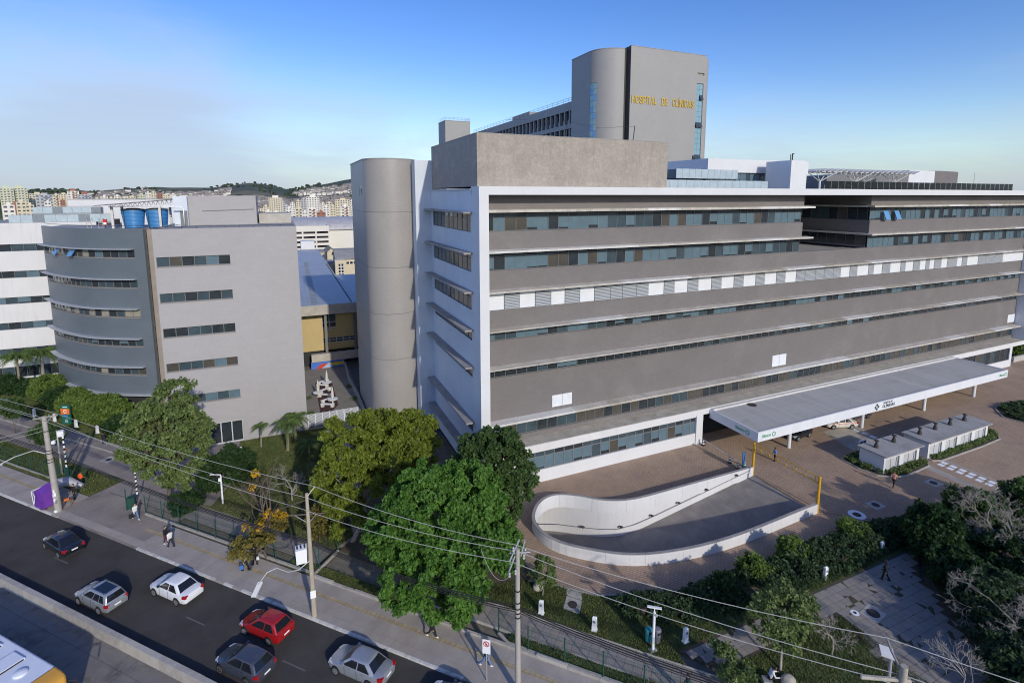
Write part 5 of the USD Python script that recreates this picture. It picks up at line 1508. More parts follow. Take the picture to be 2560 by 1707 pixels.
def shell_points(rng, lobes, n, shell=.8, low=-.55):
    """Points on and inside a group of ellipsoids (cx,cy,cz,rx,ry,rz)."""
    L = np.array(lobes, float)
    wgt = (L[:, 3] * L[:, 4] + L[:, 4] * L[:, 5] + L[:, 3] * L[:, 5]); wgt /= wgt.sum()
    out = []
    while len(out) < n:
        k = rng.choice(len(L), p=wgt)
        d = rng.standard_normal(3); d /= np.linalg.norm(d)
        if d[2] < low:
            continue
        rr = rng.uniform(.82, 1.12) if rng.random() < shell else rng.uniform(.4, .82)
        if rng.random() < .06:
            rr = rng.uniform(1.1, 1.24)
        p = L[k, :3] + d * L[k, 3:] * rr
        inside = 0
        for q in range(len(L)):
            if q != k and (((p - L[q, :3]) / L[q, 3:]) ** 2).sum() < .62:
                inside = 1
                break
        if inside and rng.random() < .85:
            continue
        out.append(p)
    return np.array(out)


def limb(mb, p0, p1, r0, r1, rng, bend=.12, n=5, sides=6):
    p0, p1 = np.array(p0, float), np.array(p1, float)
    t = np.linspace(0, 1, n)[:, None]
    L = np.linalg.norm(p1 - p0)
    off = rng.standard_normal(3) * bend * L
    pts = p0 + (p1 - p0) * t + off * np.sin(np.pi * t)
    mb.tube(pts, np.linspace(r0, r1, n), sides)
    return pts


def tree(name, label, cat, base, lobes, n_clump, per, size, clump_r, leafmat, barkmat='bark', trunk_r=.22, seed=1, droop=.35, n_limb=26, group=None, shell=.8, low=-.55, fork=.38):
    rng = np.random.default_rng(seed)
    base = np.array([*base, 0.0][:3], float)
    t = thing(name, label, cat, base, 0, group)
    C = shell_points(rng, lobes, n_clump, shell, low)
    v, f = leaves(rng, C, clump_r * rng.uniform(.7, 1.3, len(C)), per, size, droop=droop)
    L = np.array(lobes, float)
    mid = (L[:, :3] * L[:, 3:4]).sum(0) / L[:, 3].sum()
    fk = base + (mid - base) * np.array([fork, fork, fork * 1.0])
    tm = MB()
    limb(tm, base - [0, 0, .1], fk, trunk_r * 1.15, trunk_r * .8, rng, .04, 6, 9)
    part(t, 'trunk', tm, barkmat, smooth=50)
    lm = MB()
    heads = [fk + (q[:3] - fk) * .75 for q in L]
    for hd in heads:
        limb(lm, fk, hd, trunk_r * .6, trunk_r * .22, rng, .1)
    for q in C[rng.choice(len(C), min(n_limb, len(C)), replace=False)]:
        hd = heads[int(np.argmin([np.linalg.norm(q - x) for x in heads]))]
        limb(lm, fk + (hd - fk) * rng.uniform(.4, 1), q, trunk_r * .24, .015, rng, .12, 4, 5)
    part(t, 'limb', lm, barkmat, kind='stuff')
    part(t, 'crown', (v, f), leafmat, kind='stuff')
    return t


tree('street_tree', 'tall leafy tree with yellowing sprigs standing in front of the clinic entrance', 'tree', (-11.9, 59.4), [(-11.6, 59.6, 9.4, 2.6, 2.4, 2.6), (-13.1, 59.3, 7.2, 2.6, 2.3, 2.3), (-10.2, 59.4, 7.2, 2.2, 2.2, 2.6), (-11.3, 58.9, 5.2, 2.7, 2.2, 1.9), (-10.7, 60.2, 11.4, 1.4, 1.3, 1.4), (-10.6, 58.4, 3.2, 1.3, 1.2, 1.6)],
     250, 66, .22, .56, 'leaf_mixed', trunk_r=.2, seed=21, n_limb=60, shell=.7, fork=.3)
tree('olive_tree', 'broad yellowish-olive feathery tree in front of the rounded stair tower', 'tree', (4.2, 46.2), [(4.7, 47.4, 8.6, 2.5, 2.3, 2.6), (7.6, 49.0, 8.2, 2.6, 2.4, 2.4), (10.8, 49.6, 7.3, 2.2, 2.2, 2.2), (3.1, 46.6, 5.4, 1.9, 1.9, 2.4), (6.4, 46.6, 6.0, 2.7, 2.2, 2.6), (9.2, 47.6, 5.6, 2.6, 2.4, 2.4), (3.7, 45.6, 3.3, 1.7, 1.7, 1.9), (8.6, 52.5, 6.6, 1.4, 1.4, 1.6)],
     470, 110, .19, .52, 'leaf_olive', 'bark_pale', .2, 22, droop=.5, n_limb=30)
tree('broad_tree', 'large dense bright green tree overhanging the street pavement', 'tree', (9.8, 35.6), [(9.4, 36.3, 7.2, 3.4, 3.0, 3.0), (12.0, 36.6, 7.4, 2.7, 2.6, 2.7), (7.0, 36.6, 6.4, 2.4, 2.4, 2.7), (12.6, 34.4, 4.6, 2.5, 2.3, 2.5), (9.4, 33.6, 4.2, 2.8, 2.2, 2.6), (7.0, 34.6, 3.8, 2.0, 2.0, 2.2), (9.6, 32.5, 2.6, 2.0, 1.4, 1.7), (8.3, 36.6, 9.0, 1.9, 1.9, 1.7)],
     760, 90, .2, .42, 'leaf_bright', trunk_r=.26, seed=23, droop=.5, n_limb=20)
tree('dark_tree', 'dark green tree squeezed between the bright tree and the white hospital corner', 'tree', (15.2, 40.3), [(16.4, 40.6, 8.0, 2.3, 2.2, 2.6), (14.4, 40.4, 7.0, 2.1, 2.1, 2.4), (17.4, 40.0, 5.8, 1.9, 2.0, 2.3), (15.4, 39.4, 5.0, 2.2, 2.0, 2.2), (14.3, 41.2, 9.2, 1.2, 1.2, 1.3), (17.3, 41.2, 9.0, 1.1, 1.1, 1.3)],
     340, 80, .2, .44, 'leaf_dark', trunk_r=.2, seed=24, n_limb=30)
t = tree('sparse_tree', 'thin half-bare tree with yellow leaf tufts beside the pavement fence', 'tree', (-2.7, 46.9), [(-3.6, 46.6, 1.9, 1.5, 1.1, .9), (-2.3, 47.4, 2.6, 1.1, 1.0, .9), (-4.4, 46.4, 1.5, .9, .8, .7)], 60, 70, .16, .42, 'leaf_autumn', trunk_r=.12, seed=25, n_limb=10)
rg = np.random.default_rng(77)
bm = MB()
tips = []
for k in range(9):
    p = limb(bm, (-2.7 + .1 * rg.standard_normal(), 46.9, 2.2 + .3 * k), (-2.6 + 1.7 * rg.standard_normal(), 47.4 + 1.1 * rg.standard_normal(), 4.6 + .55 * k), .06, .012, rg, .1, 5, 5)
    tips.append(p[-1])
limb(bm, (-2.7, 46.9, 1.5), (-2.4, 47.2, 7.2), .1, .03, rg, .03)
part(t, 'limb', bm, 'bark', kind='stuff')
v, f = leaves(rg, np.array([(-3.2, 46.9, 7.9), (-3.4, 46.6, 6.9), (-2.5, 46.7, 4.2), (-2.9, 46.7, 3.6), (-1.8, 46.8, 4.0), (-4.2, 46.8, 3.4), (-1.3, 46.7, 3.7), (-3.1, 46.9, 3.0)]), .42, 34, .17)
part(t, 'yellow_leaves', (v, f), 'leaf_yellow', kind='stuff')
# bare tree in the lawn and two trunks
def bare_tree(name, label, base, h, spread, seed, depth=5, mat='twig_pale', r0=.14, lean=(0, 0)):
    rng = np.random.default_rng(seed)
    t = thing(name, label, 'tree', (*base, 0))
    tr, tw = MB(), MB()

    def grow(p, d, L, r, k):
        q = p + d * L
        mid = (p + q) / 2 + rng.standard_normal(3) * L * .07
        (tr if k == 0 else tw).tube([p, mid, q], [r, r * .85, r * .68], 7 if k < 2 else (5 if k < 4 else 3), cap=False)
        if k >= depth:
            return
        for j in range(rng.integers(2, 5) if k else 5):
            a = rng.standard_normal(3); a -= a @ d * d; a /= np.linalg.norm(a)
            nd = d * rng.uniform(.55, .95) + a * rng.uniform(.45, .95) * spread + np.array([0, 0, .10])
            nd /= np.linalg.norm(nd)
            grow(p + (q - p) * rng.uniform(.5, 1.0) if j else q, nd, L * rng.uniform(.58, .8), max(r * .56, .008), k + 1)

    d0 = np.array([lean[0], lean[1], 1.0]); d0 /= np.linalg.norm(d0)
    grow(np.array([*base, -.1]), d0, h * .3, r0, 0)
    part(t, 'trunk', tr, mat, smooth=50)
    part(t, 'branch', tw, mat, kind='stuff')
    return t


bare_tree('bare_shrub_tree', 'small leafless grey tree on the garden lawn near the palms', (-.6, 55.4), 5.0, .9, 31, 5, 'bark_pale', .08)
bare_tree('bare_shrub_tree', 'dark leafless tree left of the garden lawn beside the white lamp post', (-3.6, 53.6), 6.6, .55, 32, 4, 'bark', .1)
tree('brown_shrub', 'brownish thin shrub right of the middle utility pole', 'shrub', (1.5, 47.3), [(1.7, 47.6, 1.6, 1.4, 1.3, 1.3)], 60, 50, .14, .38, 'leaf_autumn', trunk_r=.05, seed=33)
tree('round_shrub', 'large dark green rounded shrub between the entrance path and the lawn', 'shrub', (-7.0, 61.6), [(-7.4, 61.8, 1.6, 1.9, 1.7, 1.9), (-5.6, 61.9, 1.5, 1.6, 1.5, 1.7), (-8.4, 61.4, 1.2, 1.2, 1.2, 1.3), (-6.6, 62.6, 2.5, 1.3, 1.2, 1.3)], 190, 80, .17, .45, 'leaf_shrub', trunk_r=.1, seed=34, low=-.9)
tree('round_shrub', 'low dark green shrub at the foot of the street tree by the fence', 'shrub', (-10.3, 57.9), [(-10.4, 58.0, .8, 1.3, 1.0, .9)], 60, 70, .16, .4, 'leaf_shrub', trunk_r=.05, seed=35, low=-.9)
# bushes under the curved clinic
for k, (x, y, w, h, mt, where) in enumerate(((-41.6, 106.5, 2.6, 2.7, 'leaf_shrub', 'farthest left, under the palms'), (-37.2, 103.9, 2.4, 2.2, 'leaf_shrub', 'low and dark between the palm trunks'), (-33.4, 98.6, 3.0, 4.1, 'leaf_light', 'tallest at the left end of the curve'), (-31.0, 95.4, 2.5, 3.0, 'leaf_shrub', 'dark, under the left end of the curve'),
                                              (-27.9, 91.4, 2.9, 3.6, 'leaf_light', 'pale green, behind the green sign'), (-25.6, 88.6, 2.4, 3.4, 'leaf_light', 'pale green, right of the green sign'), (-23.4, 86.0, 2.9, 4.0, 'leaf_light', 'pale green, broadest of the row'), (-20.6, 81.6, 2.1, 2.2, 'leaf_shrub', 'dark, beside the street tree'))):
    tree('clinic_bush', f'leafy bush under the curved clinic front, {where}', 'shrub', (x, y), [(x, y, h * .5, w * .62, w * .55, h * .5), (x - w * .45, y + w * .3, h * .42, w * .5, w * .45, h * .42), (x + w * .5, y - w * .35, h * .42, w * .5, w * .45, h * .42)],
         170, 80, .22, .5, mt, trunk_r=.07, seed=40 + k, low=-.9)
for k, (x, y, where) in enumerate(((-33.6, 87.2, 'at the left edge of the picture'), (-26.6, 76.0, 'just behind the thick left utility pole'))):
    tree('young_tree', f'thin dark-leaved young tree by the inner road, {where}', 'tree', (x, y), [(x, y, 3.6, 1.3, 1.3, .9), (x + .5, y - .3, 2.9, 1.1, 1.1, .7)], 60, 46, .17, .45, 'leaf_dark', trunk_r=.05, seed=50 + k, n_limb=16)


def palm(name, label, base, h, crown, n, seed, trunk_r=.16, leafmat='leaf_palm', trunkmat='palm_trunk', group=None):
    rng = np.random.default_rng(seed)
    t = thing(name, label, 'palm tree', (*base, 0), 0, group)
    bx, by = base
    pts = [(bx, by, -.1), (bx + .05, by, h * .5), (bx + .08, by + .03, h)]
    part(t, 'trunk', MB().tube(pts, [trunk_r * 1.25, trunk_r, trunk_r * .85], 10), trunkmat, smooth=50)
    top = np.array(pts[-1])
    for k in range(n):
        a = k * 2.399 + rng.uniform(-.2, .2)
        el = rng.uniform(.25, 1.15)
        L = crown * rng.uniform(.85, 1.15)
        d = np.array([math.cos(a), math.sin(a), 0])
        s = np.linspace(0, 1, 9)[:, None]
        drop = rng.uniform(.75, 1.15)
        sp = top + d * (L * .9 * s * math.cos(el * .5)) + np.array([0, 0, 1.0]) * (L * (math.sin(el) * s * 1.1 - drop * s ** 2.3))
        m = MB().tube(sp, np.linspace(.03, .008, 9), 4)
        tt = np.linspace(.12, .99, 24)
        side = np.array([-d[1], d[0], 0])
        V, Fx = [], []
        for q in tt:
            i = q * 8
            p = np.array([np.interp(i, range(9), sp[:, c]) for c in range(3)])
            tn = sp[min(8, int(i) + 1)] - sp[int(min(7, i))]
            tn /= np.linalg.norm(tn)
            ln = crown * .34 * math.sin(math.pi * min(1, .18 + .8 * q)) * rng.uniform(.8, 1.1)
            for sg in (-1, 1):
                dirn = side * sg * .75 + tn * .5 + np.array([0, 0, -.55 + .25 * rng.standard_normal()])
                dirn /= np.linalg.norm(dirn)
                b = len(V)
                wv = tn * .035 * crown / 1.6
                V += [p - wv, p + wv, p + dirn * ln]
                Fx.append([b, b + 1, b + 2])
        m.add(V, Fx)
        part(t, 'frond', m, leafmat)
    return t


palm('palm', 'feathery palm on the lawn, the front one of the pair before the clinic wall', (-.87, 67.2), 3.3, 2.3, 18, 61)
palm('palm', 'feathery palm close to the clinic wall, behind the front palm', (.1, 69.9), 3.0, 2.1, 16, 62)
palm('palm', 'small palm with a thin pale trunk in front of the right end of the entrance', (-3.9, 69.7), 2.6, 1.35, 14, 63, .07, 'leaf_palm', 'bark_pale')
palm('palm', 'short young palm right of the pair, low on the lawn', (1.45, 65.6), 1.2, 1.9, 13, 64, .12)
palm('palm', 'tall palm in front of the white block at the far left, left one', (-39.6, 106.2), 5.6, 3.0, 22, 65, .16)
palm('palm', 'tall palm in front of the white block at the far left, right one with the paler trunk', (-37.9, 110.1), 5.0, 3.3, 22, 66, .22, 'leaf_palm', 'bark_pale')
for k, (x, y) in enumerate(((8.4, 86.5), (8.5, 81.0), (2.2, 84.0), (2.2, 77.6))):
    palm('potted_palm', f'small dark leafy plant in the alley, {["right side, far", "right side, near", "left side, far", "left side, near"][k]}', (x, y), .25, .75, 9, 70 + k, .06)

# hedge and shrubs between the forecourt and the paths
rg = np.random.default_rng(90)
hd = thing('hedge', 'long dense dark hedge along the edge of the paved forecourt', 'hedge', (38, 26.8, 0))
cs, rad = [], []
hline = [(22.0, 29.4, .7), (24.2, 28.3, 1.0), (26, 27.6, 1.3), (30, 27.2, 1.6), (34, 27.0, 1.8), (38, 26.9, 1.7), (42, 26.8, 1.8), (46, 26.9, 1.6), (49.5, 26.6, 1.3), (52.5, 25.8, 1.0)]
hx = np.array(hline)
for k in range(620):
    x = rg.uniform(21.8, 52.8)
    w, hh = np.interp(x, hx[:, 0], hx[:, 2]), np.interp(x, [22, 27, 34], [.55, .8, 1.15]) + .55 * meshkit.noise(np.array([x / 2.4, 1.3, 4.0]))
    cy = np.interp(x, hx[:, 0], hx[:, 1])
    a = rg.uniform(-.15, math.pi + .15)
    cs.append((x, cy + w * .85 * math.cos(a), max(.15, hh * math.sin(a) * rg.uniform(.8, 1.05))))
v, f = leaves(rg, np.array(cs), .48, 66, .17, droop=.1)
part(hd, 'foliage', (v, f), 'leaf_hedge', kind='stuff')
ins = MB()
for a, b in zip(hline[:-1], hline[1:]):
    ins.obox(((a[0] + b[0]) / 2, (a[1] + b[1]) / 2), math.atan2(b[1] - a[1], b[0] - a[0]), b[0] - a[0] + .3, a[2] * 1.0, 0, .5)
part(hd, 'stems', ins, 'bark', kind='stuff')
for k, (x, y, s, mt, where) in enumerate(((33.2, 27.6, 1.0, 'leaf_light', 'greyish, near the middle of the hedge'), (38.2, 27.9, 1.05, 'leaf_light', 'greyish, right of the middle'), (45.5, 27.6, 1.0, 'leaf_light', 'near the forecourt cone'), (29.4, 27.3, .9, 'leaf_shrub', 'left part of the hedge'))):
    tree('hedge_shrub', f'rounded shrub growing out of the forecourt hedge, {where}', 'shrub', (x, y), [(x, y, 1.05, s, s, s), (x + s * .6, y - s * .4, .8, s * .7, s * .7, s * .8)], 60, 70, .16, .42, mt, trunk_r=.05, seed=100 + k, low=-.8)
tree('small_tree', 'small bushy tree with a pale trunk at the lower right, beside the path', 'tree', (28.4, 21.0), [(28.4, 22.0, 3.1, 1.5, 1.3, 1.3), (30.0, 22.3, 2.8, 1.5, 1.4, 1.3), (28.8, 21.2, 2.4, 1.3, 1.0, 1.0), (31.4, 22.2, 2.4, 1.2, 1.2, 1.1)], 120, 60, .15, .46, 'leaf_mixed', 'bark_pale', .09, 110, n_limb=60, shell=.6)
bare_tree('bare_shrub_tree', 'tangle of pale bare stems right of the small bushy tree', (32.6, 20.4), 4.6, .8, 111, 5, 'twig_pale', .06)
tree('sapling', 'thin sapling with fine leaves on the lawn beside a grey boulder', 'tree', (17.0, 33.2), [(17.1, 33.4, 2.0, .75, .75, 1.1), (17.3, 33.2, 1.2, .6, .6, .6)], 50, 52, .12, .3, 'leaf_mixed', 'bark_pale', .035, 112)
tree('sapling', 'straggly sapling with few leaves beside the slab path at the bottom', 'tree', (24.2, 21.6), [(24.3, 21.8, 1.6, .7, .6, .9), (23.8, 22.3, 2.3, .45, .45, .5), (25.0, 21.3, .8, 1.1, .7, .6)], 52, 44, .13, .32, 'leaf_mixed', 'bark_pale', .04, 113)
for k, (x, y, h, w, mt, nm, lb) in enumerate(((50.2, 23.6, 4.0, 2.1, 'leaf_shrub', 'park_tree', 'dark dense tree at the corner of the slab path, left of the bare branches'),
                                              (55.5, 23.2, 4.4, 2.3, 'leaf_dark', 'park_tree', 'dark tree with lighter top near the walkers on the forecourt edge'),
                                              (62.0, 21.6, 4.6, 2.6, 'leaf_dark', 'park_tree', 'green tree at the right edge of the picture below the forecourt'),
                                              (48.0, 20.4, 2.6, 2.3, 'leaf_shrub', 'park_tree', 'low dark spreading tree beside the slab path'),
                                              (45.6, 17.2, 3.4, 2.4, 'leaf_hedge', 'park_tree', 'dark tree below the bare branches, right of the manhole'),
                                              (52.5, 17.5, 4.2, 3.2, 'leaf_shrub', 'park_tree', 'dark tree under the largest bare crown at the right edge'),
                                              (41.0, 13.2, 3.2, 2.5, 'leaf_hedge', 'park_tree', 'dark tree near the bottom right corner, left one'),
                                              (46.5, 12.4, 4.0, 2.6, 'leaf_shrub', 'park_tree', 'dark tree in the bottom right corner'))):
    tree(nm, lb, 'tree', (x, y), [(x, y, h * .55, w, w, h * .45), (x + w * .5, y + w * .3, h * .5, w * .7, w * .7, h * .4), (x - w * .5, y - w * .2, h * .42, w * .7, w * .7, h * .36)], 190, 82, .19, .52, mt, trunk_r=.14, seed=120 + k, low=-.8)
bare_tree('bare_tree', 'largest bare grey tree, its twigs spreading over the right edge', (54.0, 20.0), 8.2, 1.1, 131, 7, 'twig_pale', .12, (-.1, .1))
bare_tree('bare_tree', 'bare grey tree near the bottom right corner, right of the lamp panel', (44.0, 15.0), 7.0, 1.15, 132, 7, 'twig_pale', .1, (-.05, .05))
bare_tree('bare_tree', 'bare thin tree above the lamp panel at the bottom right', (37.2, 15.0), 5.0, .9, 133, 5, 'twig_pale', .05)
# grass
def grass(name, pg, n, h, label, seed, mat='blade', w=.02):
    rng = np.random.default_rng(seed)
    x0, y0, x1, y1 = pg.bounds
    pts = []
    from shapely import contains_xy
    while len(pts) < n:
        q = rng.uniform((x0, y0), (x1, y1), (n, 2))
        q = q[contains_xy(pg, q[:, 0], q[:, 1])]
        pts.extend(q.tolist())
    p = np.array(pts[:n])
    dens = meshkit.noise(np.column_stack([p / 1.6, np.zeros(n)]))
    hh = h * (.45 + .9 * dens) * rng.uniform(.6, 1.3, n)
    a = rng.uniform(0, 6.28, n)
    wv = np.column_stack([np.cos(a), np.sin(a), np.zeros(n)]) * w * rng.uniform(.7, 1.6, (n, 1))
    lean = np.column_stack([rng.standard_normal((n, 2)) * .45, np.ones(n)]) * hh[:, None]
    b = np.column_stack([p, np.full(n, .02)])
    v = np.stack([b - wv, b + wv, b + lean], 1).reshape(-1, 3)
    single(name, (v, np.arange(3 * n).reshape(-1, 3)), mat, label, 'grass', kind='stuff')


grass('lawn_grass', right_lawn, 60000, .12, 'short patchy grass on the lawn beside the slab path', 141, w=.03)
grass('lawn_grass', garden, 60000, .11, 'green mown grass on the garden lawn with palms', 142, w=.035)
grass('lawn_grass', left_lawn.intersection(poly((-46, 60), (-46, 118), (-14, 118), (-14, 60))), 60000, .14, 'grass on the left lawn with white markers', 143, w=.045)
grass('lawn_grass', front_strip.intersection(poly((0, 0), (40, 0), (40, 60), (0, 60))), 26000, .12, 'rough grass strip between the pavement and the slab path', 144, w=.028)
grass('lawn_grass', lower_lawn, 26000, .14, 'rough grass round the small bushy tree', 145, w=.03)
# ================================================================== STREET FURNITURE
rng = np.random.default_rng(3)
# green mesh fence along the pavement
def fence(label, pts, spacing, h, z0=.05, low_wall=True):
    f_ = thing('mesh_fence', label, 'fence', (*pts[0], 0))
    ln = LineString([tuple(p) for p in pts])
    n = max(1, int(round(ln.length / spacing)))
    P_ = [np.array(ln.interpolate(ln.length * k / n).coords[0]) for k in range(n + 1)]
    for p in P_:
        part(f_, 'post', MB().box(p[0] - .035, p[0] + .035, p[1] - .035, p[1] + .035, 0, h), 'fence_green')
    for a, b in zip(P_[:-1], P_[1:]):
        m = MB()
        L = np.linalg.norm(b - a)
        for z in (.25, .75, 1.25, 1.75, h - .08):
            if z < h:
                m.tube([(*a, z), (*b, z)], .012, 4, False)
        k = int(L / .11)
        for i in range(1, k):
            q = a + (b - a) * i / k
            m.tube([(*q, .12), (*q, h - .05)], .004, 3, False)
        part(f_, 'mesh_panel', m, 'fence_green')
    if low_wall:
        part(f_, 'footing', MB().prism(ln.buffer(.1, cap_style=2), 0, .16), 'kerb_concrete')
    return f_


fence('green mesh fence right of the driveway, in front of the garden', [st(-52.4, 30.0), st(-30.9, 30.0), (2.9, 45.3)], 2.57, 2.0)
fence('green mesh fence along the slab path at the lower right', [(12.5, 31.3), st(-13.4, 29.95), st(8, 29.9), st(30, 29.9)], 2.57, 2.0)
fence('green mesh fence left of the driveway behind the thick utility pole', [st(-120, 30.2), st(-63.4, 30.2), (-21.0, 68.1)], 2.6, 2.0)
pw = thing('pavement_wall', 'low weathered edging wall at the back of the street pavement', 'wall', (*st(-20, 29.75), 0))
for k in range(21):
    s0 = -31 + 2.2 * k
    part(pw, 'block', MB().prism(strip(s0 + .01, s0 + 2.19, 29.68, 29.86), -.05, .2 + .02 * rng.standard_normal()), 'kerb_concrete' if k % 3 else 'pale_concrete')
gl = thing('gate_post_box', 'dark green gate post box beside the driveway barrier', 'post', (-15.3, 60.7, 0))
part(gl, 'box', MB().box(-15.65, -15.0, 60.4, 61.0, 0, 1.15), 'fence_green')
part(gl, 'post', MB().box(-15.7, -15.62, 60.3, 60.38, 0, 2.2), 'fence_green')
bb = thing('barrier_boom', 'raised black and white striped barrier arm at the driveway', 'barrier', (-14.9, 61.2, 0))
for k in range(13):
    part(bb, 'stripe', MB().box(-14.97, -14.83, 61.15, 61.25, 1.1 + .22 * k, 1.1 + .22 * (k + 1)), 'black' if k % 2 else 'sign_white')
b2 = thing('barrier_boom', 'raised black and white striped barrier arm left of the driveway, by the young tree', 'barrier', (-23.4, 70.9, 0))
part(b2, 'stand', MB().box(-23.6, -23.2, 70.7, 71.1, 0, 1.1), 'fence_green')
for k in range(13):
    part(b2, 'stripe', MB().box(-23.47, -23.33, 70.85, 70.95, 1.1 + .28 * k, 1.1 + .28 * (k + 1)), 'black' if k % 2 else 'sign_white')
tb = thing('bollard_light', 'slim teal bollard with an orange top on the inner road edge', 'bollard', (-24.7, 75.0, 0))
part(tb, 'post', MB().lathe([(.11, 0), (.11, 1.25)], (-24.7, 75.0, 0), 10), 'teal', smooth=40)
part(tb, 'cap', MB().lathe([(.15, 1.25), (.17, 1.45), (.05, 1.65), (0, 1.66)], (-24.7, 75.0, 0), 10), 'sign_orange', smooth=40)

# white marker blocks
def marker(label, x, y, rz=0.0, slit=False):
    t = thing('marker_block', label, 'marker', (x, y, 0), rz)
    m = MB()
    m.hexa([(-.17, -.13, .1), (.17, -.13, .1), (.17, .13, .1), (-.17, .13, .1), (-.15, -.11, 1.08), (.15, -.11, 1.08), (.15, .11, 1.08), (-.15, .11, 1.08)])
    part(t, 'body', m, 'sign_white', local=True)
    part(t, 'foot', MB().box(-.22, .22, -.17, .17, 0, .1), 'sign_white', local=True)
    part(t, 'cap', MB().hexa([(-.15, -.11, 1.08), (.15, -.11, 1.08), (.15, .11, 1.08), (-.15, .11, 1.08), (-.1, -.03, 1.14), (.1, -.03, 1.14), (.1, .03, 1.14), (-.1, .03, 1.14)]), 'sign_white', local=True)
    if slit:
        part(t, 'plate', MB().box(-.08, .08, -.145, -.115, .72, .88), 'zinc_dark', local=True)
    return t


for k, (x, y) in enumerate(((-36.9, 96.7), (-33.55, 93.1), (-30.25, 89.7), (-26.86, 86.1), (-23.68, 82.7), (-20.4, 79.3))):
    marker('white marker block on the left lawn, ' + ['farthest left, beside a bin', 'second from the left', 'third from the left, left of the green sign', 'right of the green sign', 'left of the right-hand bin', 'half hidden by the street tree'][k], x, y, RS)
for k, (x, y) in enumerate(((3.92, 68.0), (3.93, 64.6), (4.0, 61.6), (-6.05, 68.2), (-6.1, 65.6), (2.33, 54.9), (4.0, 58.3), (-3.05, 51.9))):
    marker('white marker block in the clinic garden, ' + ['right edge, nearest the white gate', 'right edge, second from the gate', 'right edge, third from the gate', 'left edge, nearest the entrance', 'left edge, second from the entrance', 'alone near the middle utility pole', 'right edge, half under the olive tree', 'beside the sparse yellow tree'][k], x, y)
for k, (x, y) in enumerate(((16.1, 31.7), (18.9, 28.75), (24.2, 25.3), (38.85, 25.4), (46.3, 25.5))):
    marker('white marker block along the right path, ' + ['beside the sapling', 'below the manhole slab', 'at the corner of the slab path', 'against the hedge, left', 'against the hedge, right'][k], x, y, RS if k < 2 else 0, True)
mk = thing('stone_block', 'pale stone lying flat on the lawn corner by the white gate', 'stone', (3.9, 70.7, 0))
part(mk, 'block', MB().box(3.55, 4.25, 70.5, 70.9, 0, .16), 'sign_white')


def bin_(label, x, y, mat, h=.95):
    t = thing('litter_bin', label, 'bin', (x, y, 0))
    part(t, 'post', MB().lathe([(.04, 0), (.04, .5)], n=8), 'galv', local=True)
    part(t, 'body', MB().lathe([(0, .28), (.2, .28), (.26, h), (.26, h + .12), (.2, h + .2), (0, h + .22)], n=16), mat, local=True, smooth=35)
    part(t, 'mouth', MB().box(-.14, .14, -.27, -.2, h - .12, h + .04), 'black', local=True)


bin_('teal litter bin on the left lawn at the far left', -38.8, 99.3, 'teal')
bin_('teal litter bin on the left lawn beside the street tree', -22.2, 81.8, 'teal')
bin_('bright teal litter bin at the foot of the white camera post', 21.72, 26.25, 'teal', 1.05)
bin_('grey litter bin at the foot of the white camera post', 22.25, 25.95, 'bin_grey', 1.05)
# sign C
sg = thing('building_sign', 'green totem sign with an orange square reading C on the left lawn', 'sign', (-28.4, 88.1, 0), RS + .35)
part(sg, 'body', MB().box(-.58, .58, -.12, .12, 0, 2.7), 'sign_green', local=True)
part(sg, 'panel', MB().box(-.62, .62, -.16, -.121, 1.45, 2.25), 'sign_orange', local=True)
v, f = lettering('C', .5, None, .02)
part(sg, 'lettering', (on_front(v, -.2, -.161, 1.6), f), 'sign_white', local=True)
part(sg, 'plate', MB().box(-.3, .3, -.16, -.121, 1.1, 1.35), 'sign_blue', local=True)
part(sg, 'plate', MB().box(-.28, .35, -.15, -.121, 2.4, 2.52), 'sign_white', local=True)
v, f = ring_mesh(.17, .05)
part(sg, 'emblem', (on_front(v, 0.05, -.121, .55), f), 'sign_white', local=True)
part(sg, 'emblem', MB().box(-.2, .25, -.14, -.121, .25, .29), 'sign_white', local=True)
# camera and lamp posts
cp_ = thing('camera_post', 'white post with a short cross bar and camera on the right lawn', 'post', (21.7, 25.7, 0))
part(cp_, 'pole', MB().lathe([(.1, .04), (.09, 2.9), (.04, 3.0), (.04, 3.25)], n=10), 'sign_white', local=True, smooth=40)
part(cp_, 'foot', MB().box(-.28, .28, -.2, .2, 0, .06), 'sign_white', local=True)
part(cp_, 'arm', MB().obox((0, 0), RS * .8, .95, .16, 3.22, 3.3), 'sign_white', local=True)
part(cp_, 'camera', MB().obox((.02, -.12), .3, .12, .25, 2.72, 2.86), 'frame_pale', local=True)
lp = thing('camera_post', 'thin white post with a short arm and camera beside the round garden shrub', 'post', (-7.05, 57.7, 0))
part(lp, 'pole', MB().lathe([(.09, 0), (.08, 2.9), (.04, 3.2)], n=10), 'sign_white', local=True, smooth=40)
part(lp, 'arm', MB().tube([(0, 0, 3.15), (-.5, .1, 3.25), (-.95, .2, 3.28)], .05, 6), 'sign_white', local=True)
part(lp, 'camera', MB().box(-.22, .05, -.2, .02, 2.55, 2.85), 'sign_white', local=True)
lp = thing('camera_post', 'thin white post half hidden by the street tree', 'post', (-8.6, 62.6, 0))
part(lp, 'pole', MB().lathe([(.08, 0), (.07, 3.4)], n=8), 'sign_white', local=True, smooth=40)
part(lp, 'arm', MB().tube([(0, 0, 3.35), (-.7, .1, 3.5)], .05, 6), 'sign_white', local=True)
cc = thing('camera_post', 'grey post with a white box and camera behind the left mesh fence', 'post', (-24.1, 71.6, 0))
part(cc, 'pole', MB().lathe([(.09, 0), (.08, 5.2)], n=10), 'galv', local=True, smooth=40)
part(cc, 'box', MB().box(.05, .62, -.2, .15, 4.5, 5.15), 'sign_white', local=True)
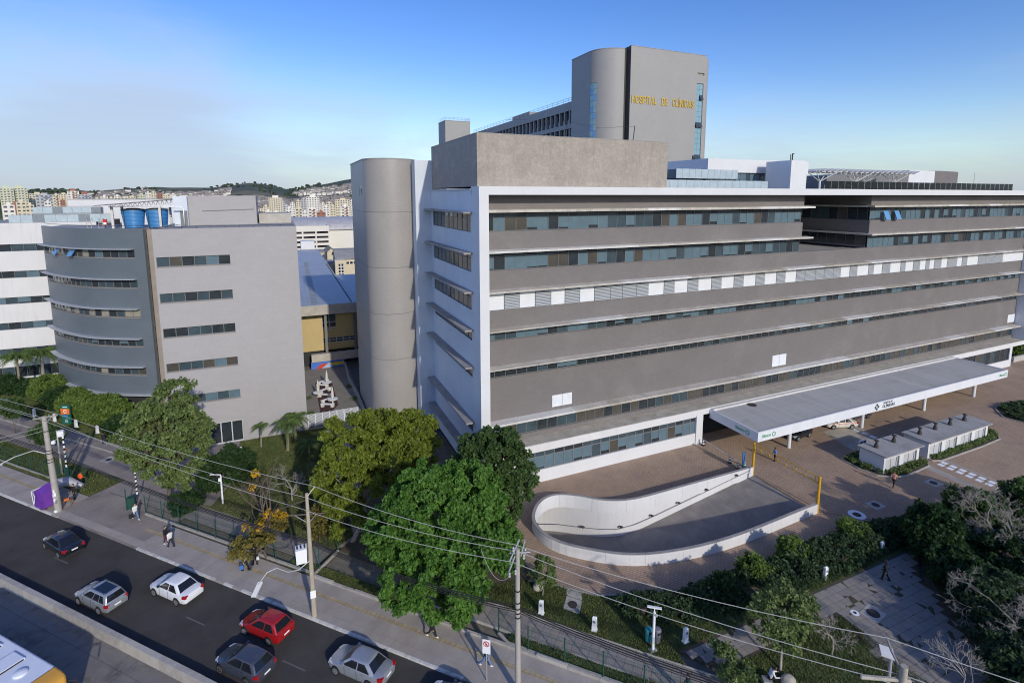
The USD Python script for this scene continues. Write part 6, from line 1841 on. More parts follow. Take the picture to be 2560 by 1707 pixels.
part(cc, 'camera', MB().lathe([(0, 3.75), (.22, 3.85), (.2, 4.1), (.05, 4.2)], (-.35, -.2, 0), 10), 'sign_white', local=True, smooth=40)
part(cc, 'arm', MB().tube([(0, 0, 4.2), (-.35, -.2, 4.2)], .04, 6), 'galv', local=True)
# no parking sign
ns = thing('no_parking_sign', 'white no parking sign with a red ring on a thin post at the kerb', 'sign', (10.43, 28.25, 0))
part(ns, 'post', MB().tube([(10.43, 28.25, 0), (10.43, 28.25, 2.9)], .035, 8), 'galv')
sd = np.array([math.cos(-.62), math.sin(-.62)])


def on_sign(v):
    q = np.array([10.41, 28.2]) + v[:, :1] * sd + v[:, 2:] * np.array([sd[1], -sd[0]])
    return np.column_stack([q, v[:, 1] + 2.5])


bx = trimesh.creation.box((.52, 1.0, .02))
part(ns, 'plate', (on_sign(np.array(bx.vertices)), np.array(bx.faces)), 'sign_white')
v, f = ring_mesh(.2, .045, 24, .012); v[:, 1] += .2; v[:, 2] += .012
part(ns, 'ring', (on_sign(v), f), 'red')
v, f = lettering('E', .2, .13, .008); v[:, 0] -= .065; v[:, 1] += .1; v[:, 2] += .012
part(ns, 'lettering', (on_sign(v), f), 'text_dark')
bx = trimesh.creation.box((.36, .045, .012)); bx.apply_transform(trimesh.transformations.rotation_matrix(-.78, [0, 0, 1])); bx.apply_translation([0, .2, .026])
part(ns, 'bar', (on_sign(np.array(bx.vertices)), np.array(bx.faces)), 'red')
# utility poles
PL = thing('utility_pole', 'thick round concrete utility pole at the left, with a crossarm and posters', 'pole', (-21.83, 63.03, 0))
part(PL, 'pole', MB().tube([(-21.83, 63.03, 0), (-21.95, 63.03, 5), (-22.05, 63.03, 9.9)], [.3, .25, .19], 14), 'pole_concrete', smooth=50)
part(PL, 'crossarm', MB().tube([(-23.0, 63.4, 9.6), (-20.9, 62.7, 9.95)], .07, 6), 'pole_concrete')
part(PL, 'brace', MB().tube([(-22.0, 63, 9.1), (-21.4, 62.9, 9.8)], .03, 5), 'galv')
for x, z in ((-22.9, 9.75), (-21.0, 10.05), (-21.6, 9.95)):
    part(PL, 'insulator', MB().lathe([(.05, 0), (.08, .08), (.04, .2)], (x, 63.03 + (-22 - x) * -.35 * -1, z - .05), 8), 'frame_grey')
part(PL, 'lamp_arm', MB().tube([(-22, 63, 6.0), (-23.2, 63.2, 6.55), (-24.4, 62.6, 6.45), (-25.3, 62.3, 6.1)], .045, 6), 'galv')
part(PL, 'lamp_head', MB().obox((-25.5, 62.25), .2, .6, .22, 6.0, 6.12), 'frame_pale')
for k, z in enumerate((5.2, 5.5, 6.1, 6.4, 8.4)):
    part(PL, 'band', MB().lathe([(.28, z), (.29, z + .08)], (-21.97, 63.03, 0), 12), 'black')
for a, z in ((-1.9, 1.15), (-1.5, .95), (-2.2, 1.6), (-1.6, 1.7), (-1.85, 2.05)):
    th_ = np.linspace(a - .28, a + .28, 5)
    m = MB()
    for p, q in zip(th_[:-1], th_[1:]):
        m.quad((-21.86 + .305 * math.cos(p), 63.03 + .305 * math.sin(p), z), (-21.86 + .305 * math.cos(q), 63.03 + .305 * math.sin(q), z), (-21.86 + .305 * math.cos(q), 63.03 + .305 * math.sin(q), z + .36), (-21.86 + .305 * math.cos(p), 63.03 + .305 * math.sin(p), z + .36))
    part(PL, 'poster', m, 'sign_white' if a != -1.5 else 'frame_grey')
PM = thing('utility_pole', 'slim tan utility pole in the middle, with a white transformer and curved lamp arm', 'pole', (.58, 38.48, 0))
part(PM, 'pole', MB().tube([(.58, 38.48, 0), (.56, 38.48, 5), (.54, 38.48, 9.8)], [.19, .15, .11], 8), 'pole_tan')
part(PM, 'top_arm', MB().tube([(.54, 38.48, 9.5), (1.1, 38.3, 10.3)], .035, 6), 'ledge_pale')
part(PM, 'crossarm', MB().tube([(-.7, 39.0, 8.1), (1.7, 38.0, 8.25)], .05, 6), 'bark')
part(PM, 'brace', MB().tube([(-.3, 38.8, 8.1), (.5, 38.48, 7.5)], .025, 5).tube([(1.1, 38.2, 8.2), (.6, 38.48, 7.5)], .025, 5), 'galv')
part(PM, 'strut', MB().tube([(-.9, 39.2, 8.7), (.5, 38.5, 9.3)], .03, 5), 'bark')
tfm = part(PM, 'transformer', MB().hexa([(-.35, 38.1, 4.75), (.35, 38.1, 4.75), (.35, 38.7, 4.75), (-.35, 38.7, 4.75), (-.38, 38.05, 5.85), (.38, 38.05, 5.85), (.38, 38.75, 5.85), (-.38, 38.75, 5.85)]).moved((-.05, -.1, 0)), 'sign_white')
for x in (-.25, 0, .25):
    part(tfm, 'bushing', MB().lathe([(.05, 5.85), (.06, 6.0), (.02, 6.15)], (x - .05, 38.2, 0), 8), 'black')
part(PM, 'lamp_arm', MB().tube([(.55, 38.45, 4.6), (-.3, 38.3, 4.15), (-1.0, 38.1, 4.35), (-1.7, 37.95, 5.0), (-2.3, 37.8, 4.95), (-2.9, 37.6, 4.35)], .045, 6), 'galv', smooth=60)
part(PM, 'lamp_head', MB().hexa([(-3.35, 37.3, 3.75), (-3.05, 37.2, 3.75), (-2.6, 37.6, 4.4), (-2.9, 37.7, 4.4), (-3.35, 37.3, 3.83), (-3.05, 37.2, 3.83), (-2.6, 37.6, 4.5), (-2.9, 37.7, 4.5)]), 'frame_pale')
part(PM, 'poster', MB().box(.39, .77, 38.28, 38.29, 1.6, 2.2), 'sign_white')
PR = thing('utility_pole', 'tall pale utility pole in the lower middle with steel brackets at its head', 'pole', (11.93, 26.65, 0))
part(PR, 'pole', MB().tube([(11.93, 26.65, -.1), (11.91, 26.65, 5), (11.9, 26.65, 9.9)], [.2, .165, .13], 10), 'pole_concrete', smooth=50)
for a, b in (((11.4, 26.7, 9.2), (12.0, 26.6, 10.5)), ((12.1, 26.6, 9.4), (12.35, 26.55, 10.4)), ((11.3, 26.75, 8.3), (11.7, 26.6, 9.5)), ((11.5, 26.9, 9.55), (12.6, 26.3, 9.7))):
    part(PR, 'bracket', MB().tube([a, b], .05, 6), 'galv')
for x, z in ((11.35, 8.3), (11.75, 8.35), (12.4, 9.55), (12.3, 9.2), (11.6, 9.9)):
    part(PR, 'insulator', MB().lathe([(.04, 0), (.09, .08), (.05, .18), (.08, .26), (.03, .34)], (x, 26.6, z - .1), 8), 'galv')
for z in (5.3, 5.6, 5.9, 6.3, 7.1):
    part(PR, 'band', MB().lathe([(.185, z), (.19, z + .09)], (11.91, 26.65, 0), 12), 'black')
PN = thing('utility_pole', 'utility pole top with a worn timber crossarm at the bottom right', 'pole', (24.6, 12.1, 0))
part(PN, 'pole', MB().tube([(24.6, 12.1, -.1), (24.57, 12.1, 9.95)], [.24, .15], 12), 'pole_tan', smooth=50)
part(PN, 'crossarm', MB().tube([(23.2, 13.1, 9.05), (24.9, 11.95, 9.2)], .1, 6), 'ledge_tan')
part(PN, 'strut', MB().tube([(24.55, 12.15, 9.6), (25.0, 12.9, 9.85), (25.4, 13.35, 9.95)], .06, 6), 'bark_pale')
LP = thing('lamp_panel', 'white square floodlight panel on a grey pole at the bottom right', 'lamp', (26.0, 13.6, 0))
part(LP, 'pole', MB().tube([(26.0, 13.4, -.1), (26.0, 13.4, 8.6)], .07, 10), 'galv', smooth=50)
part(LP, 'panel', MB().hexa([(25.55, 13.6, 8.75), (26.0, 13.2, 8.65), (26.35, 13.55, 8.8), (25.9, 13.95, 8.9), (25.55, 13.6, 8.83), (26.0, 13.2, 8.73), (26.35, 13.55, 8.88), (25.9, 13.95, 8.98)]), 'frame_pale')


def cable(label, pts, r=.016, sag=.4, mat='wire_pale', n=10):
    allp = []
    for a, b in zip(pts[:-1], pts[1:]):
        a, b = np.array(a, float), np.array(b, float)
        t = np.linspace(0, 1, n, endpoint=False)[:, None]
        q = a + (b - a) * t
        q[:, 2] -= (4 * sag * t * (1 - t))[:, 0]
        allp.append(q)
    allp.append(np.array([pts[-1]], float))
    single('power_cable', MB().tube(np.vstack(allp), r, 5, False), mat, label, 'cable')


cable('pale overhead power cable, the topmost of three across the street front', [(-75, 122, 10.3), (-20.95, 62.75, 10.1), (1.1, 38.3, 10.3), (11.7, 26.7, 10.2), (25.4, 13.35, 10.0), (46, -12, 10)], .018)
cable('pale overhead power cable, the middle of three across the street front', [(-75, 121.6, 10.0), (-22.9, 63.4, 9.8), (.54, 38.5, 9.45), (11.9, 26.6, 9.75), (24.75, 12.05, 9.4), (45, -12, 9.6)], .018)
cable('pale overhead power cable, the lowest of three across the street front', [(-75, 121.3, 9.6), (-21.6, 63.0, 9.5), (.2, 38.6, 8.6), (11.6, 26.65, 9.1), (23.6, 12.8, 9.15), (44, -12, 9.2)], .018)
for k, (dz, r) in enumerate(((0, .035), (.14, .03), (-.16, .03), (-.3, .02))):
    cable(['thick dark', 'upper thin dark', 'lower dark', 'lowest thin dark'][k] + ' telephone cable running along the poles above the pavement', [(-75, 121.5, 6.4 + dz), (-21.95, 63.2, 6.2 + dz), (.6, 38.62, 5.9 + dz * .8), (11.95, 26.8, 5.8 + dz), (25.0, 12.3, 5.9 + dz), (46, -12, 5.9 + dz)], r, .45, 'black')
cable('pale cable from the left edge to the thick utility pole', [(-36, 66, 6.5), (-22.3, 63.1, 8.8)], .016, .2)
cable('second pale cable from the left edge to the thick utility pole', [(-36, 66, 6.1), (-22.3, 63.1, 8.4)], .016, .2)
cable('loop of pale cable hanging at the head of the lower middle pole', [(10.2, 28.4, 9.2), (11.4, 26.7, 8.2)], .012, 1.0)
# height gate
HG = thing('height_gate', 'yellow height limit frame spanning the top of the car ramp', 'gate', (46.6, 35.8, 0))
for y in (39.7, 31.85):
    part(HG, 'post', MB().lathe([(.13, 0), (.13, 3.75), (.1, 3.82), (0, 3.84)], (46.62, y, 0), 12), 'gate_yellow', smooth=40)
for z in (3.72, 3.12):
    part(HG, 'rail', MB().tube([(46.62, 39.7, z), (46.62, 31.85, z)], .045, 8), 'gate_yellow')
for k in range(7):
    y = 38.8 - 1.08 * k
    part(HG, 'brace', MB().tube([(46.62, y, 3.12), (46.62, y, 3.72)], .04, 6), 'gate_yellow')
bp = thing('totem_sign', 'narrow blue and green upright panel beside the left gate post', 'sign', (46.1, 40.6, 0))
part(bp, 'panel', MB().box(45.95, 46.3, 40.55, 40.65, 1.1, 2.4), 'sign_blue')
part(bp, 'panel', MB().box(45.95, 46.3, 40.55, 40.65, .1, 1.1), 'teal')


def cone(x, y, label, top='black'):
    t = thing('traffic_cone', label, 'traffic cone', (x, y, 0.01))
    part(t, 'base', MB().box(-.2, .2, -.2, .2, 0, .05), 'black_rubber', local=True)
    for k in range(5):
        r0, r1 = .17 - .025 * k, .17 - .025 * (k + 1)
        part(t, 'stripe', MB().lathe([(r0, .05 + .15 * k), (r1, .05 + .15 * (k + 1))] + ([(0, .8)] if k == 4 else []), n=12), 'sign_white' if k % 2 else top, local=True, smooth=40)
    return t


for x, y, lb in ((66.6, 26.4, 'black and white cone beside the painted tiles'), (63.15, 26.35, 'black and white cone just behind the two walkers'), (46.2, 29.3, 'black and white cone near the hedge, below the gate'), (57.15, 26.3, 'black and white cone half hidden by the park tree'),
                 (46.7, 47.4, 'black and orange cone at the white pillar'), (46.33, 42.75, 'black and white cone in the middle of the pale rail'), (47.2, 41.4, 'small black and white cone beside the blue panel')):
    cone(x, y, lb, 'black')
rc_ = cone(46.2, 41.4, 'reddish cone at the near end of the pale rail', 'far_brick')
pr = thing('pale_rail', 'thin pale rail laid across the tops of the cones beside the ramp', 'rail', (46.3, 44, 0))
part(pr, 'rail', MB().tube([(46.6, 47.4, .82), (46.33, 42.75, .82), (46.2, 41.4, .82)], .04, 6), 'ledge_pale')
# manholes
def manhole(x, y, label, rz=0.0, square=True, r=.38, ring=.78):
    t = thing('manhole', label, 'manhole', (x, y, 0), rz)
    z = .05 if y < 25 else .018
    if square:
        part(t, 'surround', MB().box(-.75, .75, -.62, .62, -.02, z), 'pale_concrete', local=True)
    else:
        part(t, 'surround', MB().lathe([(ring, -.02), (ring, z), (0, z)], n=20), 'sign_white', local=True)
    part(t, 'cover', MB().lathe([(r, z), (r, z + .012), (0, z + .014)], n=18), 'iron', local=True)


manhole(53.3, 30.35, 'round manhole in a square pale surround in the middle of the forecourt')
manhole(49.95, 30.05, 'round manhole in a round white surround near the ramp gate', 0, False)
manhole(63.3, 30.4, 'round manhole in a square pale surround beside the small service buildings')
manhole(38.8, 21.5, 'large round manhole in the slab path at the lower right', .2, True, .45)
manhole(37.6, 22.1, 'small pale round cover beside the large manhole on the path', 0, False, .12, .3)
manhole(-20.3, 73.6, 'square manhole on the inner road', RS, True, .3)
ms = thing('manhole_slab', 'pale concrete slabs with a round iron cover set in the right lawn', 'manhole', (18.9, 31.9, 0))
part(ms, 'slab', MB().prism(poly((19.07, 33.17), (19.91, 32.2), (19.55, 31.55), (18.72, 32.5)), 0, .07), 'pale_concrete')
part(ms, 'slab', MB().prism(poly((18.68, 32.42), (19.5, 31.48), (18.66, 30.45), (17.83, 31.4)), 0, .08), 'pale_concrete')
part(ms, 'cover', MB().lathe([(.36, .08), (.36, .1), (0, .1)], (18.65, 31.45, 0), 18), 'iron')
bo = trimesh.creation.icosphere(3, .42)
bo.vertices *= [1, .9, .75] * (1 + .16 * (meshkit.fbm(bo.vertices * 3 + 5) - .5)[:, None])
single('boulder', (bo.vertices + [17.0, 34.05, .2], bo.faces), 'pale_concrete', 'pale grey boulder on the lawn behind the sapling', 'boulder', smooth=True)
bo2 = trimesh.creation.icosphere(3, .5)
bo2.vertices *= [1, .9, .7] * (1 + .2 * (meshkit.fbm(bo2.vertices * 3 + 9) - .5)[:, None])
single('boulder', (bo2.vertices + [28.0, 20.1, .2], bo2.faces), 'ledge_tan', 'tan boulder beside the seated person at the bottom edge', 'boulder', smooth=True)
single('boulder', (bo2.vertices * .8 + [-2.2, 50.9, .2], bo2.faces), 'kerb_concrete', 'grey stone beside the white marker by the sparse tree', 'boulder', smooth=True)
# service buildings with roof vents
def service(label, x0, x1, nbay, nvent):
    t = thing('service_building', label, 'building', ((x0 + x1) / 2, 35.3, 0))
    y0, y1 = 33.75, 36.5
    m = MB()
    fs = Facade([(x0, y0), (x1, y0)])
    L_ = x1 - x0
    bw = L_ / nbay
    ops = [(k * bw + bw * .1, k * bw + bw * .72, .45, 1.65) for k in range(nbay)] + [(k * bw + bw * .74, k * bw + bw * .86, .3, 1.7) for k in range(nbay)]
    fs.wall(m, 0, L_, 0, 2.1, ops, -.18, 0)
    m.box(x0, x0 + .15, y0 + .18, y1, 0, 2.1).box(x1 - .15, x1, y0 + .18, y1, 0, 2.1).box(x0 + .15, x1 - .15, y1 - .15, y1, 0, 2.1)
    part(t, 'wall', m, 'white_wall')
    part(t, 'inner_wall', MB().box(x0 + .2, x1 - .2, y0 + .4, y1 - .2, 0, 2.0), 'dark_inside')
    for k in range(nbay):
        for a, b in ((.1, .41), (.42, .72)):
            s = MB()
            for j in range(9):
                z = .46 + .131 * j
                s.box(x0 + k * bw + bw * a + .03, x0 + k * bw + bw * b - .02, y0 + .08 + .01 * (j % 2), y0 + .13, z, z + .115)
            part(t, 'shutter', s, 'louvre_grey' if j < 0 else 'frame_pale')
        part(t, 'door', MB().box(x0 + k * bw + bw * .74, x0 + k * bw + bw * .86, y0 + .12, y0 + .15, .3, 1.7), 'frame_grey')
    part(t, 'roof', MB().box(x0 - .25, x1 + .3, y0 - .35, y1 + .2, 2.1, 2.24), 'roof_grey')
    for k in range(nvent):
        x = x0 + L_ * (k + .35) / nvent
        v_ = part(t, 'vent_pipe', MB().lathe([(.26, 2.24), (.2, 2.6), (.13, 2.75), (.13, 2.95)], (x, 35.4, 0), 10), 'iron', smooth=40)
        part(v_, 'cowl', MB().lathe([(.16, 2.95), (.27, 3.02), (.22, 3.12), (0, 3.16)], (x, 35.4, 0), 10), 'iron', smooth=40)


service('smaller white service building with two shuttered bays and two roof vents', 60.05, 66.6, 2, 2)
service('longer white service building with four shuttered bays and roof vents', 68.4, 81.2, 4, 4)
wd = thing('window_frame', 'small white framed window leaning behind the smaller service building', 'window', (63.2, 38.2, 0))
part(wd, 'frame', MB().box(62.6, 63.9, 38.15, 38.25, .3, 1.5), 'sign_white')
for k in range(2):
    part(wd, 'pane', MB().quad((62.7 + .6 * k, 38.14, .4), (63.2 + .6 * k, 38.14, .4), (63.2 + .6 * k, 38.14, 1.4), (62.7 + .6 * k, 38.14, 1.4)), 'glass_blind')
isl = poly((59.2, 37.8), (58.9, 35.6), (59.3, 33.9), (60.6, 32.9), (62.2, 32.55), (66.9, 32.85), (67.4, 33.3), (67.4, 38.2)).buffer(.2)
isl2 = poly((68.6, 33.3), (69.6, 32.9), (78, 32.9), (82.7, 33.1), (84.2, 34.2), (83.8, 35.4), (82.5, 37.5), (68.6, 37.8)).buffer(.15)
isl3 = poly((91.7, 36.4), (94.4, 38.5), (97, 38.9), (110, 36), (112, 30), (92, 33.5)).buffer(.3)
single('island_kerb', MB().prism(unary_union([isl, isl2]).difference(unary_union([isl.buffer(-.16), isl2.buffer(-.16)])), 0, .13).prism(isl3.difference(isl3.buffer(-.16)), 0, .13), 'kerb_concrete', kind='structure')
single('island_soil', MB().sheet(isl.buffer(-.16), .06).sheet(isl2.buffer(-.16), .06).sheet(isl3.buffer(-.16), .06), 'soil', kind='structure')
from shapely import contains_xy


def low_hedge(name, label, area, n, h, seed, size=.13, mat='leaf_mixed'):
    rg = np.random.default_rng(seed)
    x0, y0, x1, y1 = area.bounds
    pts_ = []
    while len(pts_) < n:
        q = rg.uniform((x0, y0), (x1, y1))
        if contains_xy(area, *q):
            pts_.append((*q, h * (.55 + .4 * meshkit.noise(np.array([q[0] / .9, q[1] / .9, 2.2])))))
    v, f = leaves(rg, np.array(pts_), .26, 46, size, droop=0)
    t = thing(name, label, 'hedge', (*np.array(area.centroid.coords[0]), 0))
    part(t, 'foliage', (v, f), mat, kind='stuff')


blds = poly((60.0, 33.7), (66.7, 33.7), (66.7, 36.6), (60, 36.6))
blds2 = poly((68.3, 33.7), (81.3, 33.7), (81.3, 36.6), (68.3, 36.6))
low_hedge('low_hedge', 'clipped low hedge round the smaller service building', isl.buffer(-.35).difference(blds.buffer(.1)), 210, .55, 201)
low_hedge('low_hedge', 'clipped low hedge in front of the longer service building', isl2.buffer(-.35).difference(blds2.buffer(.1)).intersection(poly((60, 30), (90, 30), (90, 36), (60, 36))), 240, .55, 202)
low_hedge('low_hedge', 'low planting on the kerbed island at the right edge', isl3.buffer(-.4), 420, .5, 203, .2, 'leaf_hedge')
tree('far_shrub', 'green shrub beyond the right end of the hospital block', 'shrub', (131, 52), [(131, 52, 2.5, 3.5, 3, 2.5), (136, 53, 3, 3.5, 3, 3)], 120, 60, .35, .9, 'leaf_light', trunk_r=.15, seed=204, low=-.9)
sw = thing('planter_wall', 'pale low wall below the shrub at the far right end of the hospital', 'wall', (127, 49, 0))
part(sw, 'wall', MB().box(124, 140, 49.0, 49.4, 0, 1.0), 'pale_concrete')
# vendor's cart
VC = thing('vendor_cart', 'purple covered street cart with white frame beside the thick utility pole', 'cart', (-23.0, 64.2, 0), RS)
part(VC, 'cover', MB().hexa([(-.75, -.65, .45), (.8, -.65, .45), (.8, .65, .45), (-.75, .65, .45), (-.75, -.65, 1.9), (.8, -.65, 1.85), (.7, .65, 2.25), (-.65, .65, 2.3)]), 'purple', local=True)
part(VC, 'flap', MB().hexa([(-.78, -.72, .3), (.82, -.72, .3), (.82, -.68, .3), (-.78, -.68, .3), (-.78, -.72, 1.1), (.82, -.72, 1.0), (.82, -.68, 1.0), (-.78, -.68, 1.1)]), 'purple', local=True)
fr_ = MB()
for a, b in (((-.9, -.8, 1.95), (.1, -1.0, 1.8)), ((-.9, -.8, 1.95), (-.95, .2, 1.95)), ((.1, -1.0, 1.8), (-.3, -.9, .9)), ((-.9, -.8, 1.95), (-.85, -.75, .5)), ((-.85, -.75, .9), (-.3, -.9, .9))):
    fr_.tube([a, b], .035, 5)
part(VC, 'frame', fr_, 'sign_white', local=True)
for y in (-.5, .5):
    part(VC, 'wheel', cylinder_y(MB(), -.2, y - .04, y + .04, .28, .28), 'tyre', local=True)
bg = trimesh.creation.icosphere(2, .16)
single('plastic_bag', (bg.vertices * [1.1, 1, .8] * (1 + .3 * (meshkit.fbm(bg.vertices * 9) - .5)[:, None]) + [*st(-60.9, 26.75), .12], bg.faces), 'sign_white', 'white plastic bag on the kerb below the purple cart', 'bag', smooth=True)
sk = thing('vendor_stool', 'small wooden stand with orange goods beside the thick utility pole', 'table', (-21.3, 63.7, 0))
part(sk, 'top', MB().obox((-21.3, 63.7), .3, .8, .45, .62, .68), 'wood')
for dx, dy in ((-.3, -.15), (.3, -.15), (-.3, .15), (.3, .15)):
    part(sk, 'leg', MB().tube([(-21.3 + dx, 63.7 + dy, 0), (-21.3 + dx, 63.7 + dy, .62)], .025, 5), 'wood')
part(sk, 'goods', MB().obox((-21.35, 63.7), .3, .4, .3, .68, .8), 'sign_orange')
pa = thing('sheet_awning', 'pale folded sheet with a dark oval opening behind the purple cart', 'shelter', (-22.6, 67.4, 0))
part(pa, 'sheet', MB().tube([(-24.2, 67.2, .3), (-23.4, 67.5, .9), (-22.2, 67.3, 1.0), (-20.9, 66.8, .5)], [.25, .5, .5, .2], 10), 'galv', smooth=50)
# ================================================================== VEHICLES


def loft(rings):
    """Closed solid from rings of equal point count (last ring joins the ends by fans)."""
    n = len(rings[0])
    v = np.vstack(rings + [rings[0].mean(0)[None], rings[-1].mean(0)[None]])
    f = []
    for i in range(len(rings) - 1):
        for j in range(n):
            k = (j + 1) % n
            f += [[i * n + j, (i + 1) * n + k, i * n + k], [i * n + j, (i + 1) * n + j, (i + 1) * n + k]]
    a, b = len(rings) * n, len(rings) * n + 1
    for j in range(n):
        k = (j + 1) % n
        f += [[a, j, k], [b, (len(rings) - 1) * n + k, (len(rings) - 1) * n + j]]
    t = trimesh.Trimesh(v, np.array(f), process=True)
    trimesh.repair.fix_normals(t)
    return t


def manifold(t):
    return m3.Manifold(m3.Mesh(np.asarray(t.vertices, np.float32), np.asarray(t.faces, np.uint32)))


def car(name, label, x, y, ang, paint, L=4.2, Wd=1.72, Hh=1.5, kind='hatch', group=None, stripe=None, cat='car', rails=False):
    """Forward is +x. kind: hatch, sedan or wagon."""
    t = thing(name, label, cat, (x, y, -0.118 if group != 'forecourt' else 0.012), ang)
    h = L / 2
    hood, belt, deck = (.78, .92, .98) if kind != 'sedan' else (.76, .9, .96)
    if Hh > 1.5:
        hood, belt, deck = hood + .06, belt + .06, deck + .06
    # body sections: x, half width, z bottom, z shoulder, z top
    S_ = [(h, .52, .34, .50, .56), (h - .06, .66, .24, .58, .66), (h - .25, .78, .2, .64, .72), (h - .7, .84, .19, .70, hood), (h - 1.15, .86, .19, .74, hood + .08), (.45, .865, .19, .76, belt), (-.4, .865, .19, .77, belt + .02), (-1.1, .86, .2, .78, belt + .04)]
    if kind == 'sedan':
        S_ += [(-h + .75, .85, .22, .8, deck), (-h + .2, .8, .25, .8, deck - .02), (-h + .05, .72, .3, .76, deck - .08), (-h, .6, .36, .66, deck - .2)]
    else:
        S_ += [(-h + .45, .85, .22, .8, belt + .03), (-h + .15, .8, .25, .8, belt + .0), (-h + .04, .74, .3, .76, belt - .06), (-h, .62, .36, .66, belt - .18)]
    rings = []
    for xs_, w, zb, zs, zt in S_:
        w *= Wd / 1.73
        half = [(0, zb), (w * .8, zb), (w * .96, zb + .1), (w, zb + .28), (w * .985, zs), (w * .93, zs + (zt - zs) * .6), (w * .78, zt - .015), (w * .4, zt + .012), (0, zt + .02)]
        pts_ = [(xs_, -a, b) for a, b in half] + [(xs_, a, b) for a, b in half[-2:0:-1]]
        rings.append(np.array(pts_))
    body = manifold(loft(rings))
    wb = L * .595
    fx, rx = wb / 2 + .06 * L * .35, -wb / 2 + .06 * L * .35
    wr = .31 if Hh < 1.52 else .325
    for cx in (fx, rx):
        c = m3.Manifold.cylinder(2.4, wr + .06, wr + .06, 22, True).rotate((90, 0, 0)).translate((cx, 0, wr))
        core = m3.Manifold.cube((2, 1.05, 2), True).translate((cx, 0, wr))
        body = body - (c - core)
    b_ = part(t, 'body', body, paint, smooth=32, local=True)
    # cabin: levels from belt to roof
    zb = belt - .02
    zr = Hh - .03
    xf0, xf1 = h - 1.12, h - 1.12 - .78
    if kind == 'hatch':
        xr0, xr1 = -h + .16, -h + .62
    elif kind == 'wagon':
        xr0, xr1 = -h + .12, -h + .42
    else:
        xr0, xr1 = -h + .62, -h + 1.28
    wB, wT = .80 * Wd / 1.73, .585 * Wd / 1.73
    lv = [0, .3, .6, .85, .95, 1.0]

    def lev(s):
        e = s if s <= .95 else 1.0
        ins = 0 if s < .94 else (.05 if s < .99 else .14)
        return xf0 + (xf1 - xf0) * e - ins, xr0 + (xr1 - xr0) * e + ins, wB + (wT - wB) * e - ins * .8, zb + (zr - zb) * s

    rings = []
    for s in lv:
        a, b, w, z = lev(s)
        c = .10
        bow = .06
        P_ = [(a + bow, 0), (a + bow * .6, w * .55), (a - c * .2, w - c), (a - c, w - .02), ((a + b) / 2, w + .01), (b + c, w - .02), (b + c * .1, w - c), (b - .02, w * .5), (b - .03, 0)]
        P_ = P_ + [(px_, -py_) for px_, py_ in P_[-2:0:-1]]
        rings.append(np.array([(px_, py_, z) for px_, py_ in P_]))
    cab = loft(rings)
    v = np.array(cab.vertices)
    part(t, 'cabin', (v, np.array(cab.faces)), paint, smooth=35, local=True)

    def cp3(s, u, side_):
        """Point on the cabin: side +1/-1 at fraction u from rear to front."""
        a, b, w, z = lev(s)
        return np.array([b + (a - b) * u, side_ * (w + .022), z])

    for sd_ in (-1, 1):
        lo_, hi_ = .1, .84
        cuts = [(.13, .47), (.51, .86)] if kind == 'sedan' else ([(.1, .26), (.29, .53), (.56, .86)] if kind == 'wagon' else [(.12, .44), (.48, .86)])
        for a, b in cuts:
            q = [cp3(lo_, a - (.03 if a < .15 else 0), sd_), cp3(lo_, b + (.06 if b > .8 else 0), sd_), cp3(hi_, b - (.02 if b > .8 else 0), sd_), cp3(hi_, a + (.02 if a < .15 else 0), sd_)]
            part(t, 'side_window', MB().add(q, [[0, 1, 2, 3]] if sd_ < 0 else [[3, 2, 1, 0]]), 'car_glass', local=True)
        m = MB().box(fx - .62 - .08, fx - .62 + .1, sd_ * (wB + .04) - .08, sd_ * (wB + .04) + .08, belt + .02, belt + .14)
        part(t, 'mirror', m, paint if paint != 'car_white' else 'car_trim', local=True)
        for hx_ in (.12, -.82):
            part(t, 'handle', MB().box(hx_, hx_ + .16, sd_ * .866 * Wd / 1.73 - .012, sd_ * .866 * Wd / 1.73 + .012, belt - .14, belt - .1), paint, local=True)
        part(t, 'seam', MB().box(-.31, -.295, sd_ * .868 * Wd / 1.73 - .006, sd_ * .868 * Wd / 1.73 + .006, .3, belt - .03).box(.66, .675, sd_ * .862 * Wd / 1.73 - .006, sd_ * .862 * Wd / 1.73 + .006, .3, belt - .05), 'car_trim', local=True)
        w_t = .78 * Wd / 1.73
        zt_ = (deck if kind == 'sedan' else belt) - .17
        tl = MB().hexa([(-h + .02, sd_ * w_t * .62, zt_ - .1), (-h + .02, sd_ * w_t * .98, zt_ - .1), (-h + .3, sd_ * w_t * 1.075, zt_ - .08), (-h + .3, sd_ * w_t * .9, zt_ - .1), (-h + .03, sd_ * w_t * .62, zt_ + .1), (-h + .04, sd_ * w_t * .98, zt_ + .1), (-h + .3, sd_ * w_t * 1.07, zt_ + .12), (-h + .3, sd_ * w_t * .9, zt_ + .1)])
        part(t, 'tail_light', tl, 'tail_light', local=True)
        hl = MB().hexa([(h - .02, sd_ * .42, .54), (h - .12, sd_ * .72, .54), (h - .5, sd_ * .80, .62), (h - .4, sd_ * .5, .6), (h - .05, sd_ * .42, .68), (h - .14, sd_ * .70, .68), (h - .5, sd_ * .79, .74), (h - .4, sd_ * .5, .73)])
        part(t, 'headlight', hl, 'head_light', local=True)
